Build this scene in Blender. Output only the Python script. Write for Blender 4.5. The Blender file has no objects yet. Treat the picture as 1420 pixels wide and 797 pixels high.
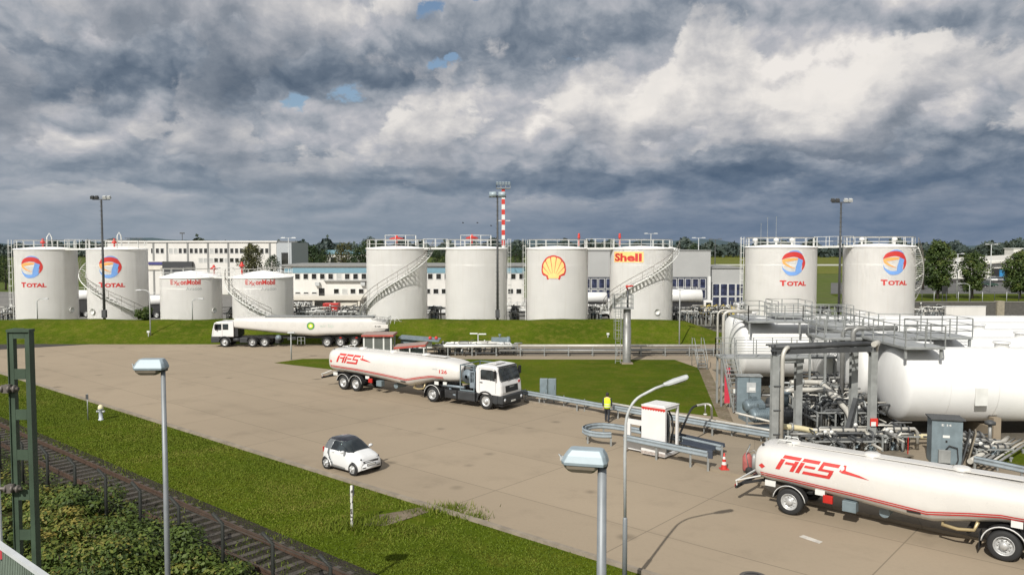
import bpy, math, random
import numpy as np
from mathutils import Vector, Matrix
random.seed(7); RNG = np.random.default_rng(11)
scene = bpy.context.scene
COL = scene.collection
PI = math.pi
R = math.radians
V = Vector

# ------------------------------------------------------------------ camera
CAM_H = 10.5
PITCH = math.atan(57.5 / 1100.0)
cam_d = bpy.data.cameras.new("camera")
cam = bpy.data.objects.new("camera", cam_d)
COL.objects.link(cam)
cam.location = (0, 0, CAM_H)
cam.rotation_euler = (PI / 2 - PITCH, 0, 0)
cam_d.sensor_width = 36
cam_d.lens = 36 * 1100 / 1420
cam_d.clip_start = 0.1
cam_d.clip_end = 20000
scene.camera = cam
scene.view_settings.view_transform = 'Standard'
scene.view_settings.look = 'None'
scene.view_settings.exposure = 0
scene.view_settings.gamma = 1

def gp(px, py, z=0.0):
    """site survey: the point at height z that the photo shows at (px, py)"""
    v = (398.5 - py) / 1100.0
    d = V(((px - 710) / 1100.0, math.cos(PITCH) + v * math.sin(PITCH), -math.sin(PITCH) + v * math.cos(PITCH)))
    t = (z - CAM_H) / d.z
    return V((d.x * t, d.y * t, z))

def at(px, py, Y):
    """the point at distance Y (world y) that the photo shows at (px, py)"""
    v = (398.5 - py) / 1100.0
    d = V(((px - 710) / 1100.0, math.cos(PITCH) + v * math.sin(PITCH), -math.sin(PITCH) + v * math.cos(PITCH)))
    t = Y / d.y
    return V((d.x * t, Y, CAM_H + d.z * t))

# ------------------------------------------------------------------ materials
def srgb(r, g, b):
    f = lambda c: ((c / 255.0) / 12.92) if c <= 10 else (((c / 255.0) + 0.055) / 1.055) ** 2.4
    return (f(r), f(g), f(b))

class NT:
    def __init__(s, tree): s.t = tree
    def n(s, typ, **kw):
        nd = s.t.nodes.new(typ)
        for k, v in kw.items():
            if k.startswith('_'): setattr(nd, k[1:], v)
        for k, v in kw.items():
            if not k.startswith('_'): s.set(nd.inputs[k.replace('__', ' ')] if isinstance(k, str) else nd.inputs[k], v)
        return nd
    def set(s, sock, v):
        if isinstance(v, bpy.types.NodeSocket): s.t.links.new(v, sock)
        elif isinstance(v, bpy.types.Node): s.t.links.new(v.outputs[0], sock)
        else: sock.default_value = v
    def m(s, op, a, b=0.0, c=0.0, clamp=False):
        nd = s.t.nodes.new('ShaderNodeMath'); nd.operation = op; nd.use_clamp = clamp
        s.set(nd.inputs[0], a); s.set(nd.inputs[1], b); s.set(nd.inputs[2], c)
        return nd.outputs[0]
    def vm(s, op, a, b=(0, 0, 0)):
        nd = s.t.nodes.new('ShaderNodeVectorMath'); nd.operation = op
        s.set(nd.inputs[0], a)
        if op == 'SCALE': s.set(nd.inputs['Scale'], b)
        else: s.set(nd.inputs[1], b)
        return nd.outputs[0]
    def noise(s, vec, scale, detail=4, rough=.5, dist=0.0, dim='3D'):
        nd = s.t.nodes.new('ShaderNodeTexNoise'); nd.noise_dimensions = dim
        s.set(nd.inputs['Vector'], vec); s.set(nd.inputs['Scale'], scale)
        s.set(nd.inputs['Detail'], detail); s.set(nd.inputs['Roughness'], rough); s.set(nd.inputs['Distortion'], dist)
        return nd.outputs['Fac']
    def ramp(s, fac, stops, interp='LINEAR'):
        nd = s.t.nodes.new('ShaderNodeValToRGB'); cr = nd.color_ramp; cr.interpolation = interp
        while len(cr.elements) < len(stops): cr.elements.new(0.5)
        for e, (p, c) in zip(cr.elements, stops):
            e.position = p; e.color = (*c, 1) if len(c) == 3 else c
        s.set(nd.inputs[0], fac)
        return nd.outputs[0]
    def mix(s, fac, a, b, blend='MIX'):
        nd = s.t.nodes.new('ShaderNodeMix'); nd.data_type = 'RGBA'; nd.blend_type = blend
        s.set(nd.inputs[0], fac)
        s.set(nd.inputs[6], (*a, 1) if isinstance(a, tuple) and len(a) == 3 else a)
        s.set(nd.inputs[7], (*b, 1) if isinstance(b, tuple) and len(b) == 3 else b)
        return nd.outputs[2]
    def ss(s, x, lo, hi):
        nd = s.t.nodes.new('ShaderNodeMapRange'); nd.interpolation_type = 'SMOOTHSTEP'
        s.set(nd.inputs[0], x); s.set(nd.inputs[1], lo); s.set(nd.inputs[2], hi)
        return nd.outputs[0]

def newmat(name):
    m = bpy.data.materials.new(name); m.use_nodes = True
    t = m.node_tree
    for nd in list(t.nodes): t.nodes.remove(nd)
    out = t.nodes.new('ShaderNodeOutputMaterial'); b = t.nodes.new('ShaderNodeBsdfPrincipled')
    t.links.new(b.outputs[0], out.inputs[0])
    return m, NT(t), b

MATS = {}
def M(name, col, rough=.5, metal=0.0, var=.12, scale=3.0, streak=0.0, dirt=None, bump=0.0, spec=.5, coat=0.0, bscale=None):
    """painted / weathered surface: base colour broken up by noise, optional vertical rain streaks and dirt"""
    m, N, b = newmat(name)
    tc = N.n('ShaderNodeTexCoord').outputs['Object']
    n1 = N.noise(tc, scale, 6, .6)
    c = N.mix(N.ss(n1, .3, .75), tuple(x * (1 - var) for x in col), tuple(min(1, x * (1 + var * .5)) for x in col))
    if streak > 0:
        mp = N.n('ShaderNodeMapping', Vector=tc); mp.inputs['Scale'].default_value = (2.2, 2.2, .12)
        n2 = N.noise(mp.outputs[0], 1.6, 5, .65)
        f = N.m('MULTIPLY', N.ss(n2, .5, .8), streak)
        c = N.mix(f, c, dirt or tuple(x * .55 for x in col))
    N.set(b.inputs['Base Color'], c)
    N.set(b.inputs['Roughness'], N.m('ADD', N.m('MULTIPLY', n1, .25), rough - .12, clamp=True))
    b.inputs['Metallic'].default_value = metal
    b.inputs['Specular IOR Level'].default_value = spec
    b.inputs['Coat Weight'].default_value = coat
    if bump > 0:
        bn = N.n('ShaderNodeBump'); N.set(bn.inputs['Height'], N.noise(tc, bscale or scale * 6, 4, .6)); bn.inputs['Strength'].default_value = bump
        bn.inputs['Distance'].default_value = .05
        N.set(b.inputs['Normal'], bn.outputs[0])
    MATS[name] = m
    return m

# ------------------------------------------------------------------ object helpers
def tag(o, label=None, cat=None, group=None, kind=None):
    if label: o['label'] = label
    if cat: o['category'] = cat
    if group: o['group'] = group
    if kind: o['kind'] = kind
    return o

def thing(name, label, cat, loc=(0, 0, 0), rz=0.0, group=None):
    o = bpy.data.objects.new(name, None); COL.objects.link(o)
    o.empty_display_size = .3
    o.location = loc; o.rotation_euler = (0, 0, rz)
    return tag(o, label, cat, group)

KIDS = {}
def parent(o, p):
    o.parent = p; KIDS.setdefault(p.name, []).append(o)

def clone(o, loc=None, rz=None, label=None, par=None):
    c = o.copy(); COL.objects.link(c)
    if par is not None: parent(c, par)
    for ch in KIDS.get(o.name, []): clone(ch, par=c)
    if loc is not None: c.location = loc
    if rz is not None: c.rotation_euler = (0, 0, rz)
    if label: c['label'] = label
    return c

class MB:
    """collects shapes; build() links them as ONE mesh object"""
    def __init__(s): s.v = []; s.f = []; s.sm = []
    def add(s, vs, fs, smooth=False):
        o = len(s.v); s.v.extend([tuple(v) for v in vs])
        s.f.extend([tuple(i + o for i in f) for f in fs]); s.sm.extend([smooth] * len(fs)); return s
    def box(s, c, d, rz=0.0, ry=0.0, rx=0.0, taper=1.0):
        hx, hy, hz = d[0] / 2, d[1] / 2, d[2] / 2
        mt = Matrix.Rotation(rz, 3, 'Z') @ Matrix.Rotation(ry, 3, 'Y') @ Matrix.Rotation(rx, 3, 'X')
        vs = []
        for z in (-hz, hz):
            k = taper if z > 0 else 1
            for x, y in ((-hx, -hy), (hx, -hy), (hx, hy), (-hx, hy)): vs.append(mt @ V((x * k, y * k, z)) + V(c))
        return s.add(vs, [(3, 2, 1, 0), (4, 5, 6, 7), (0, 1, 5, 4), (1, 2, 6, 5), (2, 3, 7, 6), (3, 0, 4, 7)])
    def b2(s, a, b):
        return s.box([(a[i] + b[i]) / 2 for i in range(3)], [abs(b[i] - a[i]) for i in range(3)])
    def bar(s, p0, p1, w, h=None):
        """rectangular bar from p0 to p1"""
        p0, p1 = V(p0), V(p1); d = (p1 - p0)
        if d.length < 1e-6: return s
        h = h or w; d.normalize()
        up = V((0, 0, 1)) if abs(d.z) < .95 else V((0, 1, 0))
        sx = d.cross(up).normalized(); sz = sx.cross(d).normalized(); vs = []
        for p in (p0, p1):
            for a, b in ((-1, -1), (1, -1), (1, 1), (-1, 1)): vs.append(p + sx * a * w / 2 + sz * b * h / 2)
        return s.add(vs, [(3, 2, 1, 0), (4, 5, 6, 7), (0, 1, 5, 4), (1, 2, 6, 5), (2, 3, 7, 6), (3, 0, 4, 7)])
    def tube(s, pts, r, n=8, cap=True, closed=False):
        pts = [V(p) for p in pts]; k = len(pts); rr = r if isinstance(r, (list, tuple)) else [r] * k
        vs = []; prev = None
        for i, p in enumerate(pts):
            if closed: d = pts[(i + 1) % k] - pts[i - 1]
            else: d = pts[min(i + 1, k - 1)] - pts[max(i - 1, 0)]
            if d.length < 1e-9: d = V((0, 0, 1))
            d.normalize()
            if prev is None:
                a = V((0, 0, 1)) if abs(d.z) < .9 else V((1, 0, 0)); u = d.cross(a).normalized()
            else:
                u = prev - d * prev.dot(d)
                u = u.normalized() if u.length > 1e-6 else d.cross(V((0, 0, 1))).normalized()
            prev = u; w = d.cross(u)
            for j in range(n):
                t = 2 * PI * j / n; vs.append(p + (u * math.cos(t) + w * math.sin(t)) * rr[i])
        fs = []
        for i in range(k if closed else k - 1):
            i2 = (i + 1) % k
            for j in range(n): fs.append((i * n + j, i * n + (j + 1) % n, i2 * n + (j + 1) % n, i2 * n + j))
        s.add(vs, fs, True)
        if cap and not closed:
            o = len(s.v) - len(vs)
            s.f.append(tuple(o + j for j in reversed(range(n)))); s.f.append(tuple(o + (k - 1) * n + j for j in range(n))); s.sm += [False, False]
        return s
    def lathe(s, prof, c=(0, 0, 0), n=32, axis='z', a0=0.0, a1=2 * PI, smooth=True):
        """prof: list of (r, h)"""
        full = abs(a1 - a0 - 2 * PI) < 1e-6; m = n if full else n + 1; vs = []
        for r, h in prof:
            for j in range(m):
                t = a0 + (a1 - a0) * j / n; x, y = r * math.cos(t), r * math.sin(t)
                q = (x, y, h) if axis == 'z' else ((h, x, y) if axis == 'x' else (y, h, x))
                vs.append((q[0] + c[0], q[1] + c[1], q[2] + c[2]))
        fs = []
        for i in range(len(prof) - 1):
            for j in range(n):
                j2 = (j + 1) % m if full else j + 1
                fs.append((i * m + j, i * m + j2, (i + 1) * m + j2, (i + 1) * m + j))
        return s.add(vs, fs, smooth)
    def cyl(s, c, r, h, n=24, axis='z', r1=None):
        r1 = r if r1 is None else r1
        return s.lathe([(0, 0), (r, 0)], c, n, axis, smooth=False).lathe([(r, 0), (r1, h)], c, n, axis).lathe([(r1, h), (0, h)], c, n, axis, smooth=False)
    def poly(s, pts): return s.add(pts, [tuple(range(len(pts)))])
    def prism(s, pts, vec):
        """planar polygon pts swept along vec"""
        k = len(pts); v = V(vec); vs = [V(p) for p in pts] + [V(p) + v for p in pts]
        fs = [tuple(reversed(range(k))), tuple(range(k, 2 * k))] + [(i, (i + 1) % k, k + (i + 1) % k, k + i) for i in range(k)]
        return s.add(vs, fs)
    def loft(s, secs, closed=True, cap=True, smooth=True):
        k = len(secs[0]); vs = [p for q in secs for p in q]; fs = []
        for i in range(len(secs) - 1):
            for j in range(k if closed else k - 1):
                j2 = (j + 1) % k; fs.append((i * k + j, i * k + j2, (i + 1) * k + j2, (i + 1) * k + j))
        s.add(vs, fs, smooth)
        if cap and closed:
            o = len(s.v) - len(vs)
            s.f.append(tuple(o + j for j in reversed(range(k)))); s.f.append(tuple(o + (len(secs) - 1) * k + j for j in range(k))); s.sm += [False, False]
        return s
    def xf(s, mt): s.v = [tuple(mt @ V(v)) for v in s.v]; return s
    def build(s, name, mat, par=None, bevel=0.0, origin=None, label=None):
        me = bpy.data.meshes.new(name)
        vs = s.v if origin is None else [(v[0] - origin[0], v[1] - origin[1], v[2] - origin[2]) for v in s.v]
        me.from_pydata(vs, [], s.f); me.polygons.foreach_set('use_smooth', s.sm); me.update()
        if mat: me.materials.append(mat)
        o = bpy.data.objects.new(name, me); COL.objects.link(o)
        if origin is not None: o.location = origin
        if par is not None: parent(o, par)
        if bevel:
            b = o.modifiers.new('bevel', 'BEVEL'); b.width = bevel; b.segments = 2; b.limit_method = 'ANGLE'; b.angle_limit = R(40)
        if label: o['label'] = label
        return o

def npmesh(name, verts, nper, mat, par=None, loc=None, smooth=False, col=None):
    """fast mesh of separate n-gons: verts is (faces*nper, 3)"""
    k = len(verts) // nper; me = bpy.data.meshes.new(name)
    me.vertices.add(len(verts)); me.vertices.foreach_set('co', np.asarray(verts, dtype=np.float32).ravel())
    me.loops.add(len(verts)); me.loops.foreach_set('vertex_index', np.arange(len(verts), dtype=np.int32))
    me.polygons.add(k); me.polygons.foreach_set('loop_start', np.arange(0, len(verts), nper, dtype=np.int32))
    if col is not None:
        at_ = me.attributes.new('tint', 'FLOAT', 'POINT'); at_.data.foreach_set('value', np.asarray(col, dtype=np.float32))
    me.update(calc_edges=True); me.materials.append(mat)
    o = bpy.data.objects.new(name, me); COL.objects.link(o)
    if loc is not None: o.location = loc
    if par is not None: parent(o, par)
    return o

def text_mesh(body, size=1.0, bold=0.0, xscale=1.0, shear=0.0):
    """2-D outline triangles of a line of lettering, as (verts, faces), baseline at y=0 and starting at x=0"""
    cu = bpy.data.curves.new('t', 'FONT'); cu.body = body; cu.size = size; cu.offset = bold; cu.shear = shear; cu.resolution_u = 3
    o = bpy.data.objects.new('t', cu); COL.objects.link(o)
    dg = bpy.context.evaluated_depsgraph_get(); dg.update()
    me = bpy.data.meshes.new_from_object(o.evaluated_get(dg))
    vs = [(v.co.x * xscale, v.co.y) for v in me.vertices]; fs = [tuple(p.vertices) for p in me.polygons]
    bpy.data.objects.remove(o); bpy.data.curves.remove(cu); bpy.data.meshes.remove(me)
    x0 = min(v[0] for v in vs); x1 = max(v[0] for v in vs)
    return [(v[0] - x0, v[1]) for v in vs], fs, x1 - x0
# ------------------------------------------------------------------ sky and sun
SUN_EL = R(39); SUN_AZ = math.atan2(-0.43, -0.90)      # the sun stands behind the camera, to the left
w = bpy.data.worlds.new("World"); scene.world = w; w.use_nodes = True
w.cycles.sampling_method = 'MANUAL'; w.cycles.sample_map_resolution = 256
wt = w.node_tree
for nd in list(wt.nodes): wt.nodes.remove(nd)
N = NT(wt)
wout = wt.nodes.new('ShaderNodeOutputWorld')
sky = wt.nodes.new('ShaderNodeTexSky'); sky.sky_type = 'NISHITA'; sky.sun_disc = False
sky.sun_elevation = SUN_EL; sky.sun_rotation = SUN_AZ; sky.air_density = 1.0; sky.dust_density = .6
bg_sky = N.n('ShaderNodeBackground', Color=sky.outputs[0], Strength=0.085)
dirv = N.n('ShaderNodeTexCoord').outputs['Generated']
sep = N.n('ShaderNodeSeparateXYZ', Vector=dirv)
X, Y, Z = sep.outputs
el0 = N.m('ARCSINE', Z); az0 = N.m('ARCTAN2', X, Y)
# cloud coordinates: azimuth and a height axis that is compressed towards the horizon as far clouds overlap
hv = N.m('MULTIPLY', N.m('LOGARITHM', N.m('ADD', N.m('MAXIMUM', el0, 0.0), .11), 2.718), .42)
P = N.n('ShaderNodeCombineXYZ', X=az0, Y=hv, Z=0.0).outputs[0]
wn = N.n('ShaderNodeTexNoise', _noise_dimensions='2D'); N.set(wn.inputs['Vector'], P); wn.inputs['Scale'].default_value = 7.0; wn.inputs['Detail'].default_value = 6; wn.inputs['Roughness'].default_value = .6
wv = N.vm('SUBTRACT', wn.outputs['Color'], (.5, .5, .5))
wsep = N.n('ShaderNodeSeparateXYZ', Vector=wv)
az = N.m('ADD', az0, N.m('MULTIPLY', wsep.outputs[0], .26)); el = N.m('ADD', el0, N.m('MULTIPLY', N.m('MULTIPLY', wsep.outputs[1], N.ss(el0, .0, .12)), .10))
def blob(px, py, sx, sy, amp):
    """a cloud bank centred on a sky direction (given as the photo sees it) with angular half sizes"""
    a = math.atan((px - 710) / 1100); e = math.atan((341 - py) / 1100 * math.cos(a))
    sa = sx / 1100.0; se = sy / 1100.0
    u = N.m('DIVIDE', N.m('SUBTRACT', az, a), sa); v = N.m('DIVIDE', N.m('SUBTRACT', el, e), se)
    r2 = N.m('ADD', N.m('MULTIPLY', u, u), N.m('MULTIPLY', v, v))
    return N.m('MULTIPLY', N.m('EXPONENT', N.m('MULTIPLY', r2, -1.0)), amp)
def total(bl):
    t = blob(*bl[0])
    for b in bl[1:]: t = N.m('ADD', t, blob(*b))
    return t
PW = N.vm('ADD', P, N.vm('SCALE', wv, .04))
def dens(vec):
    a = N.noise(vec, 4.4, 7, .53, dim='2D')
    b = N.m('ABSOLUTE', N.m('SUBTRACT', N.m('MULTIPLY', N.noise(vec, 9.0, 6, .53, dim='2D'), 2.0), 1.0))
    return N.m('ADD', N.m('MULTIPLY', a, .70), N.m('MULTIPLY', b, .52))
d0 = dens(PW)
d1 = dens(N.vm('ADD', PW, (-.010, .022, 0)))
rel = N.m('SUBTRACT', d0, d1)
fine = N.m('SUBTRACT', N.noise(PW, 26, 5, .6, dim='2D'), .5)
shade = total([
    (260, 70, 360, 60, -.06), (330, 112, 290, 34, -.30), (80, 120, 170, 34, -.22), (580, 100, 130, 34, -.16), (800, 50, 170, 56, -.30),
    (470, 10, 260, 26, .13), (60, 10, 160, 40, .10), (545, 50, 60, 16, .10),
    (640, 150, 120, 34, .32), (500, 190, 170, 26, .10), (1000, 110, 220, 75, .26), (1170, 110, 120, 60, .22), (850, 140, 140, 50, .14), (1250, 70, 50, 30, .14), (1400, 110, 80, 45, .12),
    (150, 195, 240, 40, .05), (620, 258, 330, 16, -.26), (1000, 245, 230, 22, -.30), (1330, 248, 220, 20, -.30), (1180, 212, 220, 16, -.12), (1370, 185, 120, 16, -.18), (300, 225, 300, 16, -.10),
    (870, 283, 200, 14, .10), (80, 272, 120, 10, .10), (1310, 312, 260, 26, -.12), (760, 322, 300, 14, -.08), (1350, 30, 130, 30, -.12)])
puff = N.ss(el0, .0, .10)
sv = N.m('ADD', N.m('ADD', .60, shade), N.m('MULTIPLY', N.m('MULTIPLY', rel, 1.0), N.m('ADD', .25, N.m('MULTIPLY', puff, .75))))
sv = N.m('ADD', sv, N.m('MULTIPLY', fine, .03))
sv = N.m('ADD', sv, N.m('MULTIPLY', N.m('SUBTRACT', d0, .48), .45))
ccol = N.ramp(sv, [(.0, srgb(82, 97, 115)), (.2, srgb(102, 115, 131)), (.38, srgb(128, 138, 151)), (.55, srgb(158, 164, 173)), (.72, srgb(184, 185, 191)), (.88, srgb(212, 209, 208)), (1.0, srgb(238, 233, 228))])
# nearer heaps with crisp rims in front of the layer
def heap(off): return N.noise(N.vm('ADD', PW, off), 5.6, 9, .56, dim='2D')
c0 = heap((3.1, 1.7, 0)); c1 = heap((3.09, 1.735, 0))
hm = N.m('MULTIPLY', N.ss(N.m('ADD', c0, N.m('MULTIPLY', shade, .10)), .49, .55), N.m('MULTIPLY', N.ss(el0, .02, .09), .82))
hl = N.m('ADD', N.m('ADD', .54, N.m('MULTIPLY', shade, .95)), N.m('ADD', N.m('MULTIPLY', N.m('SUBTRACT', c0, c1), 1.9), N.m('MULTIPLY', N.m('SUBTRACT', .58, c0), .9)))
hcol = N.ramp(hl, [(.1, srgb(96, 108, 123)), (.35, srgb(130, 138, 149)), (.55, srgb(166, 169, 176)), (.75, srgb(204, 202, 202)), (.95, srgb(238, 233, 227))])
ccol = N.mix(hm, ccol, hcol)
hz = N.ss(el0, .15, .01)
ccol = N.mix(N.m('MULTIPLY', hz, .62), ccol, N.mix(N.ss(az0, -.35, .30), srgb(132, 147, 162), srgb(84, 108, 138)))
# the unseen sunlit cover behind the camera is brightened for fill light, and broken
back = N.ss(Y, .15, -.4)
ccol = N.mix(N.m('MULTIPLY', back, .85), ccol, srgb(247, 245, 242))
gap = total([(425, 148, 36, 20, 1.25), (632, 86, 26, 11, 1.2), (625, 6, 24, 14, .9), (775, 92, 30, 6, .5)])
gapm = N.ss(N.m('ADD', gap, N.m('MULTIPLY', N.m('SUBTRACT', .44, d0), .9)), .38, .85)
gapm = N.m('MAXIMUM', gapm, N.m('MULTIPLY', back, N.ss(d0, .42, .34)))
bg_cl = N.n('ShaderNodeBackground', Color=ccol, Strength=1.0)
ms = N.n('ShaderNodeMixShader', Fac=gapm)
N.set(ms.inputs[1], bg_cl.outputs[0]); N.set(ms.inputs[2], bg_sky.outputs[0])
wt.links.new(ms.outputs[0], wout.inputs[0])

sd = bpy.data.lights.new("sun", 'SUN'); sd.energy = 5.0; sd.angle = R(.53); sd.color = (1.0, .965, .90)
sun = bpy.data.objects.new("sun", sd); COL.objects.link(sun); sun.location = (-40, -80, 90)
sl = V((math.sin(SUN_AZ) * math.cos(SUN_EL), math.cos(SUN_AZ) * math.cos(SUN_EL), math.sin(SUN_EL)))
sun.rotation_euler = (-sl).to_track_quat('-Z', 'Y').to_euler()
# ------------------------------------------------------------------ ground materials
def ground_mat(name, cols, scales, rough=.9, bump=.0, bscale=8):
    m, N, b = newmat(name)
    tc = N.n('ShaderNodeTexCoord').outputs['Object']
    n1 = N.noise(tc, scales[0], 5, .6); n2 = N.noise(tc, scales[1], 6, .65); n3 = N.noise(tc, scales[2], 3, .6)
    c = N.ramp(n1, [(.3, cols[0]), (.5, cols[1]), (.7, cols[2])])
    c = N.mix(N.m('MULTIPLY', N.ss(n2, .42, .72), .75), c, cols[3])
    c = N.mix(N.m('MULTIPLY', N.ss(n3, .35, .7), .35), c, tuple(x * .5 for x in cols[0]))
    N.set(b.inputs['Base Color'], c); b.inputs['Roughness'].default_value = rough; b.inputs['Specular IOR Level'].default_value = .04
    if bump:
        bn = N.n('ShaderNodeBump'); N.set(bn.inputs['Height'], N.noise(tc, bscale, 5, .7)); bn.inputs['Strength'].default_value = bump; bn.inputs['Distance'].default_value = .12
        N.set(b.inputs['Normal'], bn.outputs[0])
    return m
GRASS = ground_mat('lawn', [(.048, .074, .004), (.068, .097, .005), (.092, .116, .007), (.112, .108, .016)], (.11, .6, 5), bump=.5, bscale=9)
BANKG = ground_mat('bank_grass', [(.042, .068, .004), (.066, .095, .006), (.095, .122, .008), (.135, .128, .024)], (.14, 1.1, 5), bump=.9, bscale=3.2)
FIELD = ground_mat('far_field', [(.060, .086, .020), (.085, .112, .026), (.105, .125, .034), (.10, .11, .042)], (.004, .02, .4))
BALLAST = ground_mat('ballast', [(.040, .036, .030), (.058, .050, .041), (.078, .068, .055), (.040, .046, .016)], (.35, 2.2, 12), bump=.9, bscale=16)
DIRT = ground_mat('stony_path', [(.15, .12, .085), (.21, .17, .125), (.27, .225, .17), (.10, .10, .04)], (.6, 2.5, 12), bump=.6)
SOIL = ground_mat('scrub_soil', [(.020, .026, .009), (.032, .038, .012), (.045, .048, .018), (.055, .045, .022)], (.3, 1.4, 6), bump=.6)

def concrete_mat(name, base, ang, slab, joint=.6, patch=.10):
    m, N, b = newmat(name)
    tc = N.n('ShaderNodeTexCoord').outputs['Object']
    mp = N.n('ShaderNodeMapping', Vector=tc); mp.inputs['Rotation'].default_value = (0, 0, ang)
    br = N.n('ShaderNodeTexBrick', Vector=mp.outputs[0], _offset=0.0)
    br.inputs['Scale'].default_value = 1.0; br.inputs['Brick Width'].default_value = slab[0]; br.inputs['Row Height'].default_value = slab[1]
    br.inputs['Mortar Size'].default_value = .028; br.inputs['Mortar Smooth'].default_value = .3
    lo = 1 - patch
    br.inputs['Color1'].default_value = (lo, lo, lo, 1); br.inputs['Color2'].default_value = (1, 1, 1, 1); br.inputs['Mortar'].default_value = (joint, joint, joint, 1)
    big = N.noise(tc, .045, 4, .55); mid = N.noise(tc, .35, 6, .62); fin = N.noise(tc, 7, 4, .65)
    c = N.ramp(big, [(.3, tuple(x * .86 for x in base)), (.55, base), (.75, tuple(x * 1.1 for x in base))])
    c = N.mix(.75, c, br.outputs[0], 'MULTIPLY')
    c = N.mix(N.m('MULTIPLY', N.ss(mid, .5, .78), .42), c, tuple(x * .58 for x in base))
    # tyre-rubbed and oil-stained streaks that run along the drive direction
    mp2 = N.n('ShaderNodeMapping', Vector=mp.outputs[0]); mp2.inputs['Scale'].default_value = (.05, .9, 1)
    st = N.noise(mp2.outputs[0], 1.0, 5, .6)
    c = N.mix(N.m('MULTIPLY', N.ss(st, .55, .8), .35), c, tuple(x * .62 for x in base))
    sp = N.n('ShaderNodeTexVoronoi', Vector=tc, _feature='F1'); sp.inputs['Scale'].default_value = .33
    spot = N.m('MULTIPLY', N.ss(N.m('ADD', sp.outputs['Distance'], N.m('MULTIPLY', mid, .3)), .30, .16), .55)
    c = N.mix(spot, c, tuple(x * .35 for x in base))
    c = N.mix(N.m('MULTIPLY', N.m('SUBTRACT', fin, .5), .5, clamp=True), c, tuple(x * .5 for x in base))
    N.set(b.inputs['Base Color'], c); b.inputs['Roughness'].default_value = .88; b.inputs['Specular IOR Level'].default_value = .2
    bn = N.n('ShaderNodeBump'); N.set(bn.inputs['Height'], fin); bn.inputs['Strength'].default_value = .12; bn.inputs['Distance'].default_value = .03
    N.set(b.inputs['Normal'], bn.outputs[0])
    return m
AP_ANG = math.atan2(35.1, 40.7)
APRON = concrete_mat('apron_concrete', (.302, .244, .174), AP_ANG, (7.5, 5.0), .52, .06)
ROADC = concrete_mat('service_concrete', (.26, .222, .172), 0.0, (6, 3.5), .7, .08)
KERB = M('kerb_concrete', (.25, .21, .16), .9, var=.25, scale=1.5, bump=.3)
ASPH = ground_mat('asphalt', [(.055, .052, .05), (.065, .062, .058), (.075, .07, .064), (.09, .085, .075)], (.2, 1, 14))
PADC = concrete_mat('pad_concrete', (.285, .235, .172), .3, (3, 3), .7, .12)

def sheet(name, pts, z, mat, kind='structure'):
    mb = MB(); c = V((sum(p[0] for p in pts) / len(pts), sum(p[1] for p in pts) / len(pts), z))
    mb.poly([(p[0], p[1], z) for p in pts])
    o = mb.build(name, mat); tag(o, kind=kind)
    if o.data.polygons[0].normal.z < 0: o.data.flip_normals()
    return o

# ------------------------------------------------------------------ the lie of the land
A_ = V((.757, -.653, 0)); N_ = V((-.653, -.757, 0))        # along the apron edge, and across it towards the railway
K0 = V((-37.4, 61.0, 0))                                   # a point of the apron edge
def kp(s, q, z=0.0): return K0 + A_ * s + N_ * q + V((0, 0, z))
sheet('ground', [(-9000, -400), (9000, -400), (9000, 12000), (-9000, 12000)], -.03, FIELD)
sheet('lawn', [kp(-60, 0), kp(75, 0), kp(75, 8.5), kp(-60, 8.5)], 0.0, GRASS)
apron_pts = [kp(-35.5, 0), kp(20, 0), kp(70, 0), (70, 20), (70, 76), (40, 84.6), (12, 84.6), (-30, 84.6)]
sheet('apron', apron_pts, .006, APRON)
mb = MB(); mb.bar(kp(-38, .11, .045), kp(70, .11, .045), .20, .15); tag(mb.build('kerb', KERB), kind='structure')
sheet('asphalt_road', [(-140, 76), (-58, 76.3), gp(165, 475), gp(60, 469), (-140, 85)], .012, ASPH)
sheet('service_road', [gp(640, 495), gp(1000, 495), gp(1010, 478), gp(640, 478)], .012, ROADC)
isl = [gp(380, 503), gp(420, 497.5), gp(560, 497), gp(930, 497), gp(968, 510), gp(985, 548), gp(996, 578), gp(760, 551), gp(640, 531), gp(500, 517)]
sheet('grass_island', isl, .016, GRASS)
sheet('dirt_path', [gp(968, 510), gp(982, 510), gp(1018, 585), gp(996, 579)], .020, DIRT)
sheet('plant_pad', [gp(985, 505), gp(1060, 497), (60, 62), (60, 36), gp(1300, 700), gp(1080, 615), gp(1018, 588)], .022, PADC)
sheet('grass_patch', [gp(1380, 640), gp(1398, 626), gp(1440, 612), gp(1500, 630), gp(1500, 670)], .028, GRASS)
# raised pavement of the filling island
ilp = [gp(938, 633), gp(985, 652), gp(1042, 665), gp(1075, 690), gp(1130, 700), gp(1400, 760), gp(1300, 680), gp(1085, 619), gp(1000, 603), gp(975, 612)]
mb = MB(); mb.prism([(p.x, p.y, .0) for p in ilp], (0, 0, .12)); o = mb.build('pavement', PADC); tag(o, kind='structure')
mb = MB()
for a, b in zip([(728, 556), (800, 567), (870, 577), (930, 588)], [(800, 567), (870, 577), (930, 588), (1000, 599)]): mb.bar(gp(*a, .05), gp(*b, .05), .22, .14)
tag(mb.build('kerb', KERB), kind='structure')
# stony track and worn ground in the lawn
sheet('stony_track', [gp(505, 729), gp(520, 715), gp(560, 708), gp(598, 700), gp(606, 706), gp(570, 718), gp(535, 729)], .022, DIRT)
sheet('scrub_ground', [kp(-60, 8.5), kp(75, 8.5), kp(75, 60), kp(-60, 60)], .002, SOIL)
sheet('track_bed', [kp(-60, 5.75), kp(75, 5.75), kp(75, 9.6), kp(-60, 9.6)], .03, BALLAST)
# painted dash, manhole
sheet('road_marking', [gp(1108, 744), gp(1114, 741.5), gp(1141, 751), gp(1136, 753.5)], .012, M('road_paint', (.55, .52, .46), .8, var=.3, scale=4))

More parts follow.
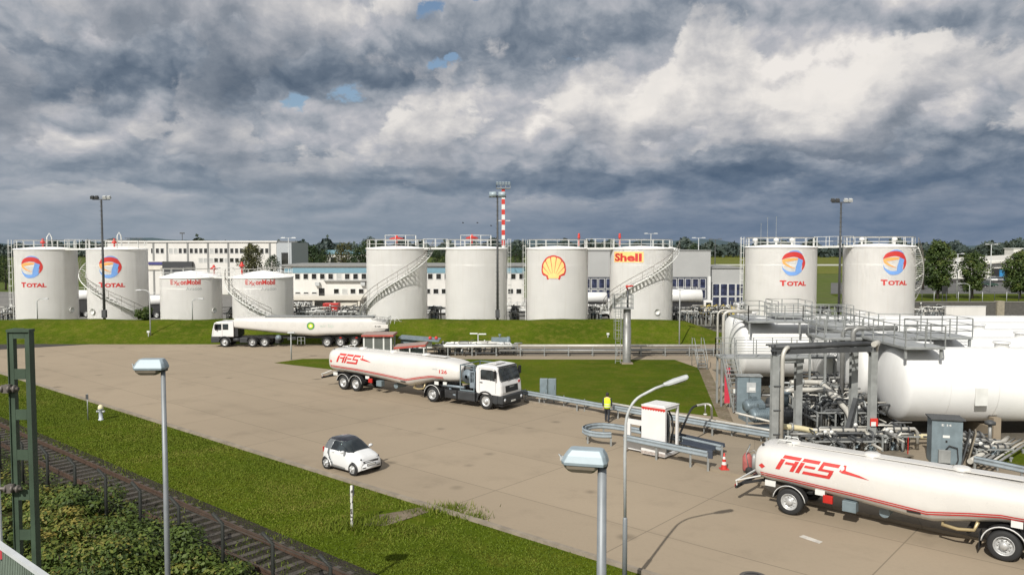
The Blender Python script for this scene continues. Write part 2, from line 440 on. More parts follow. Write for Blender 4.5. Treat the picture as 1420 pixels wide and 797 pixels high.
# dike in front of the tank farm
prof = [(84.4, .0), (85.0, .12), (87.6, 1.15), (89.8, 1.95), (90.6, 2.05), (91.8, 2.0), (96, 0.0)]
xs = [-160 + 2.0 * i for i in range(94)]
vs = []; fs = []
for i, x in enumerate(xs):
    k = max(0.0, min(1.0, (25.5 - x) / 6.0))
    for j, (y, z) in enumerate(prof):
        h = (math.sin(x * .31 + j) + math.sin(x * .83 + 2 * j)) * .05 if 0 < j < 6 else 0
        vs.append((x, y, z * k + h * k))
for i in range(len(xs) - 1):
    for j in range(6): fs.append((i * 7 + j, (i + 1) * 7 + j, (i + 1) * 7 + j + 1, i * 7 + j + 1))
mb = MB(); mb.add(vs, fs, True); tag(mb.build('embankment', BANKG), kind='structure')
sheet('tank_farm_ground', [(-160, 95), (24, 95), (24, 90), (70, 76), (70, 112), (-160, 112)], .004, ground_mat('yard_gravel', [(.12, .11, .095), (.15, .14, .12), (.18, .165, .14), (.10, .11, .06)], (.1, .8, 6)))
sheet('yard', [(-160, 112), (45, 112), (45, 150), (-160, 190)], .008, ground_mat('yard_asphalt', [(.16, .155, .145), (.19, .185, .172), (.22, .21, .195), (.25, .24, .22)], (.1, .8, 6)))

# grass blades on the near lawn
def blade_mat(name, lo, hi, dry):
    m, N, b = newmat(name)
    t = N.n('ShaderNodeAttribute', _attribute_name='tint').outputs['Fac']
    c = N.ramp(t, [(0, lo), (.6, hi), (1, dry)])
    N.set(b.inputs['Base Color'], c); b.inputs['Roughness'].default_value = .75; b.inputs['Specular IOR Level'].default_value = .2
    return m
def blades(name, pts, h, wd, mat, label, cat, tint=None):
    n = len(pts); th = RNG.uniform(0, 2 * PI, n); hh = h * RNG.uniform(.5, 1.3, n); ln = RNG.normal(0, .45, (n, 2)) * hh[:, None]
    dx = np.cos(th) * wd; dy = np.sin(th) * wd
    v = np.zeros((n, 3, 3)); v[:, 0, :2] = pts[:, :2] + np.c_[dx, dy]; v[:, 1, :2] = pts[:, :2] - np.c_[dx, dy]
    v[:, 2, :2] = pts[:, :2] + ln; v[:, 2, 2] = hh; v[:, :, 2] += pts[:, 2:3] if pts.shape[1] > 2 else 0
    tt = RNG.beta(2, 3, n) if tint is None else np.clip(tint + RNG.normal(0, .15, n), 0, 1)
    o = npmesh(name, v.reshape(-1, 3), 3, mat, col=np.repeat(tt, 3)); tag(o, label, cat, kind='stuff'); return o
GB = blade_mat('grass_blade', (.056, .084, .006), (.104, .138, .010), (.195, .170, .042))
n = 230000
s = RNG.uniform(-4, 66, n) ** 1.0; q = RNG.uniform(.25, 6.62, n)
pt = np.c_[K0.x + A_.x * s + N_.x * q, K0.y + A_.y * s + N_.y * q]
cl = np.sin(pt[:, 0] * .9 + np.sin(pt[:, 1] * .7) * 2) * np.sin(pt[:, 1] * 1.1 + np.sin(pt[:, 0] * .5) * 2)
keep = (RNG.uniform(0, 1, n) < .62 + .38 * cl) & (pt[:, 1] > 14)
# nothing grows on the stony track
tc_ = np.array([gp(555, 716).x, gp(555, 716).y]); d = np.abs((pt - tc_) @ np.array([.757 * .3 + .3, .95])); rr_ = np.linalg.norm(pt - tc_, axis=1)
keep &= ~((rr_ < 1.7) & (d < .45))
blades('grass', pt[keep], .05, .026, GB, 'short mown grass of the verge between kerb and railway', 'grass', tint=.36 + .16 * cl[keep] + .22 * (np.sin(pt[keep, 0] * .31 + 1.3 * np.sin(pt[keep, 1] * .23)) * np.sin(pt[keep, 1] * .37 + np.sin(pt[keep, 0] * .19))))
tq = RNG.uniform(5.8, 9.4, 9000); tsn = RNG.uniform(-2, 60, 9000); tp = np.c_[K0.x + A_.x * tsn + N_.x * tq, K0.y + A_.y * tsn + N_.y * tq, np.full(9000, .03)]
tk = np.sin(tp[:, 0] * 1.3 + np.sin(tp[:, 1] * 1.7)) > .1
blades('track_weeds', tp[tk], .12, .02, GB, 'sparse weeds growing between the rails', 'weeds')
# taller weeds near the marker stake and along the kerb
w_ = []
for px, py, r_, k in ((488, 728, .6, 500), (520, 722, .4, 160), (618, 708, .6, 420), (650, 718, .4, 160), (560, 735, .6, 160)):
    c = gp(px, py); w_.append(np.c_[RNG.normal(c.x, r_, k), RNG.normal(c.y, r_ * .6, k)])
w_ = np.concatenate(w_); blades('weeds', w_, .24, .022, GB, 'taller weeds in the verge round the stake and the kerb', 'weeds', tint=np.full(len(w_), .5))
# ------------------------------------------------------------------ railway
RUST = M('rusty_rail', (.085, .052, .035), .7, .3, var=.3)
SLEEP = M('sleeper_wood', (.085, .072, .060), .9, var=.35, scale=2)
SLEEP2 = M('sleeper_grey', (.072, .062, .051), .9, var=.3, scale=2)
rt = thing('railway_track', 'rusty single railway track running along the grass verge', 'railway track', kp(20, 7.45))
for q in (6.70, 8.18):
    mb = MB(); a = kp(-60, q) - rt.location; b = kp(72, q) - rt.location
    for zz, ww, hh in ((.12, .13, .02), (.18, .03, .11), (.245, .075, .05)): mb.bar(a + V((0, 0, zz)), b + V((0, 0, zz)), ww, hh)
    mb.build('rail', RUST, rt)
mb = MB()
for i in range(200):
    s = -58 + i * .65; j = random.uniform(-.04, .04)
    mb.bar(kp(s, 6.2 + j, -.005) - rt.location, kp(s, 8.7 + j, -.005) - rt.location, .24, .11)
o = mb.build('sleepers', SLEEP2, rt); tag(o, kind='stuff')

# chain-link fence with cranked posts
FP = M('fence_post', (.022, .024, .020), .7, var=.2)
def mesh_mat():
    m, N, b = newmat('chain_link')
    return m
fence_pts = [gp(67, 689), gp(104, 712), gp(144, 735)]
f0 = gp(67, 690); step = (gp(310, 806) - f0) / 5.0
ft = thing('chain_link_fence', 'dark chain-link fence with cranked posts beside the railway', 'fence', f0)
WIRE = M('fence_wire', (.06, .062, .055), .6, .5)
mb = MB()
for i in range(-4, 9):
    p = step * i; p.z = 0
    pb = MB(); pb.tube([p, p + V((0, 0, 1.85)), p + V((-.34, .10, 2.14))], .058, 6); pb.build('post', FP, ft)
for z in (.15, 1.0, 1.82): mb.tube([step * -4 + V((0, 0, z)), step * 8 + V((0, 0, z))], .006, 4)
for k in range(3):
    mb.tube([step * -4 + V((-.11 * (k + 1), .03 * (k + 1), 1.87 + .09 * k)), step * 8 + V((-.11 * (k + 1), .03 * (k + 1), 1.87 + .09 * k))], .005, 4)
L = step.length * 12; kx = int(L / .32)
for i in range(kx):
    a = step * -4 + step.normalized() * (i * .32)
    for sg in (1, -1):
        b = a + step.normalized() * (.85 * sg)
        mb.bar(a + V((0, 0, .12)), b + V((0, 0, 1.82)), .004, .004)
mb.build('wire_mesh', WIRE, ft)

# ------------------------------------------------------------------ scrub and leaf clouds
def leaf_mat(name, a, b_, c_, tr=.25):
    m, N, b = newmat(name)
    t = N.n('ShaderNodeAttribute', _attribute_name='tint').outputs['Fac']
    c = N.ramp(t, [(0, a), (.55, b_), (1, c_)])
    N.set(b.inputs['Base Color'], c); b.inputs['Roughness'].default_value = .6; b.inputs['Specular IOR Level'].default_value = .3
    return m
LEAF = leaf_mat('leaf_bramble', (.020, .038, .006), (.072, .105, .014), (.19, .145, .03))
def leaf_cloud(name, cen, rad, n, size, mat, par=None, loc=(0, 0, 0), up=.45, shell=.55, tbase=.35, clumps=14, top=True):
    """n small leaf-shaped quads gathered in clumps inside an ellipsoid"""
    cen = np.array(cen); rad = np.array(rad)
    cd = RNG.normal(0, 1, (clumps, 3)); cd /= np.linalg.norm(cd, axis=1)[:, None]
    cd *= RNG.uniform(.35, .95, (clumps, 1)); cc = cen + cd * rad; cr = RNG.uniform(.28, .5, clumps); ct = RNG.uniform(-.22, .22, clumps)
    k = RNG.integers(0, clumps, n)
    d = RNG.normal(0, 1, (n, 3)); d /= np.linalg.norm(d, axis=1)[:, None]
    p = cc[k] + d * rad * cr[k][:, None] * (RNG.uniform(shell, 1.05, (n, 1)))
    nn = d + np.array([0, 0, up]) + RNG.normal(0, .45, (n, 3)); nn /= np.linalg.norm(nn, axis=1)[:, None]
    t = np.cross(nn, RNG.normal(0, 1, (n, 3))); t /= np.linalg.norm(t, axis=1)[:, None]; u = np.cross(nn, t)
    sz = size * RNG.uniform(.55, 1.35, n)[:, None]
    v = np.stack([p - t * sz, p + u * sz * .55 - t * sz * .1, p + t * sz, p - u * sz * .55 - t * sz * .1], 1)
    if cen[2] - rad[2] >= -.01: v[:, :, 2] = np.maximum(v[:, :, 2], .02)
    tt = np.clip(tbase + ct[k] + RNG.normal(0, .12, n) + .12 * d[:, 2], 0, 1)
    return npmesh(name, v.reshape(-1, 3), 4, mat, par, loc, col=np.repeat(tt, 4))

STEMM = M('stem_bark', (.06, .045, .03), .9)
shrub_defs = []
rs = random.Random(5)
words_ = ['dense bramble thicket at the foot of the second fence post', 'low yellowing shrub nearest the green mast', 'round dark shrub against the third fence post',
          'broad leafy shrub below the fourth fence post', 'tall tangle of bramble behind the lamp post', 'small ivy-grown shrub in front of the railing',
          'straggling bush with brown tips left of the lamp post', 'dark green bush at the bottom edge of the photo', 'low bramble mound between mast and fence',
          'wide thicket right of the tall lamp post', 'pale leafy bush under the first fence post', 'rough bush nearest the photo corner railing', 'mixed bramble mound at the fifth fence post', 'low bush right of the lamp, beside the sixth fence post']
sp = [(100, 716, 1.6, .9, .35), (70, 760, 1.8, 1.0, .62), (128, 722, 1.3, 1.15, .2), (185, 760, 1.9, 1.1, .33), (205, 800, 1.7, 1.3, .35), (60, 800, 1.6, .9, .4),
      (150, 800, 1.9, 1.0, .6), (110, 830, 2.2, 1.2, .25), (90, 735, 1.5, .8, .55), (262, 805, 1.5, .8, .45), (58, 705, 1.4, .9, .6), (30, 790, 1.5, 1.1, .3), (215, 775, 1.4, .8, .25), (290, 812, 1.2, .6, .4)]
for (px, py, r_, h_, tb), lb in zip(sp, words_):
    c = gp(px, py); t = thing('shrub', lb, 'shrub', c, group='brambles below the railway fence')
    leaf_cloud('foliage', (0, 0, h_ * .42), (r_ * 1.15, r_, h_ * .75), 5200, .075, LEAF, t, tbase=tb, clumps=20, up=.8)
    mb = MB()
    for k in range(7): mb.tube([(rs.uniform(-.2, .2), rs.uniform(-.2, .2), -.02), (rs.uniform(-.7, .7) * r_, rs.uniform(-.7, .7) * r_, h_ * .8)], [.02, .006], 5)
    mb.build('stems', STEMM, t)
# ivy ground cover
n = 52000
s = RNG.uniform(4, 52, n); q = RNG.uniform(8.35, 24, n)
p3 = np.c_[K0.x + A_.x * s + N_.x * q, K0.y + A_.y * s + N_.y * q]
sz = RNG.uniform(.03, .085, n)[:, None]; th = RNG.uniform(0, 2 * PI, n)
hgt = (.05 + .28 * np.abs(np.sin(p3[:, 0] * .8) * np.sin(p3[:, 1] * .9 + 1)) + RNG.uniform(0, .25, n))
hgt *= np.clip((q - 8.2) / 1.4, .25, 1)
c3 = np.c_[p3, hgt]; t1 = np.c_[np.cos(th), np.sin(th), RNG.normal(0, .35, n)]; t2 = np.c_[-np.sin(th), np.cos(th), RNG.normal(0, .35, n)]
v = np.stack([c3 - t1 * sz, c3 + t2 * sz * .6, c3 + t1 * sz, c3 - t2 * sz * .6], 1)
tt = np.clip(.38 + .3 * np.sin(p3[:, 0] * .6 + np.sin(p3[:, 1])) * np.sin(p3[:, 1] * .5) + RNG.normal(0, .14, n), 0, 1)
o = npmesh('ground_cover', v.reshape(-1, 3), 4, LEAF, col=np.repeat(tt, 4)); tag(o, 'ivy and bramble leaves covering the slope below the railway', 'ground cover', kind='stuff')

# ------------------------------------------------------------------ catenary mast and railing in the lower left
MGREEN = M('mast_green', (.038, .064, .038), .6, var=.25, scale=2, streak=.3)
GALV = M('galvanised', (.33, .35, .36), .5, .35, var=.15)
LGREY = M('light_grey_paint', (.50, .52, .52), .5, var=.1)
mp_ = V((-7.47, 12.0, 0))
t = thing('catenary_mast', 'green latticed railway mast with two flanges and clamps at the left edge', 'mast', mp_)
for x in (-.128, .128):
    mb = MB(); mb.box((x, 0, 4.6), (.08, .09, 9.2)); mb.box((x + (.035 if x > 0 else -.035), 0, 4.6), (.012, .13, 9.19)); mb.build('flange', MGREEN, t)
for i in range(15):
    z = .5 + i * .62; mb = MB(); mb.box((0, 0, z), (.172, .07, .10)); mb.box((0, -.04, z), (.17, .008, .16)); mb.build('batten', MGREEN, t)
mb = MB(); mb.box((0, 0, 9.22), (.35, .15, .04)); mb.build('cap', MGREEN, t)
INS = M('clamp_steel', (.16, .14, .125), .6, .5)
for py in (537, 674):
    z = at(20, py, 12.0).z; mb = MB()
    mb.tube([(-.75, -.10, z), (.02, -.12, z)], .03, 8)
    for x in (-.22, -.12, -.04): mb.lathe([(.02, -.02), (.06, -.012), (.06, .012), (.02, .02)], (x, -.12, z), 12, 'x')
    mb.box((-.17, -.1, z), (.09, .1, .12)); mb.build('clamp', INS, t)
p = V((-7.86, 12.0, 0)); mb = MB(); mb.tube([(0, 0, 0), (-.06, 0, 9.0)], [.055, .045], 10); mb.lathe([(.0, 9.04), (.06, 9.03), (.06, 8.95), (.045, 8.94)], (-.06, 0, 0), 10)
mb.xf(Matrix.Translation(p)); o = mb.build('earthing_pole', LGREY, origin=p); tag(o, 'slim pale grey pole standing just left of the green mast', 'pole')
# bridge railing in the corner
ra, rb = at(-40, 727, 9.5), at(64, 800, 8.0)
t = thing('bridge_railing', 'grey footbridge railing with close vertical bars in the bottom left corner', 'railing', (ra.x, ra.y, ra.z - 1.1))
o_ = V(t.location); d = rb - ra; d.z = 0
dd = rb - ra
mb = MB(); mb.bar(ra - o_, ra + dd * 1.4 - o_, .06, .045); mb.build('handrail', LGREY, t)
mb = MB(); mb.bar(ra - o_ - V((0, 0, 1.0)), ra + dd * 1.4 - o_ - V((0, 0, 1.0)), .05, .03); mb.build('bottom_rail', MGREEN, t)
mb = MB()
for i in range(64):
    q = ra + dd * 1.4 * (i / 63) - o_; mb.bar(q - V((0, 0, 1.0)), q - V((0, 0, .03)), .012)
mb.build('bars', M('railing_bars', (.16, .20, .16), .5), t)
mb = MB(); q = ra + dd * .44 - o_; mb.box(q + V((0, -.03, -.09)), (.07, .03, .1)); mb.build('red_tag', M('red_tag', (.42, .05, .06), .5), t)
# ------------------------------------------------------------------ paints
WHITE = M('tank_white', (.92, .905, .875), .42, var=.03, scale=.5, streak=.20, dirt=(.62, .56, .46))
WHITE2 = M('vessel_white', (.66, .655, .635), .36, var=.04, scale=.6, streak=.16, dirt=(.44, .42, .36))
STEELW = M('white_steel', (.62, .62, .59), .5, var=.1, scale=2)
STEELG = M('grey_steel', (.30, .31, .30), .5, .3, var=.2, scale=2, streak=.2)
STEELD = M('dark_steel', (.075, .078, .08), .6, .3, var=.25, scale=2)
GRATE = M('grating', (.36, .37, .365), .6, .3, var=.15)
HANDD = M('weathered_handrail', (.20, .185, .16), .6, .2)
RED = M('signal_red', (.50, .035, .025), .45, var=.12)
LRED = M('letter_red', (.52, .035, .03), .5, var=.12, scale=5)
LBLUE = M('logo_blue', (.16, .32, .66), .5, var=.1)
LORANGE = M('logo_orange', (.80, .36, .10), .5, var=.1)
LYEL = M('logo_yellow', (.86, .56, .20), .5, var=.08)
LGR = M('letter_grey', (.40, .40, .40), .5)
DARKT = M('dark_rubber', (.018, .018, .018), .75, var=.2)

def on_cyl(vs, Rr, a0, z0):
    """flat outline (x along the wall, y up) wrapped on a wall of radius Rr, a0 = azimuth from the side facing south"""
    return [(Rr * math.sin(a0 + x / Rr), -Rr * math.cos(a0 + x / Rr), z0 + y) for x, y in vs]

def strip(mb, outer, inner, Rr, a0, z0):
    vs = on_cyl(outer, Rr, a0, z0) + on_cyl(inner, Rr, a0, z0); k = len(outer)
    return mb.add(vs, [(i, i + 1, k + i + 1, k + i) for i in range(k - 1)])

def curve(pts, n=14):
    """Catmull-Rom through pts"""
    P_ = [pts[0]] + list(pts) + [pts[-1]]; out = []
    for i in range(1, len(P_) - 2):
        for k in range(n):
            t = k / n
            out.append(tuple(.5 * (2 * P_[i][j] + (P_[i + 1][j] - P_[i - 1][j]) * t + (2 * P_[i - 1][j] - 5 * P_[i][j] + 4 * P_[i + 1][j] - P_[i + 2][j]) * t * t + (3 * P_[i][j] - P_[i - 1][j] - 3 * P_[i + 1][j] + P_[i + 2][j]) * t ** 3) for j in range(len(pts[0]))))
    out.append(tuple(pts[-1])); return out

def lettering(name, body, width, height, Rr, a0, z0, mat, par, bold=.03, first=1.0):
    """a word, its middle at azimuth a0; first > 1 makes the first letter a tall capital"""
    mb = MB()
    if first > 1:
        v1, f1, w1 = text_mesh(body[0], 1, bold); v2, f2, w2 = text_mesh(body[1:], 1 / first, bold / first)
        vs = v1 + [(x + w1 + .06, y) for x, y in v2]; fs = f1 + [tuple(i + len(v1) for i in f) for f in f2]; wd = w1 + .06 + w2
    else: vs, fs, wd = text_mesh(body, 1, bold)
    hh = max(v[1] for v in vs)
    vs = [((x / wd - .5) * width, y / hh * height) for x, y in vs]
    mb.add(on_cyl(vs, Rr + .022, a0, z0), fs); mb.build(name, mat, par)

def ball_logo(par, Rr, a0, z0, r):
    """round emblem of three interlaced ribbons"""
    sc = lambda P_: [(x * r, y * r) for x, y in P_]
    def band(name, o_, i_, mat, lift):
        mb = MB(); strip(mb, sc(curve(o_)), sc(curve(i_)), Rr + lift, a0, z0); mb.build(name, mat, par)
    band('logo_sky_ribbon', [(-.70, .70), (-.2, 1.0), (.35, .98), (.72, .72)], [(-.70, .68), (-.2, .86), (.35, .82), (.72, .68)], LBLUE, .020)
    band('logo_red_ribbon', [(-1.0, .30), (-.72, .72), (-.05, .92), (.62, .74), (.98, .18), (.96, -.25), (.72, -.62)], [(-.98, .26), (-.55, .42), (-.05, .50), (.38, .40), (.60, .08), (.72, -.25), (.66, -.58)], LRED, .026)
    band('logo_orange_ribbon', [(-.98, .22), (-.6, .36), (.0, .40), (.36, .34), (.40, .28)], [(-.96, .10), (-.55, .10), (.0, .20), (.34, .26), (.40, .26)], LORANGE, .032)
    band('logo_orange_ribbon', [(-.98, .2), (-.90, -.05), (-.60, -.26), (-.15, -.42), (.10, -.46)], [(-.84, .14), (-.70, .02), (-.48, -.16), (-.12, -.36), (.10, -.44)], LORANGE, .035)
    band('logo_blue_ribbon', [(-.98, -.18), (-.80, -.50), (-.35, -.72), (.15, -.70), (.50, -.62), (.72, -.56)], [(-.98, -.24), (-.86, -.62), (-.45, -1.0), (.10, -1.02), (.50, -.84), (.72, -.60)], LBLUE, .029)
    band('logo_blue_ribbon', [(.10, -.72), (.16, -.30), (.28, .10), (.34, .40)], [(.60, -.66), (.66, -.25), (.74, .08), (.78, .22)], LBLUE, .038)

def rail_path(mb, pts, h=1.05, n_rails=2, post=.05, gap=1.3, closed=False, rr=.025):
    """posts and rails along a polyline of deck points"""
    pts = [V(p) for p in pts]
    if closed: pts = pts + [pts[0]]
    for k in range(n_rails):
        z = h * (k + 1) / n_rails
        mb.tube([p + V((0, 0, z)) for p in pts], rr, 6)
    acc = 0.0; mb.bar(pts[0], pts[0] + V((0, 0, h)), post)
    for a, b in zip(pts, pts[1:]):
        L = (b - a).length; m = max(1, round(L / gap)) if L > gap * .8 else 0
        if m == 0:
            acc += L
            if acc >= gap: mb.bar(b, b + V((0, 0, h)), post); acc = 0
        else:
            for i in range(1, m + 1): q = a.lerp(b, i / m); mb.bar(q, q + V((0, 0, h)), post)
            acc = 0

def helix_stair(par, Rr, a_top, z_top, a_bot, z_bot, mat=STEELW):
    n = int(abs(z_top - z_bot) / .24); tr = MB(); st = MB(); hr = MB(); inn = []; out = []
    for i in range(n + 1):
        t = i / n; a = a_bot + (a_top - a_bot) * t; z = z_bot + (z_top - z_bot) * t
        c, s_ = math.sin(a), -math.cos(a)
        p0 = V((c * (Rr + .06), s_ * (Rr + .06), z)); p1 = V((c * (Rr + .82), s_ * (Rr + .82), z))
        tr.bar(p0, p1, .25, .035); out.append(p1); inn.append(p0)
        if i % 3 == 0: st.bar(p1, p1 + V((0, 0, 1.0)), .035)
        if i % 6 == 0: tr.bar(p1 - V((0, 0, .1)), V((c * (Rr + .01), s_ * (Rr + .01), z - .7)), .05)
    tr.tube([p - V((0, 0, .06)) for p in out], .06, 6); tr.tube([p - V((0, 0, .06)) for p in inn], .045, 6)
    hr.tube([p + V((0, 0, 1.02)) for p in out], .035, 6); hr.tube([p + V((0, 0, .52)) for p in out], .02, 6)
    s = tr.build('spiral_stair', mat, par); hr.v += []; o_ = len(hr.v); hr.add(st.v, st.f); hr.build('stair_railing', HANDD, s)

def cage_ladder(par, x, y, z0, z1, face=PI, mat=STEELW):
    """vertical ladder with safety hoops; face = direction the climber stands on"""
    mb = MB(); rot = Matrix.Rotation(face, 4, 'Z')
    for sx in (-.22, .22): mb.bar((sx, 0, z0), (sx, 0, z1 + 1.0), .05)
    k = int((z1 - z0) / .3)
    for i in range(k): mb.bar((-.22, 0, z0 + .2 + i * .3), (.22, 0, z0 + .2 + i * .3), .028)
    hz = z0 + 2.2
    while hz < z1 + 1.0:
        mb.tube([(.36 * math.cos(t), .40 - .40 * math.cos(t * 0) + .40 * math.sin(t) , hz) for t in np.linspace(0, PI, 9)], .022, 5); hz += .8
    for t in np.linspace(0.0, PI, 5): mb.bar((.36 * math.cos(t), .40 * math.sin(t), z0 + 2.2), (.36 * math.cos(t), .40 * math.sin(t), z1 + 1.0), .03)
    mb.xf(Matrix.Translation((x, y, 0)) @ rot); mb.build('ladder', mat, par)

def vent(par, x, y, z, k=1.0, stem=.55):
    mb = MB(); mb.lathe([(.10, 0), (.10, stem), (.55 * k, stem + .02), (.62 * k, stem + .14), (.42 * k, stem + .26), (.14, stem + .36), (.13, stem + .55), (0, stem + .6)], (x, y, z), 16)
    mb.build('roof_vent', RED, par)

def storage_tank(px0, px1, Yc, rim_py, label, gcode='upright storage tanks behind the dike', z_base=.1, roof=.28, rail_all=True):
    a, b = at(px0, 440, Yc), at(px1, 440, Yc); cx = (a.x + b.x) / 2; Rr = (b.x - a.x) / 2 * math.cos(math.atan2(cx, Yc))
    H = at(700, rim_py, Yc - Rr * .4).z - z_base
    t = thing('storage_tank', label, 'storage tank', (cx, Yc, z_base), -math.atan2(cx, Yc), group=gcode)
    mb = MB(); mb.lathe([(Rr, -.05), (Rr, H - .14)], n=96)
    for q in (.2, .4, .6, .8): mb.lathe([(Rr, H * q - .02), (Rr + .008, H * q), (Rr, H * q + .02)], n=96, smooth=False); mb.build('shell', WHITE, t)
    mb = MB(); mb.lathe([(Rr, H - .14), (Rr + .07, H - .13), (Rr + .07, H), (Rr - .05, H + .02), (Rr * .5, H + roof * .72), (0, H + roof)], n=96); mb.build('roof', WHITE, t)
    return t, Rr, H

def roof_railing(t, Rr, H, a0=0.0, a1=2 * PI, h=1.0, rr=None):
    pts = []
    q = rr or (Rr - .12); n = 48
    for i in range(n + 1):
        a = a0 + (a1 - a0) * i / n; pts.append((q * math.sin(a), -q * math.cos(a), H))
    mb = MB(); rail_path(mb, pts, h, 2, .05, 1.25)
    mb.build('roof_railing', STEELW, t)
    mb = MB(); mb.tube([V(p) + V((0, 0, h)) for p in pts], .03, 5); mb.xf(Matrix.Translation((0, 0, .03))); mb.build('top_handrail', HANDD, t)

D2 = R(1)
YT = 97.5
# the pair on the far left, with the ball emblem
t1, R1, H1 = storage_tank(22, 111, YT, 345, 'leftmost white tank with ribbon ball emblem and a caged ladder on its left edge')
ball_logo(t1, R1, math.asin((46 - 66.5) / 44.5), at(0, 370, YT - R1).z - .1, 1.27)
lettering('lettering', 'TOTAL', 2.95, .56, R1, math.asin((47.5 - 66.5) / 44.5), at(0, 398, YT - R1).z - .1, LRED, t1, .05, 1.22)
roof_railing(t1, R1, H1); cage_ladder(t1, -R1 - .15, -.3, 1.0, H1 + .1, PI / 2)
vent(t1, -.3, -.5, H1 + .1, .5); mb = MB(); mb.tube([(0.1, -.5, H1 + .3), (.15, -.5, H1 + 1.4), (.4, -.5, H1 + 1.9), (.65, -.5, H1 + 1.4), (.7, -.5, H1 + .3)], .07, 8); mb.build('vent_pipe', STEELW, t1)
t2, R2, H2 = storage_tank(122, 208, YT, 345, 'second white tank from the left, ribbon ball emblem and spiral stair descending to the right')
ball_logo(t2, R2, math.asin((154.5 - 165) / 43), at(0, 370, YT - R2).z - .1, 1.27)
lettering('lettering', 'TOTAL', 2.95, .56, R2, math.asin((156 - 165) / 43), at(0, 398, YT - R2).z - .1, LRED, t2, .05, 1.22)
roof_railing(t2, R2, H2); helix_stair(t2, R2, R(-165), H2 - .1, R(42), 1.9)
vent(t2, -.3, -.5, H2 + .1, .5); mb = MB(); mb.tube([(0, -.5, H2 + .3), (.05, -.5, H2 + 1.6), (.25, -.5, H2 + 2.0), (.45, -.5, H2 + 1.6), (.5, -.5, H2 + .3)], .07, 8); mb.build('vent_pipe', STEELW, t2)
# the two low tanks
e1, RE1, HE1 = storage_tank(223, 309.5, YT, 384, 'lower white tank with red and grey lettering, left one of the two short tanks', roof=.75)
e2, RE2, HE2 = storage_tank(323, 408, YT, 384, 'lower white tank behind the green-emblem road tanker, spiral stair on its left side', roof=.75)
for t, Rr, H, a, pxc in ((e1, RE1, HE1, math.asin((257.5 - 266) / 43), 0), (e2, RE2, HE2, math.asin((361.5 - 365.5) / 42.5), 0)):
    lettering('lettering', 'E', .34, .56, Rr, a - 1.58 / Rr, at(0, 394.5, YT - Rr).z - .1, LRED, t, .015)
    lettering('lettering', 'onMobil', 2.26, .58, Rr, a + .62 / Rr, at(0, 394.5, YT - Rr).z - .1, LRED, t, .028)
    mb = MB(); z0 = at(0, 394.5, YT - Rr).z - .1
    for x0, dz in ((-1.34, .02), (-1.02, -.13)):   # the interlocking pair of crosses
        for s_ in (1, -1):
            pts = [(x0 + (0 if s_ > 0 else .36), .42 + dz), (x0 + (.09 if s_ > 0 else .45), .42 + dz), (x0 + (.45 if s_ > 0 else .09), dz - .02), (x0 + (.36 if s_ > 0 else 0), dz - .02)]
            mb.poly(on_cyl(pts, Rr + .024 + .004 * (s_ > 0) + .002 * (dz > 0), a, z0))
    mb.build('lettering', LRED, t)
    lettering('small_lettering', 'Aviation', 1.75, .40, Rr, a + 1.0 / Rr, at(0, 402.5, YT - Rr).z - .1, LGR, t, .0)
roof_railing(e1, RE1, HE1, R(-190), R(110)); roof_railing(e2, RE2, HE2, R(-100), R(190))
helix_stair(e2, RE2, R(-100), HE2 - .1, R(12), 2.0); vent(e1, 2.6, -1.0, HE1 + .35, .75, .5); vent(e2, -2.4, -1.3, HE2 + .35, .55, .9)
# four tall plain and shell tanks
s0, RS0, HS0 = storage_tank(509, 593, YT, 344, 'tall plain white tank with a spiral stair curving down to its left')
roof_railing(s0, RS0, HS0); helix_stair(s0, RS0, R(78), HS0 - .1, R(-92), 2.0); vent(s0, 0.0, -.6, HS0 + .5, 1.5, .5)
s1, RS1, HS1 = storage_tank(618, 703, YT, 344, 'tall plain white tank without a stair, standing behind the grey floodlight mast')
roof_railing(s1, RS1, HS1); vent(s1, -.5, -.5, HS1 + .5, 1.3, .6); cage_ladder(s1, RS1 + .1, -.6, 1.0, HS1 + .1, -PI / 2); 
for t, Rr, H, x in ((s0, RS0, HS0, 0.1), (s1, RS1, HS1, -.4)):
    mb = MB(); pts = [(x - 1.5, -1.6, H + .3), (x + 2.2, -1.6, H + .3), (x + 2.2, .8, H + .3), (x - 1.5, .8, H + .3)]; rail_path(mb, pts, 1.25, 2, .05, 1.2, True); mb.build('vent_railing', STEELW, t)
s2, RS2, HS2 = storage_tank(730, 815, YT, 344, 'tall white tank with a yellow and red scallop emblem')
roof_railing(s2, RS2, HS2); cage_ladder(s2, -RS2 - .1, -.6, 1.0, HS2 + .1, PI / 2); vent(s2, 2.6, -1.6, HS2 + .3, .3, .9)
s3, RS3, HS3 = storage_tank(845, 932, YT, 344, 'tall white tank with a yellow name panel and a spiral stair')
roof_railing(s3, RS3, HS3); helix_stair(s3, RS3, R(84), HS3 - .1, R(-80), 2.6); vent(s3, -2.6, -1.6, HS3 + .3, .3, .9)
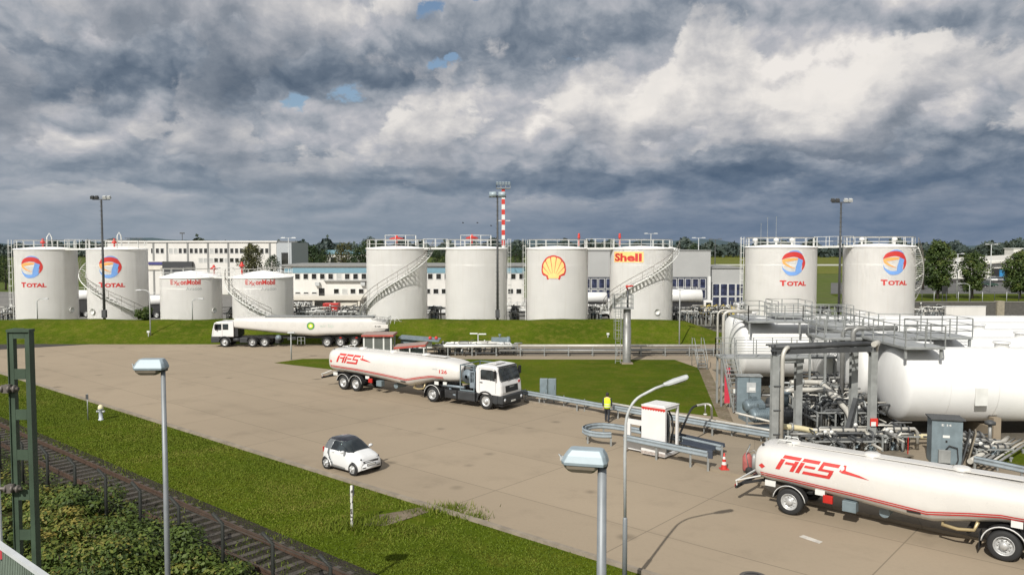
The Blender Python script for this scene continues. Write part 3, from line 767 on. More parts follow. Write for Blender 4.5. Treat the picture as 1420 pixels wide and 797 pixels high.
def scallop(par, Rr, a0, z0, w, h):
    """fan-shaped shell: red ground, yellow ribs"""
    def rim(a, k): return (math.sin(a) * .50 * w * k, -.06 * h + math.cos(a) * .56 * h * k)
    A0 = R(118); out = [rim(-A0 + 2 * A0 * i / 56, 1 + .022 * abs(math.sin((i / 56) * 7 * PI))) for i in range(57)] + [(.30 * w, -.36 * h), (.26 * w, -.50 * h), (-.26 * w, -.50 * h), (-.30 * w, -.36 * h)]
    mb = MB(); lv = [[(x * k, -.15 * h + (y + .15 * h) * k) for x, y in out + out[:1]] for k in (1, .8, .6, .4, .2, .02)]
    for o_, i_ in zip(lv, lv[1:]): strip(mb, o_, i_, Rr + .024, a0, z0)
    mb.build('logo_ground', LRED, par)
    mb = MB(); B = R(112); ap = (0, -.46 * h)
    for i in range(7):
        a_ = -B + 2 * B * (i + .07) / 7; b_ = -B + 2 * B * (i + .93) / 7
        o_ = [rim(a_ + (b_ - a_) * j / 6, .88 + .025 * math.sin(PI * j / 6)) for j in range(7)]
        i_ = [(ap[0] + (q[0] - ap[0]) * .30, max(-.40 * h, ap[1] + (q[1] - ap[1]) * .28)) for q in o_]
        mid = [[(p[0] + (q[0] - p[0]) * k, p[1] + (q[1] - p[1]) * k) for p, q in zip(o_, i_)] for k in (0, .2, .4, .6, .8, 1)]
        for u_, v_ in zip(mid, mid[1:]): strip(mb, u_, v_, Rr + .036, a0, z0)
    fx = [-.23 + .046 * j for j in range(11)]; strip(mb, [(x * w, (-.20 - abs(x) * .5) * h) for x in fx], [(x * w * .9, -.445 * h) for x in fx], Rr + .046, a0, z0); mb.build('logo_ribs', LYEL, par)
scallop(s2, RS2, math.asin((767.5 - 772.5) / 42.5), at(0, 371, YT - RS2).z - .1, 2.95, 2.85)
a = math.asin((869 - 888.5) / 43.5); mb = MB(); n = 12; xs_ = [-2.05 + 4.1 * i / n for i in range(n + 1)]
strip(mb, [(x, 1.05) for x in xs_], [(x, -.2) for x in xs_], RS3 + .018, a, at(0, 361.5, YT - RS3).z - .1); mb.build('name_panel', LYEL, s3)
lettering('lettering', 'Shell', 3.70, .90, RS3 + .02, a, at(0, 361.8, YT - RS3).z - .1, LRED, s3, .04)
# the two right-hand tanks
YR = 92.0
t3, R3, H3 = storage_tank(1031, 1131, YR, 342, 'white tank with ribbon ball emblem at the right, caged ladder on its left edge', 'upright storage tanks behind the dike')
ball_logo(t3, R3, math.asin((1099 - 1081) / 50), at(0, 364.5, YR - R3).z - .1, 1.35)
lettering('lettering', 'TOTAL', 3.05, .58, R3, math.asin((1099 - 1081) / 50), at(0, 396, YR - R3).z - .1, LRED, t3, .05, 1.22)
roof_railing(t3, R3, H3); cage_ladder(t3, -R3 - .1, -.8, 1.0, H3 + .1, PI / 2); 
t4, R4, H4 = storage_tank(1166, 1267, YR, 341, 'rightmost white tank with ribbon ball emblem, spiral stair round its right edge')
ball_logo(t4, R4, math.asin((1239 - 1216.5) / 50.5), at(0, 363.5, YR - R4).z - .1, 1.35)
lettering('lettering', 'TOTAL', 3.05, .58, R4, math.asin((1239 - 1216.5) / 50.5), at(0, 395, YR - R4).z - .1, LRED, t4, .05, 1.22)
roof_railing(t4, R4, H4); helix_stair(t4, R4, R(58), H4 - .1, R(150), 1.5); 
for t, H, xs_ in ((t3, H3, (-2.8, -.5, 1.2)), (t4, H4, (-1.8, 1.6))):
    for x in xs_:
        mb = MB(); mb.lathe([(.12, 0), (.12, .4), (.30, .45), (.30, .65), (.1, .8), (0, .82)], (x, -1.6, H + .2), 12); mb.build('roof_nozzle', STEELW, t)
for t, Rr, x in ((t1, R1, .8), (t2, R2, -.9), (e1, RE1, .75), (s3, RS3, .5)):
    mb = MB(); a = x; c, s_ = math.sin(a), -math.cos(a); mb.lathe([(.34, 0), (.34, .06), (.26, .07), (.26, .2), (0, .2)], (0, 0, 0), 16, 'y'); mb.xf(Matrix.Rotation(a, 4, 'Z') @ Matrix.Translation((0, -Rr - .2, 2.6))); mb.build('manhole', STEELW, t)

# catwalks joining the roofs
def catwalk(ta, Ra, Ha, tb, Rb, Hb, label):
    a = V(ta.location) + V((Ra - .3, -.9, Ha + .02)); b = V(tb.location) + V((-Rb + .3, -.9, Hb + .02)); c = (a + b) / 2; c.z = min(a.z, b.z) - .12
    t = thing('catwalk', label, 'catwalk', c)
    mb = MB(); mb.bar(a - c, b - c, 1.0, .08); mb.bar(a - c + V((0, -.5, -.08)), b - c + V((0, -.5, -.08)), .06, .2); mb.bar(a - c + V((0, .5, -.08)), b - c + V((0, .5, -.08)), .06, .2); mb.build('deck', STEELW, t)
    for y in (-.48, .48):
        mb = MB(); rail_path(mb, [a - c + V((0, y, .04)), b - c + V((0, y, .04))], 1.05, 2, .05, 1.2); mb.build('railing', STEELW, t)
catwalk(t1, R1, H1, t2, R2, H2, 'white steel catwalk joining the roofs of the two leftmost tanks')
catwalk(e1, RE1, HE1, e2, RE2, HE2, 'low white catwalk joining the roofs of the two short tanks')
catwalk(s0, RS0, HS0, s1, RS1, HS1, 'white steel catwalk joining the two tall plain tanks')
catwalk(s2, RS2, HS2, s3, RS3, HS3, 'white steel catwalk between the scallop tank and the name-panel tank')
catwalk(t3, R3, H3, t4, R4, H4, 'white steel catwalk joining the two right-hand tank roofs')
# ------------------------------------------------------------------ vehicles
TRW = M('trailer_white', (.59, .57, .535), .28, var=.05, scale=.8, streak=.12, dirt=(.55, .47, .36), coat=.3)
CABW = M('cab_white', (.66, .65, .635), .3, var=.05, scale=1.5, coat=.3)
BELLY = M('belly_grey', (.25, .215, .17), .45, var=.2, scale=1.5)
BLK = M('chassis_black', (.020, .020, .021), .6, var=.3, scale=3)
BUMP = M('bumper_grey', (.030, .032, .034), .6, var=.2)
RIMM = M('wheel_rim', (.50, .50, .49), .4, .4, var=.2, scale=6)
MUDG = M('mudguard_edge', (.55, .55, .53), .5)
LAMPW = M('headlamp_glass', (.62, .64, .66), .12, .2)
REDL = M('tail_lamp', (.42, .02, .015), .25)
AMB = M('amber_lamp', (.70, .26, .02), .3)
PLATE = M('number_plate', (.66, .66, .62), .5)
PLATET = M('plate_letter', (.03, .03, .03), .6)
BLUEG = M('blue_grey_metal', (.17, .215, .235), .5, .1, var=.18, scale=2, streak=.25)
BLUEG2 = M('pale_blue_metal', (.20, .24, .27), .5, .2, var=.15)
def glass_mat(name, col):
    m, N, b = newmat(name)
    tc = N.n('ShaderNodeTexCoord').outputs['Object']
    c = N.mix(N.ss(N.noise(tc, 1.3, 3, .5), .4, .65), col, tuple(x * 2.4 for x in col))
    N.set(b.inputs['Base Color'], c); b.inputs['Roughness'].default_value = .04; b.inputs['Specular IOR Level'].default_value = .6
    return m
GLASS = glass_mat('vehicle_glass', (.014, .018, .020))
GLASSB = glass_mat('window_glass', (.020, .022, .022))

def wheel(par, x, y, r, wd, side, name='wheel', hub=.5):
    """side = -1: outer face towards -y"""
    mb = MB(); o_ = wd / 2
    mb.lathe([(r * .60, -o_ * .9), (r * .86, -o_), (r * .97, -o_ * .82), (r, -o_ * .5), (r, o_ * .5), (r * .97, o_ * .82), (r * .86, o_), (r * .60, o_ * .9)], (0, 0, 0), 36, 'y')
    w_ = mb.build(name, DARKT, par); w_.location = (x, y, r)
    mb = MB(); s_ = side * o_
    prof = [(r * .62, s_ * .92), (r * .60, s_ * .98), (r * .55, s_ * .80), (r * .50, s_ * (.30 if hub < .6 else .6)), (r * .26, s_ * (.35 if hub < .6 else .7)), (r * .24, s_ * hub * 1.9), (r * .17, s_ * hub * 2.1), (0, s_ * hub * 2.1)]
    mb.lathe(prof, (0, 0, 0), 28, 'y')
    for k in range(10):
        a = 2 * PI * k / 10; mb.lathe([(.022, s_ * .28), (.022, s_ * .62), (0, s_ * .66)], (r * .37 * math.cos(a), 0, r * .37 * math.sin(a)), 6, 'y')
    rm = mb.build('rim', RIMM, w_)
    return w_

class Body:
    """tank body lofted along x; secs = (x, zbot, ztop, half width, exponent)"""
    def __init__(s, secs): s.secs = secs
    def at(s, x):
        S = s.secs
        if x <= S[0][0]: return S[0]
        for a, b in zip(S, S[1:]):
            if x <= b[0]:
                t = (x - a[0]) / (b[0] - a[0] or 1); return tuple(a[i] + (b[i] - a[i]) * t for i in range(5))
        return S[-1]
    def y(s, x, z):
        _, zb, zt, hw, n = s.at(x); zc, hh = (zb + zt) / 2, (zt - zb) / 2
        q = min(1, abs((z - zc) / hh)); return hw * (1 - q ** n) ** (1 / n)
    def mesh(s, mb, m=48, cap=True):
        out = []
        for x, zb, zt, hw, n in s.secs:
            zc, hh = (zb + zt) / 2, (zt - zb) / 2; ring = []
            for j in range(m):
                t = 2 * PI * j / m; c, d = math.cos(t), math.sin(t)
                ring.append((x, hw * math.copysign(abs(c) ** (2 / n), c), zc + hh * math.copysign(abs(d) ** (2 / n), d)))
            out.append(ring)
        return mb.loft(out, cap=cap)
    def on(s, pts, side=-1, lift=.012): return [(x, side * (s.y(x, z) + lift), z) for x, z in pts]
    def line(s, mb, pts, w_, side=-1, lift=.012, n=40):
        """painted stripe through (x, z) points"""
        fine = []
        for a, b in zip(pts, pts[1:]):
            k = max(2, int(abs(b[0] - a[0]) / .25))
            for i in range(k): t = i / k; fine.append((a[0] + (b[0] - a[0]) * t, a[1] + (b[1] - a[1]) * t))
        fine.append(pts[-1]); up = s.on([(x, z + w_ / 2) for x, z in fine], side, lift); dn = s.on([(x, z - w_ / 2) for x, z in fine], side, lift); k = len(fine)
        return mb.add(up + dn, [(i, i + 1, k + i + 1, k + i) for i in range(k - 1)])

def airline_logo():
    """slanted speed lettering drawn as strokes: list of polygons in a 4.2 x 1 frame"""
    sl = .42; P_ = []
    def q(x0, y0, x1, y1): P_.append([(x0 + sl * y0, y0), (x1 + sl * y0, y0), (x1 + sl * y1, y1), (x0 + sl * y1, y1)])
    t = .20
    q(.04, .80, 1.02, 1.0); q(.0, .0, .24, .74); q(.34, .44, .98, .60); q(.80, .0, 1.02, .74)      # A
    q(1.14, .80, 2.06, 1.0); q(1.12, .0, 1.34, .74); q(1.42, .44, 2.0, .60)                         # F
    q(2.18, .80, 3.10, 1.0); q(2.18, .44, 2.36, .80); q(2.18, .42, 2.98, .58); q(2.80, .20, 3.00, .42); q(1.50, .0, 3.00, .20)  # S with the long foot
    P_.append([(3.18 + .3, .62), (3.40 + .3, 1.02), (3.52 + .3, 1.02), (3.52 + .3, .72), (4.25 + .3, .58), (4.75 + .3, .40), (3.30 + .3, .54)])  # flying tail
    return P_

def put_logo(body, par, x0, z0, wd, ht, mat, side=-1, tilt=0.0, lift=.014):
    mb = MB()
    for p in airline_logo():
        fine = []
        for a, b in zip(p, p[1:] + p[:1]):
            k = max(1, int(math.dist(a, b) / .25))
            for i in range(k): fine.append((a[0] + (b[0] - a[0]) * i / k, a[1] + (b[1] - a[1]) * i / k))
        pts = [(x0 + x / 5.05 * wd, z0 + y * ht + tilt * x / 5.05 * wd) for x, y in fine]
        # fan over horizontal slices keeps the paint on the curve
        mb.poly(body.on(pts, side, lift))
    return mb.build('lettering', mat, par)

def put_text(body, par, s_, x0, z0, wd, ht, mat, bold=.02, side=-1, lift=.014, name='lettering', shear=0.0):
    vs, fs, w_ = text_mesh(s_, 1, bold, 1, shear); h_ = max(v[1] for v in vs); mb = MB()
    mb.add(body.on([(x0 + v[0] / w_ * wd, z0 + v[1] / h_ * ht) for v in vs], side, lift), fs); return mb.build(name, mat, par)

# ---- aviation tank semi-trailer: x forwards, drive axle at x = 0
BODY = Body([(-9.98, 1.50, 2.62, .90, 2.6), (-9.95, 1.36, 2.78, 1.08, 2.9), (-9.85, 1.27, 2.88, 1.19, 3.1), (-9.5, 1.22, 2.92, 1.25, 3.1), (-7.0, 1.12, 2.94, 1.25, 3.1), (-4.8, .98, 2.93, 1.25, 3.1),
             (-2.9, .78, 2.92, 1.25, 3.1), (-2.2, .76, 2.92, 1.25, 3.1), (-1.2, 1.02, 2.90, 1.25, 3.1), (-.2, 1.26, 2.88, 1.25, 3.1), (.5, 1.36, 2.86, 1.25, 3.1), (1.3, 1.38, 2.78, 1.18, 3.0), (1.9, 1.44, 2.66, 1.05, 2.8), (2.2, 1.52, 2.54, .95, 2.6)])
def tank_trailer(par, axles, number=None, plates=(), BODY=BODY, zk=1.0, rx=0.0):
    def X(x): return x + rx if x < -8.5 else x
    mb = MB(); BODY.mesh(mb); body = mb.build('tank_body', TRW, par)
    mb = MB(); st = [(x, z * zk) for x, z in [(X(-9.93), 1.72), (-7, 1.64), (-4.6, 1.50), (-2.35, 1.34), (-1.0, 1.62), (-.1, 1.77), (.9, 1.76)]]
    for sd in (-1, 1):
        BODY.line(mb, st, .045, sd, .010); BODY.line(mb, [(x, z - .085) for x, z in st], .055, sd, .010)
    mb.build('stripe', LRED, body)
    mb = MB()
    for sd in (-1, 1):   # grey-tan belly below the stripe
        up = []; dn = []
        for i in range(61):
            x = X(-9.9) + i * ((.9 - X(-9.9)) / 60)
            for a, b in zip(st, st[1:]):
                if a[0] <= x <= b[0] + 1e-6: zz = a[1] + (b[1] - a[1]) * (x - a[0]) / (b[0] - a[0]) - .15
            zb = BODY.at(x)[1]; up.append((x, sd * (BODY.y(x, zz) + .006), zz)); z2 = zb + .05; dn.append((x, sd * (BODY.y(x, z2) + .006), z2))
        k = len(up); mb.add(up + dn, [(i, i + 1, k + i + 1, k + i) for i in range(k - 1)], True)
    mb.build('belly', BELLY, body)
    put_logo(BODY, body, X(-9.05) - .0, 2.0 * zk, 3.5, .66 * zk, LRED, -1, -.012); put_logo(BODY, body, X(-9.05), 2.0 * zk, 3.5, .66 * zk, LRED, 1, -.012)
    # walkway, manholes and handles on the crown
    mb = MB(); mb.box((-3.6, 0, 2.955 * zk), (8.0, .55, .03)); mb.build('walkway', TRW, par)
    for x in (-7.5, -4.5, -1.5):
        mb = MB(); mb.lathe([(.30, -.05), (.30, .05), (.24, .08), (0, .10)], (x, .0, 2.97 * zk), 20); mb.build('manhole', TRW, par)
    mb = MB()
    for y in (-.35, .35): z = 2.9 * zk; mb.tube([(X(-9.3), y, z), (X(-9.25), y, z + .17), (X(-8.75), y, z + .17), (X(-8.7), y, z)], .025, 6)
    mb.tube([(X(-9.0), -.35, z + .17), (X(-9.0), .35, z + .17)], .02, 6); mb.build('handrail', STEELW, par)
    # chassis
    mb = MB(); mb.b2((X(-9.8), -.52, .92), (-5.2, -.38, 1.15)); mb.b2((X(-9.8), .38, .92), (-5.2, .52, 1.15)); mb.b2((X(-9.2), -.5, .90), (X(-9.0), .5, 1.1)); mb.b2((-6, -.5, .85), (-5.8, .5, 1.1))
    mb.b2((-5.9, -.06, .8), (1.0, .06, 1.0)); mb.b2((-.9, -.55, .98), (1.2, .55, 1.18))
    for x in axles: mb.cyl((x, -1.0, .52), .08, 2.0, 12, 'y')
    mb.build('chassis', BLK, par)
    for x in axles:
        for sd in (-1, 1):
            wheel(par, x, sd * 1.05, .52, .36, sd)
            mb = MB(); out = []
            for k in range(15):
                a = R(8) + (PI - R(16)) * k / 14
                out.append([(x + .63 * math.cos(a), sd * .84, .52 + .63 * math.sin(a)), (x + .63 * math.cos(a), sd * 1.25, .52 + .63 * math.sin(a)), (x + .60 * math.cos(a), sd * 1.25, .52 + .60 * math.sin(a)), (x + .60 * math.cos(a), sd * .84, .52 + .60 * math.sin(a))])
            mb.loft(out, smooth=False); mb.build('mudguard', BLK, par)
            mb = MB(); mb.tube([(x + .635 * math.cos(R(8) + (PI - R(16)) * k / 14), sd * 1.25, .52 + .635 * math.sin(R(8) + (PI - R(16)) * k / 14)) for k in range(15)], .018, 6); mb.build('mudguard_edge', MUDG, par)
    # rear underrun guard, lamps, couplings
    mb = MB(); mb.b2((X(-10.75), -1.15, .62), (X(-10.66), 1.15, .74)); 
    for y in (-.6, .6): mb.bar((X(-10.7), y, .7), (X(-9.6), y, 1.08), .07, .1)
    mb.build('underrun_bar', BLK, par)
    mb = MB(); mb.b2((X(-10.72), -1.18, .92), (X(-10.66), 1.18, .97)); mb.bar((X(-10.69), -1.1, .66), (X(-10.69), -1.1, .95), .04); mb.bar((X(-10.69), 1.1, .66), (X(-10.69), 1.1, .95), .04)
    mb.bar((X(-10.69), -1.1, .95), (X(-9.7), -1.1, 1.32), .045); mb.bar((X(-10.69), 1.1, .95), (X(-9.7), 1.1, 1.32), .045); mb.build('rear_frame', STEELW, par)
    for y in (-.95, .95): mb = MB(); mb.box((X(-10.77), y, .70), (.04, .3, .12)); mb.build('tail_lamp', REDL, par, .01)
    mb = MB(); mb.box((X(-9.3), -1.08, 1.08), (.42, .06, .22)); mb.box((-6.05, -1.12, 1.1), (.36, .05, .2)); mb.box((.35, -1.18, 1.32), (.34, .04, .22)); mb.box((1.05, -1.16, 1.36), (.3, .04, .2)); mb.build('reflector_plate', STEELW, par); 
    mb = MB(); mb.box((-5.75, -1.12, .90), (.36, .12, .3)); mb.build('red_box', REDL, par, .02)
    mb = MB(); mb.box((-5.0, -.9, .75), (.5, .35, .4)); mb.build('valve_box', BLUEG, par, .02)
    mb = MB(); mb.cyl((-3.9, -.5, .62), .19, 1.0, 18, 'y'); mb.build('air_bottle', BLUEG, par)
    mb = MB(); mb.tube([(-1.9, -.7, .84), (-1.9, -.9, .74), (-1.4, -1.0, .72), (-.9, -1.0, .8), (-.8, -1.0, 1.1)], .06, 8); mb.build('drain_pipe', M('brass_pipe', (.45, .36, .20), .4, .4), par)
    for x, dz in plates:
        zz = BODY.at(x)[1] + .30; mb = MB(); mb.poly(BODY.on([(x, zz), (x + .46, zz), (x + .46, zz + .1), (x, zz + .1)], -1, .02)); mb.build('number_plate', PLATET, body)
    if number:
        put_text(BODY, body, number, .62, 2.02, .62, .24, LRED, .02); put_text(BODY, body, 'AFS', .05, 2.22, .4, .1, LGR, .0)
    mb = MB(); c = [(X(x), z * zk) for x, z in [(-9.74, 2.02), (-9.60, 2.14), (-9.46, 2.02), (-9.60, 1.90)]]; mb.poly(BODY.on(c, -1, .015)); mb.build('hazard_diamond', LRED, body)
    for y in (-.75, .75): mb = MB(); mb.lathe([(.05, 0), (.05, .16), (0, .18)], (X(-9.75), y, 2.72 * zk), 8); mb.build('marker_lamp', BLK, par)

def tractor(par, full=True):
    """two-axle tractor unit, drive axle x=0, front axle x=4.4"""
    mb = MB(); mb.b2((-1.1, -.5, .72), (4.9, -.36, .98)); mb.b2((-1.1, .36, .72), (4.9, .5, .98)); mb.b2((-.6, -.6, .98), (.7, .6, 1.12))
    for x in (0, 4.4): mb.cyl((x, -1.0, .52), .09, 2.0, 12, 'y')
    mb.b2((-1.15, -.9, .62), (-1.05, .9, .8)); mb.build('frame', BLK, par)
    for sd in (-1, 1):
        wheel(par, 0, sd * .98, .52, .52, sd); wheel(par, 4.4, sd * 1.03, .52, .32, sd, hub=.75)
        mb = MB(); out = []
        for k in range(15):
            a = R(5) + (PI - R(10)) * k / 14
            out.append([(.66 * math.cos(a), sd * .70, .52 + .64 * math.sin(a)), (.66 * math.cos(a), sd * 1.26, .52 + .64 * math.sin(a)), (.62 * math.cos(a), sd * 1.26, .52 + .60 * math.sin(a)), (.62 * math.cos(a), sd * .70, .52 + .60 * math.sin(a))])
        mb.loft(out, smooth=False); mb.box((-.72, sd * .98, .55), (.02, .5, .55)); mb.box((.72, sd * .98, .62), (.03, .5, .5)); mb.build('mudguard', BLK, par)
        mb = MB(); mb.tube([(.665 * math.cos(R(5) + (PI - R(10)) * k / 14), sd * 1.26, .52 + .645 * math.sin(R(5) + (PI - R(10)) * k / 14)) for k in range(15)], .022, 6); mb.build('mudguard_edge', MUDG, par)
    mb = MB(); mb.b2((1.05, -1.22, .42), (2.05, -.62, .98)); mb.build('battery_box', BLK, par, .04)
    mb = MB(); mb.b2((2.12, -1.24, .40), (3.55, -.60, 1.02)); mb.build('fuel_tank', BUMP, par, .08)
    mb = MB(); mb.b2((1.2, .62, .42), (3.5, 1.22, 1.0)); mb.build('fuel_tank', BUMP, par, .08)
    mb = MB(); mb.tube([(.8, -1.02, 1.20), (2.6, -1.05, 1.22)], .085, 12); mb.tube([(1.3, -.9, 1.05), (1.5, -1.1, .70), (2.0, -1.15, .68)], .10, 10); mb.build('hose_tube', BLUEG2, par)
    mb = MB()
    for k in range(5): mb.lathe([(.13, -.03), (.15, 0), (.13, .03)], (1.12 + k * .16, -1.1, .82), 12, 'x')
    mb.build('air_bottle', BUMP, par)
    # pump and hose rack behind the cab
    mb = MB()
    for x in (2.30, 3.42):
        for y in (-1.1, 1.1): mb.bar((x, y, 1.0), (x, y, 2.72), .06)
        mb.bar((x, -1.1, 2.70), (x, 1.1, 2.70), .06)
    for y in (-1.1, 1.1): mb.bar((2.3, y, 2.70), (3.42, y, 2.70), .06); mb.bar((2.3, y, 1.05), (3.42, y, 1.05), .08)
    mb.build('hose_rack', BLUEG, par)
    mb = MB(); mb.lathe([(.12, -.5), (.14, -.48), (.14, -.36), (.46, -.34), (.46, -.30), (.30, -.28), (.30, .28), (.46, .30), (.46, .34), (.14, .36), (0, .36)], (2.78, -.62, 1.95), 28, 'y'); mb.build('hose_reel', BLUEG2, par)
    mb = MB()
    for k in range(7): mb.tube([(2.78 + .38 * math.cos(a), -.85 + k * .08, 1.95 + .38 * math.sin(a)) for a in np.linspace(0, 2 * PI, 20, False)], .04, 6, closed=True)
    mb.tube([(2.5, -.9, 2.3), (2.6, -1.0, 2.65), (2.9, -1.0, 2.72), (3.2, -.8, 2.5), (3.25, -.7, 1.4)], .05, 8); mb.build('hose', BLK, par)
    mb = MB(); mb.b2((3.12, -1.18, 1.28), (3.52, -.72, 1.62)); mb.b2((3.10, -1.16, 2.30), (3.54, -.74, 2.36)); 
    for x in (3.13, 3.51): mb.bar((x, -1.15, 1.6), (x, -1.15, 2.32), .06)
    mb.bar((3.32, -1.15, 1.62), (3.32, -1.15, 2.32), .03); mb.bar((3.14, -1.15, 1.95), (3.5, -1.15, 1.95), .03); mb.build('step_cage', BLUEG2, par)
    mb = MB(); mb.cyl((2.75, .1, 1.1), .3, .8, 20, 'z'); mb.box((3.0, .75, 1.5), (.6, .6, .7)); mb.build('filter_vessel', BLUEG2, par)
    # cab: side outline swept across the width
    hw = 1.22
    side = [(3.72, 1.02), (3.66, 1.2), (3.66, 2.66), (3.74, 2.80), (4.0, 2.86), (5.10, 2.80), (5.26, 2.72), (5.50, 1.92), (5.60, 1.60), (5.64, 1.16), (5.62, .98)]
    def cut(y, k): return [(x + (0 if x < 4.6 else -k), y, z - (k * .6 if z > 2.6 else 0)) for x, z in side]
    mb = MB(); secs = [cut(-hw, .10), cut(-hw + .05, .04), cut(-hw + .16, .0), cut(hw - .16, .0), cut(hw - .05, .04), cut(hw, .10)]
    mb.loft(secs, smooth=False); cab = mb.build('cab', CABW, par, .035)
    # windscreen on the sloped front
    def fx(z): return 5.26 + (5.50 - 5.26) * (2.72 - z) / .80 if z > 1.92 else 5.50 + .1 * (1.92 - z) / .32
    mb = MB(); o_ = []
    ws = [(-1.02, 1.90), (1.02, 1.90), (1.06, 1.98), (1.02, 2.56), (.95, 2.63), (-.95, 2.63), (-1.02, 2.56), (-1.06, 1.98)]
    mb.prism([(fx(z) + .004, y, z) for y, z in ws], (.014, 0, .005)); mb.build('windscreen', GLASS, cab)
    mb = MB(); fr = [(fx(z) + .004, y * 1.05, 2.27 + (z - 2.27) * 1.09) for y, z in ws]; mb.tube(fr, .022, 6, closed=True); mb.build('windscreen_seal', BLK, cab)
    for sd in (-1, 1):
        mb = MB(); p = [(4.02, 1.93), (4.80, 1.93), (5.14, 1.88), (5.02, 2.52), (4.95, 2.58), (4.10, 2.58), (4.02, 2.5)]
        pts = [(x, sd * (hw + .002 - .0), z) for x, z in p]; mb.prism(pts if sd < 0 else pts[::-1], (0, sd * .012, 0)); mb.build('side_window', GLASS, cab)
        mb = MB(); mb.b2((4.78, sd * (hw + .008), 1.9), (4.83, sd * (hw + .022), 2.58)); mb.build('window_bar', BLK, cab)
        mb = MB(); dl = [(3.92, 1.12), (3.92, 2.66), (5.0, 2.66), (5.20, 1.9), (5.2, 1.12)]
        mb.tube([(x, sd * (hw + .003), z) for x, z in dl], .008, 4); mb.build('door_seam', BUMP, cab)
        mb = MB(); mb.box((4.08, sd * (hw + .03), 1.74), (.2, .03, .05)); mb.build('door_handle', BLK, cab)
        mb = MB(); arch = []
        for k in range(13):
            a = R(-4) + (PI + R(8)) * k / 12
            arch.append([(4.4 + .70 * math.cos(a), sd * 1.0, .54 + .66 * math.sin(a)), (4.4 + .70 * math.cos(a), sd * 1.27, .54 + .66 * math.sin(a)), (4.4 + .60 * math.cos(a), sd * 1.27, .54 + .57 * math.sin(a)), (4.4 + .60 * math.cos(a), sd * 1.0, .54 + .57 * math.sin(a))])
        mb.loft(arch, smooth=False); mb.build('wheel_arch', BUMP, par, .01)
        mb = MB(); mb.b2((3.70, sd * .75, .78), (3.86, sd * 1.24, 1.04)); mb.b2((5.02, sd * .9, .44), (5.34, sd * 1.25, .98)); mb.build('step', BUMP, par, .03)
        mb = MB(); mb.tube([(5.1, sd * 1.2, 2.66), (5.30, sd * 1.42, 2.62), (5.30, sd * 1.44, 1.98), (5.2, sd * 1.24, 1.92)], .018, 6); mb.box((5.28, sd * 1.45, 2.34), (.10, .24, .50)); mb.build('mirror', BLK, cab, .02)
    mb = MB(); mb.lathe([(.10, -.3), (.34, -.28), (.46, -.1), (.46, .1), (.34, .28), (.1, .3)], (4.4, 0, .6), 10, 'y'); mb.build('engine_sump', BLK, par)
    mb = MB(); mb.b2((5.30, -1.22, .44), (5.74, 1.22, .96)); mb.b2((4.98, -1.24, .50), (5.3, 1.24, .94)); mb.build('bumper', BUMP, par, .06)
    mb = MB(); mb.b2((5.0, -1.05, .26), (5.66, 1.05, .42)); mb.build('front_apron', BLK, par, .03)
    mb = MB(); mb.prism([(5.628, -.72, 1.14), (5.628, .72, 1.14), (5.585, .72, 1.56), (5.585, -.72, 1.56)], (.02, 0, 0)); mb.build('grille', BLK, cab)
    mb = MB()
    for k in range(4): mb.bar((5.650 - .010 * k, -.70, 1.19 + .095 * k), (5.650 - .010 * k, .70, 1.19 + .095 * k), .012, .02)
    mb.build('grille_slats', BUMP, cab)
    vs, fs, w_ = text_mesh('MAN', 1, .03); mb = MB(); mb.add([(5.632, (x / w_ - .5) * .5, 1.42 + y * .13) for x, y in vs], fs); mb.build('badge', RIMM, cab)
    for y in (-.95, .95): mb = MB(); mb.lathe([(.105, 0), (.095, .03), (0, .05)], (5.735, y, .70), 16, 'x'); mb.build('headlamp', LAMPW, par)
    for y in (-.45, .45): mb = MB(); mb.tube([(5.56, y, 1.88), (5.54, y + .42, 2.02), (5.50, y + .45, 2.10)], .014, 5); mb.build('wiper', BLK, cab)
    mb = MB(); mb.b2((4.2, -.6, 2.87), (4.8, .5, 2.92)); mb.build('roof_hatch', CABW, cab, .02)
    mb = MB(); mb.b2((5.13, -1.0, 2.74), (5.36, 1.0, 2.78)); mb.build('sun_visor', BUMP, cab, .01)
    mb = MB(); mb.b2((5.60, .78, 1.62), (5.618, .99, 1.76)); mb.build('red_sticker', LRED, cab)
    mb = MB(); mb.b2((5.745, -.26, .50), (5.755, .26, .61)); mb.build('number_plate', PLATE, par)

ang1 = math.atan2(-6.75, 10.15)
c = gp(601, 557)        # near wheel contact of the drive axle
t = thing('tanker_truck', 'white fuel tanker truck, red logo, white cab facing right, number 126 on its tank', 'tanker truck', (c.x - math.sin(ang1) * 1.1, c.y + math.cos(ang1) * 1.1, .006), ang1)
tank_trailer(t, (-7.15, -8.40), '126', ((-2.9, 0),)); tractor(t)
ang2 = R(-39.5); c = gp(1392, 777)
t = thing('tanker_truck', 'white single-axle fuel tanker in the right foreground, red logo, cut off by the frame', 'tanker truck', (c.x - math.sin(ang2) * 1.1, c.y + math.cos(ang2) * 1.1, .006), ang2)
BODY2 = Body([(x if x > -7.5 else x + 1.3 * min(1, (-7.5 - x) / 1.0), zb * .9, zt * .87, hw, n) for x, zb, zt, hw, n in BODY.secs])
tank_trailer(t, (-7.2,), None, ((-3.0, 0), (1.1, 0)), BODY2, .875, 1.3); tractor(t)
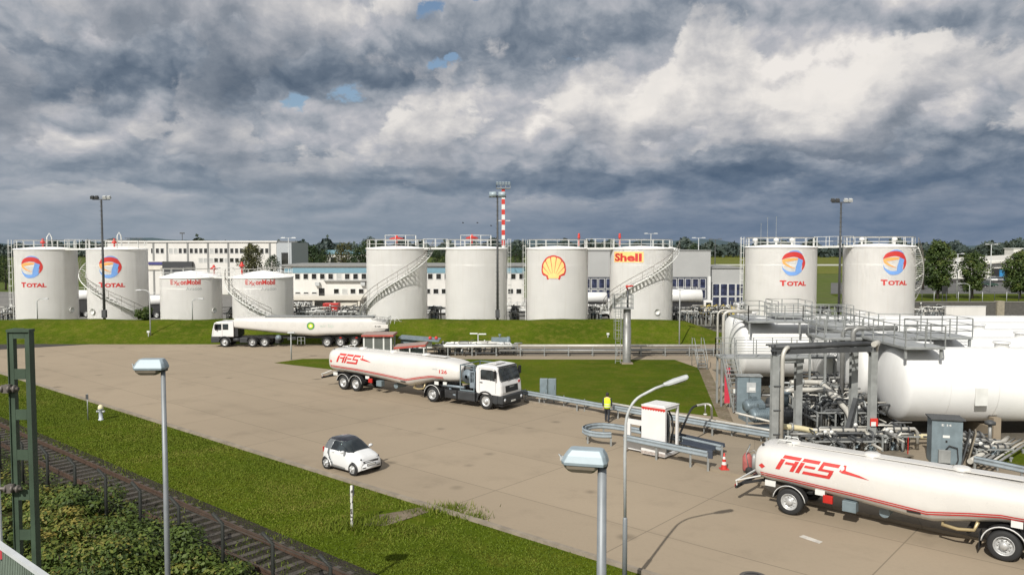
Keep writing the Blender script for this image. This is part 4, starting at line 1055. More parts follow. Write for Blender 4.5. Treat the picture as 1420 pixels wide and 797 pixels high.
# ---- long road tanker with the green and yellow emblem: x forwards, facing left in the photo; origin under the front axle
YB = 83.2
t = thing('road_tanker', 'long white road tanker with green and yellow flower emblem, parked facing left below the dike', 'tanker truck', (at(317, 470, YB).x, YB, .006), PI)
def px2x(px): return -(at(px, 470, YB - 1.2).x - at(317, 470, YB - 1.2).x)
wx = [px2x(p) for p in (317, 355.6, 372.3, 458.8, 477.5, 497.3)]
for i, x in enumerate(wx):
    for sd in (-1, 1): wheel(t, x, sd * 1.02, .50, .34 if i != 1 else .5, sd, hub=.75 if i == 0 else .5)
    mb = MB(); mb.cyl((x, -.95, .5), .08, 1.9, 10, 'y'); mb.build('axle', BLK, t)
xr = px2x(546); x0 = px2x(331); x1 = px2x(520)
mb = MB(); mb.b2((xr, -.5, .86), (1.0, .5, 1.08)); mb.b2((px2x(392), -.6, .35), (px2x(385), .6, .9)); mb.build('frame', BLK, t)
TB = Body([(x1 - 1.6, 1.35, 2.62, 1.2, 5), (x1, 1.28, 3.08, 1.24, 4), (px2x(460), 1.16, 3.10, 1.25, 4), (px2x(440), 1.10, 3.10, 1.25, 4), (px2x(420), 1.20, 3.10, 1.25, 4), (px2x(385), 1.45, 3.10, 1.25, 4), (px2x(352), 1.72, 3.10, 1.25, 4), (x0 + .02, 1.92, 3.08, 1.22, 4), (x0 + .10, 2.0, 2.95, 1.1, 4)])
mb = MB(); TB.mesh(mb); tb = mb.build('tank_body', TRW, t)
mb = MB(); TB.line(mb, [(x1, 1.34), (px2x(440), 1.20), (px2x(410), 1.33), (px2x(385), 1.52), (px2x(350), 1.80), (x0, 2.0)], .12, 1, .02); mb.build('lower_trim', STEELW, tb)
mb = MB(); st = [(px2x(440), 1.32), (px2x(410), 1.45), (px2x(385), 1.66), (px2x(350), 1.90), (x0 + .01, 2.10)]
fine = [(a[0] + (b[0] - a[0]) * k / 8, a[1] + (b[1] - a[1]) * k / 8) for a, b in zip(st, st[1:]) for k in range(8)] + [st[-1]]
up = [(x, (TB.y(x, z) + .008), z) for x, z in fine]; dn = [(x, (TB.y(x, TB.at(x)[1] + .04) + .008), TB.at(x)[1] + .04) for x, z in fine]; k = len(up)
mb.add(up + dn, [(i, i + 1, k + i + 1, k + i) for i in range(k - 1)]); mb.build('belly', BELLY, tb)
mb = MB(); mb.b2((x1 - .2, -.9, 3.10), (px2x(372), .9, 3.16)); mb.build('walkway', STEELG, t)
mb = MB(); 
for i in range(9): mb.bar((x1 + i * 1.2, .92, 3.1), (x1 + i * 1.2, .92, 3.22), .03)
mb.bar((x1, .92, 3.22), (x1 + 9.6, .92, 3.22), .03); mb.build('handrail', STEELG, t)
# emblem: petals, core
xe, ze = px2x(437), at(437, 451.8, YB - 1.25).z
def petals(r, n, rin): return [((r if i % 2 == 0 else rin) * math.sin(2 * PI * i / (2 * n)), (r if i % 2 == 0 else rin) * math.cos(2 * PI * i / (2 * n))) for i in range(2 * n)]
for nm, r, rin, n, mt, lf in (('emblem_petals', .44, .35, 18, M('emblem_green', (.02, .20, .055), .5), .02), ('emblem_petals', .33, .25, 18, M('emblem_lime', (.30, .52, .05), .5), .026), ('emblem_petals', .24, .17, 18, M('emblem_yellow', (.78, .66, .06), .5), .032), ('emblem_core', .12, .11, 12, M('emblem_white', (.85, .82, .55), .5), .038)):
    mb = MB(); pts = petals(r, n, rin); c = [(0, 0)] + pts; vs = [(xe + x, TB.y(xe, ze) + lf, ze + z) for x, z in c]
    mb.add(vs, [(0, i, i % len(pts) + 1) for i in range(1, len(pts) + 1)]); mb.build(nm, mt, tb)
vs, fs, w_ = text_mesh('air bp', 1, 0.0); mb = MB(); mb.add([(px2x(450) - x * .62, TB.y(xe, 2.3) + .02, ze - .14 + y * .5) for x, y in vs], fs); mb.build('lettering', M('pale_letter', (.50, .56, .50), .5), tb)
# rear pump section
mb = MB(); mb.b2((x1 - 1.75, .2, 1.2), (x1 - .25, 1.2, 1.9)); mb.build('pump_cabinet', BLK, t, .03)
mb = MB(); mb.b2((x1 - 1.8, 1.16, 1.95), (x1 - .12, 1.25, 2.35)); mb.build('rear_panel', TRW, t, .02)
vs, fs, w_ = text_mesh('F-VII', 1, .02); mb = MB(); mb.add([(x1 - .45 - x * .32, 1.262, 2.06 + y * .26) for x, y in vs], fs); mb.build('panel_mark', PLATET, t)
for i in range(6):
    mb = MB(); xx = x1 - .3 - i * .42; mb.tube([(xx, .8, 2.4), (xx - .1, .7, 2.95 + .15 * (i % 2)), (xx - .5, .5, 3.05 - .08 * i), (xx - .7, .3, 2.6)], .035, 6); mb.build('pipe', STEELW, t)
mb = MB(); rail_path(mb, [(x1 - .1, 1.1, 2.5), (xr + .2, 1.1, 2.3), (xr + .2, -1.1, 2.3)], .75, 2, .035, .6); mb.build('rear_railing', STEELG, t)
mb = MB(); mb.b2((xr, -1.2, 1.05), (x1 - 1.5, 1.2, 1.2)); mb.build('rear_deck', BLK, t)
# tank fittings between the axles
mb = MB(); mb.lathe([(0, -.3), (.28, -.25), (.30, .2), (0, .3)], (px2x(391), .85, .95), 18, 'y'); mb.build('air_bottle', BLUEG2, t)
mb = MB(); mb.b2((px2x(416), .7, .75), (px2x(404), 1.15, 1.05)); mb.build('valve_box', BUMP, t, .03)
mb = MB(); rail_path(mb, [(px2x(428), 1.1, .3), (px2x(418), 1.1, .3)], .75, 2, .05, .4); mb.build('side_guard', STEELG, t)
mb = MB(); mb.b2((px2x(349), .55, .45), (px2x(338), 1.18, .98)); mb.build('fuel_tank', BUMP, t, .05)
mb = MB(); mb.lathe([(.0, -.35), (.20, -.33), (.20, .33), (0, .35)], (px2x(333), .9, .75), 16, 'x'); mb.build('air_bottle', BUMP, t)
for a_, b_ in ((1, 3), (3, 6)):
    for x in wx[a_:b_]:
        mb = MB(); out = []
        for k in range(11):
            a = R(15) + (PI - R(30)) * k / 10
            out.append([(x + .62 * math.cos(a), .8, .5 + .6 * math.sin(a)), (x + .62 * math.cos(a), 1.24, .5 + .6 * math.sin(a)), (x + .59 * math.cos(a), 1.24, .5 + .57 * math.sin(a)), (x + .59 * math.cos(a), .8, .5 + .57 * math.sin(a))])
        mb.loft(out, smooth=False); mb.build('mudguard', BLK, t)
for px in (490, 512): mb = MB(); mb.box((px2x(px) + .9, 1.2, 1.0), (.22, .03, .16)); mb.build('side_reflector', REDL, t)
# cab with short nose, square outline
side = [(-.95, .85), (-.95, 2.60), (-.6, 2.72), (.85, 2.66), (1.12, 2.5), (1.30, 1.75), (1.36, .62), (.6, .62), (.6, 1.0), (-.6, 1.0)]
side = [(-.95, 1.08), (-.95, 2.55), (-.82, 2.66), (.82, 2.62), (1.05, 2.50), (1.26, 1.72), (1.33, 1.10)]
mb = MB(); mb.loft([[(x, y, z) for x, z in side] for y in (-1.2, -1.12, 1.12, 1.2)], smooth=False); cab = mb.build('cab', CABW, t, .04)
mb = MB(); mb.b2((.55, -1.2, .48), (1.40, 1.2, 1.06)); mb.build('bumper', BUMP, t, .05)
for sd in (-1, 1):
    mb = MB(); arch = []
    for k in range(13):
        a = PI * k / 12; arch.append([(.68 * math.cos(a), sd * .95, .5 + .66 * math.sin(a)), (.68 * math.cos(a), sd * 1.25, .5 + .66 * math.sin(a)), (.58 * math.cos(a), sd * 1.25, .5 + .57 * math.sin(a)), (.58 * math.cos(a), sd * .95, .5 + .57 * math.sin(a))])
    mb.loft(arch, smooth=False); mb.build('wheel_arch', BUMP, t)
    mb = MB(); p = [(.30, 1.80), (.96, 1.76), (1.02, 1.9), (.86, 2.40), (.30, 2.42)]; pts = [(x, sd * 1.203, z) for x, z in p]; mb.prism(pts, (0, sd * .012, 0)); p = [(-.42, 1.82), (.16, 1.82), (.16, 2.42), (-.42, 2.42)]
    mb.build('side_window', GLASS, cab)
    mb = MB(); mb.prism([(x, sd * 1.203, z) for x, z in p], (0, sd * .012, 0)); mb.build('side_window', GLASS, cab)
    mb = MB(); mb.tube([(.75, sd * 1.2, 2.5), (.85, sd * 1.4, 2.45), (.85, sd * 1.4, 1.9)], .018, 6); mb.box((.86, sd * 1.42, 2.15), (.1, .2, .5)); mb.build('mirror', BLK, cab)
    mb = MB(); mb.tube([(x, sd * 1.205, z) for x, z in ((.22, 1.12), (.22, 2.5), (.95, 2.46), (1.16, 1.7), (1.2, 1.12))], .008, 4); mb.build('door_seam', BUMP, cab)
mb = MB(); mb.prism([(1.235, -1.05, 1.84), (1.235, 1.05, 1.84), (1.075, 1.0, 2.44), (1.075, -1.0, 2.44)], (.03, 0, .008)); mb.build('windscreen', GLASS, cab)
mb = MB(); mb.b2((-1.35, -1.0, 1.1), (-1.0, 1.0, 2.3)); mb.build('cab_rear_rack', BLK, t)

# ------------------------------------------------------------------ small two-seater
CARW = M('car_white', (.66, .66, .65), .18, var=.02, coat=.8)
CARB = M('car_black', (.012, .013, .018), .15, var=.1, coat=.7)
SILV = M('car_silver', (.20, .21, .215), .3, .4)
TRIM = M('car_trim', (.03, .03, .032), .5)
def interp(tab, x):
    if x <= tab[0][0]: return tab[0][1]
    for a, b in zip(tab, tab[1:]):
        if x <= b[0]: return a[1] + (b[1] - a[1]) * (x - a[0]) / (b[0] - a[0])
    return tab[-1][1]
def sm(tab, x): return (interp(tab, x - .05) + interp(tab, x) * 2 + interp(tab, x + .05)) / 4
TOP = [(0, .66), (.02, .86), (.05, 1.02), (.13, 1.26), (.28, 1.44), (.55, 1.50), (.9, 1.54), (1.2, 1.53), (1.42, 1.46), (1.6, 1.37), (1.9, 1.16), (2.10, 1.02), (2.35, .93), (2.55, .84), (2.66, .72), (2.70, .48)]
WID = [(0, .58), (.05, .66), (.2, .74), (.5, .785), (1.3, .785), (2.3, .785), (2.48, .77), (2.60, .71), (2.67, .64), (2.70, .56)]
LOW = [(0, .36), (.1, .24), (.4, .19), (2.3, .17), (2.6, .20), (2.70, .28)]
def car_skin():
    xs_ = [0, .015, .04, .08] + [.12 + .035 * i for i in range(71)] + [2.60, 2.64, 2.675, 2.70]; m = 44; rows = []
    for x in xs_:
        zt, w0, zl = sm(TOP, x), sm(WID, x), sm(LOW, x); half = []
        for j in range(m):
            u = j / (m - 1)            # 0 sill .. 1 roof centre
            th = u * PI / 2; yy = math.cos(th) ** .42; zz = math.sin(th) ** .80
            z = zl + (zt - zl) * zz; k = max(0, min(1, (z - .80) / .70)); y = w0 * yy * (1 - .15 * k * k * (3 - 2 * k))
            if z < .45: y *= .96 + .04 * (z - zl) / (.45 - zl + 1e-6)
            half.append((x, -y, z))
        rows.append(half)
    return xs_, rows, m
def cls(x, z, y, ye):
    """which panel a face of the skin belongs to; ye = half width of the car there"""
    y = abs(y)
    if z > .985:
        if z > 1.40 and x < 1.50: return 'roof'
        if x > 1.30 and x < 2.09 and y < ye - .10: return 'windscreen'
        if x < .36 and y < .50: return 'rear_window'
        if .70 + (z - .99) * .20 < x < 1.92 - (z - .99) * 1.05 and z < 1.37: return 'side_window'
        if x > 1.9 - (z - .99) * .6 and z < 1.04: return 'body'
        return 'safety_cell'
    if z < .82:
        lo = .50 + max(0, (.80 - z)) * .62
        if .26 < z and lo < x < lo + .13: return 'safety_cell'
        if .20 < z <= .27 and .80 < x < 1.75: return 'safety_cell'
        return 'body'
    return 'safety_cell' if .50 < x < .66 else 'body'
def make_car(label, loc, rz, group=None, paint=None, black_roof=True, name='parked_car'):
    t = thing(name, label, 'car', loc, rz, group)
    xs_, rows, m = car_skin(); parts = {}
    for sd in (1, -1):
        for i in range(len(rows) - 1):
            for j in range(m - 1):
                q = [rows[i][j], rows[i + 1][j], rows[i + 1][j + 1], rows[i][j + 1]]
                c = [sum(p[k] for p in q) / 4 for k in range(3)]
                pt = cls(c[0], c[2], c[1], max(.3, -rows[i][int(m * .30)][1]) if False else (abs(rows[i][0][1]) * (1 - .15 * max(0, min(1, (c[2] - .8) / .7)) ** 1.2))); mb = parts.setdefault(pt, {'v': {}, 'vs': [], 'f': []}); f = []
                for p in q:
                    key = (round(p[0], 4), round(p[1] * sd, 4), round(p[2], 4))
                    if key not in mb['v']: mb['v'][key] = len(mb['vs']); mb['vs'].append(key)
                    f.append(mb['v'][key])
                f = list(dict.fromkeys(f))
                if len(f) > 2: mb['f'].append(tuple(f if sd > 0 else f[::-1]))
    mb = parts['body']
    for rw in (rows[0], rows[-1]):
        o_ = len(mb['vs']); ring = [(p[0], p[1] * sd, p[2]) for sd in (1, -1) for p in (rw if sd > 0 else rw[::-1])]
        mb['vs'] += ring; mb['f'].append(tuple(range(o_, o_ + len(ring))))
    for nm, mt in (('body', paint or CARW), ('windscreen', GLASS), ('rear_window', GLASS), ('side_window', GLASS), ('roof', CARB if black_roof else (paint or CARW)), ('safety_cell', SILV)):
        if nm in parts: mb = MB(); mb.add(parts[nm]['vs'], parts[nm]['f'], True); o = mb.build(nm, mt, t); o.modifiers.new('thick', 'SOLIDIFY').thickness = .01
    mb = MB(); mb.b2((.12, -.55, .16), (2.5, .55, .5)); mb.build('underbody', BLK, t)
    mb = MB(); mb.b2((.5, -.62, .4), (1.9, .62, .95)); mb.build('cabin', BLK, t)
    for x in (.42, 2.27):
        for sd in (-1, 1):
            mb = MB(); mb.lathe([(.0, 0), (.32, 0), (.32, .03), (.29, .035)], (0, 0, 0), 28, 'y'); o = mb.build('wheel_arch', TRIM, t); o.location = (x, sd * .755 - (.0 if sd > 0 else .0) - (.03 if sd > 0 else .0), .30)
            w_ = wheel(t, x, sd * .69, .29, .19, sd, hub=.7)
            mb = MB()
            for k in range(5): a = 2 * PI * k / 5 + .3; mb.bar((.03 * math.cos(a), sd * .09, .03 * math.sin(a)), (.20 * math.cos(a), sd * .095, .20 * math.sin(a)), .05, .03)
            mb.build('spokes', RIMM, w_)
    def front(y, z): 
        # x of the nose at height z and offset y
        for x in np.linspace(2.70, 2.0, 141):
            zt, w0, zl = sm(TOP, x), sm(WID, x), sm(LOW, x)
            if zl <= z <= zt:
                s_ = ((z - zl) / (zt - zl)) ** (1 / .80); yy = w0 * math.cos(math.asin(min(1, s_))) ** .42
                if abs(y) <= yy: return x
        return 2.4
    def panel(name, pts, mt, lift=.012):
        mb = MB(); mb.prism([(front(y, z) + lift - .03, y, z) for y, z in pts], (.03, 0, 0)); return mb.build(name, mt, t)
    panel('grille', [(-.42, .56), (.42, .56), (.48, .63), (.30, .65), (-.30, .65), (-.48, .63)], TRIM)
    panel('number_plate', [(-.26, .41), (.26, .41), (.26, .515), (-.26, .515)], PLATET, .02)
    panel('plate_face', [(-.23, .43), (.23, .43), (.23, .495), (-.23, .495)], LAMPG if 'lamp_grey' in MATS and False else PLATE, .026)
    panel('lower_grille', [(-.54, .33), (-.32, .33), (-.32, .375), (-.54, .385)], TRIM); panel('lower_grille', [(.54, .33), (.32, .33), (.32, .375), (.54, .385)], TRIM)
    for sd in (-1, 1):
        mb = MB(); pts = []
        for y, z in ((.36, .74), (.50, .70), (.62, .72), (.66, .82), (.58, .87), (.44, .82)):
            pts.append((front(sd * y, z) + .02, sd * y, z))
        mb.prism(pts, (-.03, 0, -.01)); mb.build('headlamp', LAMPW, t)
        mb = MB(); mb.lathe([(.0, .04), (.035, .03), (.045, 0)], (front(sd * .53, .74) + .015, sd * .53, .745), 12, 'x'); mb.build('lamp_lens', TRIM, t)
        mb = MB(); mb.lathe([(0, -.11), (.06, -.09), (.075, 0), (.06, .08), (0, .10)], (1.72, sd * .86, 1.02), 12, 'y'); mb.bar((1.75, sd * .72, .98), (1.72, sd * .82, 1.0), .04); mb.build('wing_mirror', paint or CARW, t)
        mb = MB(); mb.box((.03, sd * .58, .86), (.05, .1, .24)); mb.build('tail_lamp', REDL, t, .02)
        mb = MB(); mb.box((.92, sd * .775, .90), (.16, .03, .035)); mb.build('door_handle', paint or CARW, t)
    return t
cr = gp(452, 650); cf = gp(486, 659); d = cf - cr; ra_ = math.atan2(d.y, d.x); rn = V((-math.sin(ra_), math.cos(ra_), 0)); rf = V((math.cos(ra_), math.sin(ra_), 0))
make_car('small white two-seater car with black roof parked beside the grass verge', tuple(cr + rn * .78 - rf * .42 + V((0, 0, .006))), ra_)
# ------------------------------------------------------------------ lamps
LAMPG = M('lamp_grey', (.29, .35, .38), .45, .1, var=.15)
LAMPL = M('lamp_pale', (.42, .43, .425), .45, var=.12)
POLEG = M('lamp_pole', (.22, .235, .245), .5, .25, var=.15, scale=2, streak=.3)
DIFF = M('lamp_diffuser', (.20, .17, .13), .3)
def box_lamp(label, pos, head, k, yaw, pk=.85):
    """post-top lamp: hipped lid over a shallow glass bowl, the head hanging to one side"""
    t = thing('street_lamp', label, 'street lamp', pos, yaw)
    H = head
    mb = MB(); mb.tube([(0, 0, 0), (0, 0, H * .5), (0, 0, H - .05)], [.095 * pk, .086 * pk, .072 * pk], 14); mb.build('pole', POLEG, t)
    L, W, h = .82 * k, .50 * k, .24 * k
    def ring(x0, x1, w, z): return [(x0 + .07 * k, -w, z), (x1 - .05 * k, -w, z), (x1, -w * .6, z), (x1, w * .6, z), (x1 - .05 * k, w, z), (x0 + .07 * k, w, z), (x0, w * .55, z), (x0, -w * .55, z)]
    mb = MB(); a, b = -L + .06 * k, .10 * k
    mb.loft([ring(a, b, W / 2, H - .04), ring(a - .01, b + .01, W / 2 + .01, H + .01), ring(a + .05 * k, b - .02 * k, W * .44, H + h * .55), ring(a + .14 * k, b - .08 * k, W * .30, H + h), ring(a + .17 * k, b - .12 * k, W * .22, H + h * 1.02)], smooth=False)
    hd = mb.build('lamp_head', LAMPG, t, .012 * k)
    mb = MB(); mb.loft([ring(a + .02, b - .16 * k, W * .46, H - .041), ring(a + .05 * k, b - .17 * k, W * .43, H - .12 * k), ring(a + .13 * k, b - .25 * k, W * .30, H - .20 * k)], smooth=False); mb.build('diffuser', DIFF, t, .01)
    mb = MB(); mb.box((.02, 0, H - .02), (.16 * k, .2 * k, .16 * k)); mb.build('spigot', STEELD, t, .01)
    mb = MB(); mb.box((a - .02, 0, H + .02), (.05 * k, .12 * k, .06 * k)); mb.tube([(a - .03, -.03, H + .04), (a - .07, 0, H + .08), (a - .03, .03, H + .04)], .012 * k, 6); mb.build('latch', LAMPL, t)
    return t
p = at(835, 640, 12.6); pb = V((p.x, p.y, 0)); box_lamp('grey box-headed street lamp nearest the camera, bottom centre', pb, p.z, .84, R(-14), 1.0)
p = at(226, 509, 17.6); pb = V((p.x, p.y, 0)); box_lamp('grey box-headed street lamp on the left above the grass verge', pb, p.z, .80, R(2), .70)
# curved lamp on the near kerb
pb = gp(866, 822); t = thing('street_lamp', 'tall street lamp with a curved arm reaching right over the apron', 'street lamp', pb, R(8))
mb = MB(); mb.tube([(0, 0, 0), (0, 0, 2.3), (0, 0, 2.34)], [.075, .07, .05], 14); mb.build('pole_foot', POLEG, t)
arm = [(0, 0, 2.3), (-.02, 0, 4.2), (0, 0, 5.1)] + [(.72 - .72 * math.cos(a), 0, 5.1 + .98 * math.sin(a)) for a in np.linspace(.1, R(68), 9)]
last = V(arm[-1]); arm.append(tuple(last + V((.45, 0, .22)))); arm.append(tuple(last + V((.80, 0, .34))))
mb = MB(); mb.tube(arm, [.048] * 3 + [.042] * (len(arm) - 3), 12); mb.build('arm', LAMPL, t)
e = last + V((.72, 0, .31)); mb = MB()
def rg(x, w, z0, z1): return [(x, -w, z0), (x, w, z0), (x, w, z1), (x, w * .5, z1 + .04), (x, -w * .5, z1 + .04), (x, -w, z1)]
mb.loft([rg(0, .05, -.02, .03), rg(.12, .10, -.03, .04), rg(.35, .14, -.01, .07), rg(.72, .13, .02, .09), rg(.78, .09, .05, .09)], smooth=False); mb.xf(Matrix.Translation(e) @ Matrix.Rotation(R(-13), 4, 'Y')); mb.build('lamp_head', LAMPL, t, .01)
mb = MB(); mb.loft([rg(.30, .10, -.05, -.02), rg(.68, .10, -.02, .01)], smooth=False); mb.xf(Matrix.Translation(e) @ Matrix.Rotation(R(-13), 4, 'Y')); mb.build('diffuser', DIFF, t)

def small_lamp(label, px, pyb, pyt, dirx, name='street_lamp', Y=None, zb=0.0):
    pb = at(px, pyb, Y) if Y else gp(px, pyb, zb); top = at(px, pyt, pb.y); h = top.z - pb.z
    t = thing(name, label, 'street lamp', pb)
    mb = MB(); mb.tube([(0, 0, 0), (0, 0, h - .5)] + [(dirx * .6 * (1 - math.cos(a)), 0, h - .5 + .5 * math.sin(a)) for a in np.linspace(.2, PI / 2, 5)] + [(dirx * .9, 0, h)], [.07, .06] + [.045] * 6, 8); mb.build('pole', LAMPL, t)
    mb = MB(); mb.box((dirx * 1.15, 0, h), (.7, .26, .13), taper=.8); mb.build('lamp_head', LAMPL, t, .03); return t
small_lamp('thin street lamp at the far apron edge, in front of the dike on the left', 209, 474, 402, -1)
small_lamp('low grey lamp post seen against the leftmost tank', 52, 444, 414, .9, Y=92.0)
small_lamp('low grey lamp post seen against the left short tank', 267, 444, 414, .9, Y=92.0)

def mast(label, px, pyb, Yd, pyt, kind, group=None, rad=.16):
    b = at(px, pyb, Yd); h = at(px, pyt, Yd).z - b.z
    t = thing('floodlight_mast', label, 'floodlight mast', b, group=group)
    mb = MB(); mb.tube([(0, 0, 0), (0, 0, h)], [rad, rad * .62], 10)
    mb.build('pole', STEELD, t)
    mb = MB(); mb.box((0, 0, 1.0), (.5, .4, .9)); mb.build('junction_box', STEELD, t, .03)
    mb = MB()
    for i in range(int(h / .5)): mb.bar((-.22, -.1, .8 + i * .5), (.22, -.1, .8 + i * .5), .025)
    mb.bar((0, -.1, .5), (0, -.1, h - .2), .04); mb.build('rungs', STEELD, t)
    if kind == 'drums':
        for x in (-.52, .52): mb = MB(); mb.lathe([(0, -.42), (.30, -.40), (.34, .30), (.25, .42), (0, .44)], (x, -.1, h + .1), 18, 'x' ); mb.build('floodlight', LAMPG, t)
        mb = MB(); mb.bar((-1, 0, h - .2), (1, 0, h - .2), .1); mb.build('crossbar', STEELD, t)
    else:
        mb = MB(); mb.bar((-1.0, 0, h - .05), (1.0, 0, h - .05), .1); mb.build('crossbar', STEELD, t)
        for x in (-.95, -.45, .45, .95): mb = MB(); mb.box((x, -.15, h + .18), (.42, .36, .34), rx=R(25), taper=.8); mb.build('floodlight', LAMPL if x > .3 else STEELD, t, .02)
    return t
mast('slim grey floodlight mast in front of the second tank from the left', 145, 447, 91.0, 276, 'boxes')
mast('grey floodlight mast with two drum lamps in front of the plain tank', 690, 447, 91.0, 271, 'drums')
mast('grey floodlight mast with box lamps between the right-hand tanks', 1163, 440, 86.0, 280, 'boxes', rad=.14)
# red and white mast far behind
b = at(698, 420, 150.0); h = at(698, 262, 150.0).z; t = thing('striped_mast', 'red and white striped lattice mast with a floodlight crown behind the tanks', 'mast', (b.x, 150, 0))
for k in range(22):
    mb = MB(); z0, z1 = h * k / 22, h * (k + 1) / 22 - .002; mb.box((0, 0, (z0 + z1) / 2), (.62, .62, z1 - z0)); mb.build('red_segment' if k % 2 else 'white_segment', RED if k % 2 else STEELW, t)
mb = MB(); mb.box((0, 0, h + .08), (2.6, 1.2, .14)); rail_path(mb, [(-1.3, -.6, h + .15), (1.3, -.6, h + .15), (1.3, .6, h + .15), (-1.3, .6, h + .15)], 1.0, 2, .08, .9, True); mb.build('crown_platform', STEELG, t)
for x in (-1.1, -.55, 0, .55, 1.1): mb = MB(); mb.box((x, -.7, h + 1.0), (.42, .3, .5), rx=R(20)); mb.build('floodlight', LAMPG, t)
mb = MB(); mb.bar((-1.3, 0, h * .72), (1.3, 0, h * .72), .12); mb.build('crossbar', STEELW, t)

# ------------------------------------------------------------------ guard rails: corrugated beam on posts
GRAIL = M('guard_rail_zinc', (.30, .345, .37), .5, .25, var=.2, scale=1.2, streak=.35, dirt=(.20, .21, .21))
def w_profile(): return [(-.155, 0), (-.115, .04), (-.07, .045), (-.03, .0), (.03, .0), (.07, .045), (.115, .04), (.155, 0)]
def w_beam(mb, pts, z, side=1.0, off=.0):
    secs = []; n = len(pts)
    for i, p in enumerate(pts):
        d = (V(pts[min(i + 1, n - 1)]) - V(pts[max(i - 1, 0)])); d.z = 0; d.normalize(); nn = V((-d.y, d.x, 0)) * side
        pr = w_profile(); ring = [V(p) + nn * (off + y) + V((0, 0, z + h_)) for h_, y in pr] + [V(p) + nn * (off + y - .012) + V((0, 0, z + h_)) for h_, y in reversed(pr)]
        secs.append(ring)
    mb.loft(secs, smooth=False)
def guard_rail(label, pts, z=.60, posts=2.0, both=True, group=None, extra=None):
    o = V(pts[0]); o.z = pts[0][2]; P_ = [V(p) - o for p in pts]
    t = thing('guard_rail', label, 'guard rail', o, group=group)
    for sd in ((1, -1) if both else (1,)):
        mb = MB(); w_beam(mb, P_, z, sd, .06); mb.build('beam', GRAIL, t)
    acc = 0; seq = [P_[0]]
    for a, b in zip(P_, P_[1:]):
        L = (b - a).length
        while acc + L >= posts: k = (posts - acc) / L; a = a.lerp(b, k); L = (b - a).length; acc = 0; seq.append(a.copy())
        acc += L
    if acc > .5: seq.append(P_[-1])
    for q in seq: mb = MB(); mb.bar(q, q + V((0, 0, z + .10)), .09, .07); mb.build('post', STEELG, t)
    return t, P_, o
g0, g1 = gp(700, 536.5, .75), gp(1096, 604, .75); g0.z = g1.z = 0
n = 12; pts = [g0.lerp(g1, i / n) for i in range(n + 1)]
gt, P_, o = guard_rail('long zinc guard rail with double beam along the island behind the man', pts, .62, 3.2)
GP_ = M('service_pipe', (.52, .50, .45), .4, .3, var=.12, streak=.2)
off = V((.55, .62, 0)); t = thing('pipe_run', 'low pale steel pipes running just behind the long guard rail', 'pipes', o)
for k, (f, zz, r_) in enumerate(((.30, .80, .075), (.75, .35, .06), (.95, .35, .05), (1.15, .30, .045))):
    mb = MB(); mb.tube([p + off * f + V((0, 0, zz)) for p in P_[(5 if k == 0 else 0):]], r_, 8); mb.build('pipe', GP_ if k < 2 else STEELG, t)
mb = MB()
for i in range(0, len(P_), 1): mb.bar(P_[i] + off * .25, P_[i] + off * 1.25, .06); mb.bar(P_[i] + off * .3, P_[i] + off * .3 + V((0, 0, .8)), .06); mb.bar(P_[i] + off * .25 + V((0, 0, .25)), P_[i] + off * 1.25 + V((0, 0, .25)), .07)
o_ = mb.build('pipe_supports', STEELG, t); tag(o_, kind='stuff')
g0, g1 = gp(1352, 633, .75), gp(1500, 664, .75); g0.z = g1.z = .02
guard_rail('zinc guard rail at the right edge beside the grass patch', [g0.lerp(g1, i / 4) for i in range(5)], .62, 2.0)
# the loop round the filling point
zb = .75
a1 = [gp(*q, zb) for q in ((1001, 616.5), (940, 603), (880, 592), (852, 587.5), (836, 586))]
c_ = (gp(836, 586, zb) + gp(840, 599, zb)) / 2; r_ = (gp(836, 586, zb) - gp(840, 599, zb)).length / 2
v0 = (gp(836, 586, zb) - c_); loop = [c_ + Matrix.Rotation(a, 3, 'Z') @ v0 for a in np.linspace(0.3, PI * 1.08, 10)]
pts = [V((p.x, p.y, 0.0)) for p in a1 + loop]
dense = []
for a, b in zip(pts, pts[1:]):
    k = max(1, int((b - a).length / .6)); dense += [a.lerp(b, i / k) for i in range(k)]
dense.append(pts[-1])
guard_rail('zinc guard rail curling round the left end of the filling point', dense, .60, 2.4, both=True)
fa, fb = gp(866, 603, .92), gp(982, 626, .92)
fa.z = fb.z = 0; t, _, _ = guard_rail('straight zinc guard rail in front of the white filling cabinet', [fa.lerp(fb, i / 6) for i in range(7)], .80, 1.9)
mb = MB(); d = (fb - fa); mb.box(d + V((.05, -.03, .80)), (.34, .10, .36), rz=math.atan2(d.y, d.x)); mb.build('end_shield', M('dark_blue_steel', (.045, .055, .075), .5), t, .02)

# ------------------------------------------------------------------ white filling cabinet
sa = math.atan2(A_.y, A_.x); c = gp(922, 637.5); t = thing('filling_cabinet', 'white open-sided filling cabinet with red and white trim, hoses inside', 'filling cabinet', c + V((0, 0, .12)), sa)
W_, D_, H_ = 1.35, 1.35, 2.42      # local: x along the apron edge, y away from it; origin at the near right corner
mb = MB(); mb.b2((-W_, 0, 0), (0, .04, H_)); mb.build('front_wall', CABW, t)
mb = MB(); mb.b2((-W_, .045, 0), (-W_ + .04, D_, H_)); mb.build('side_wall', CABW, t)
mb = MB(); mb.b2((-.12, .045, 0), (-.0, .14, H_)); mb.b2((-.12, D_ - .12, 0), (0, D_, H_)); mb.b2((-.118, .05, 0), (-.002, D_ - .01, .12)); mb.b2((-.118, .14, H_ - .12), (-.002, D_ - .12, H_)); mb.build('side_frame', CABW, t)
mb = MB(); mb.b2((-W_ - .02, -.02, H_ + .002), (.02, D_ + .02, H_ + .05)); mb.b2((-W_ + .1, .1, H_ + .05), (-.1, D_ - .1, H_ + .09)); mb.build('roof', CABW, t, .01)
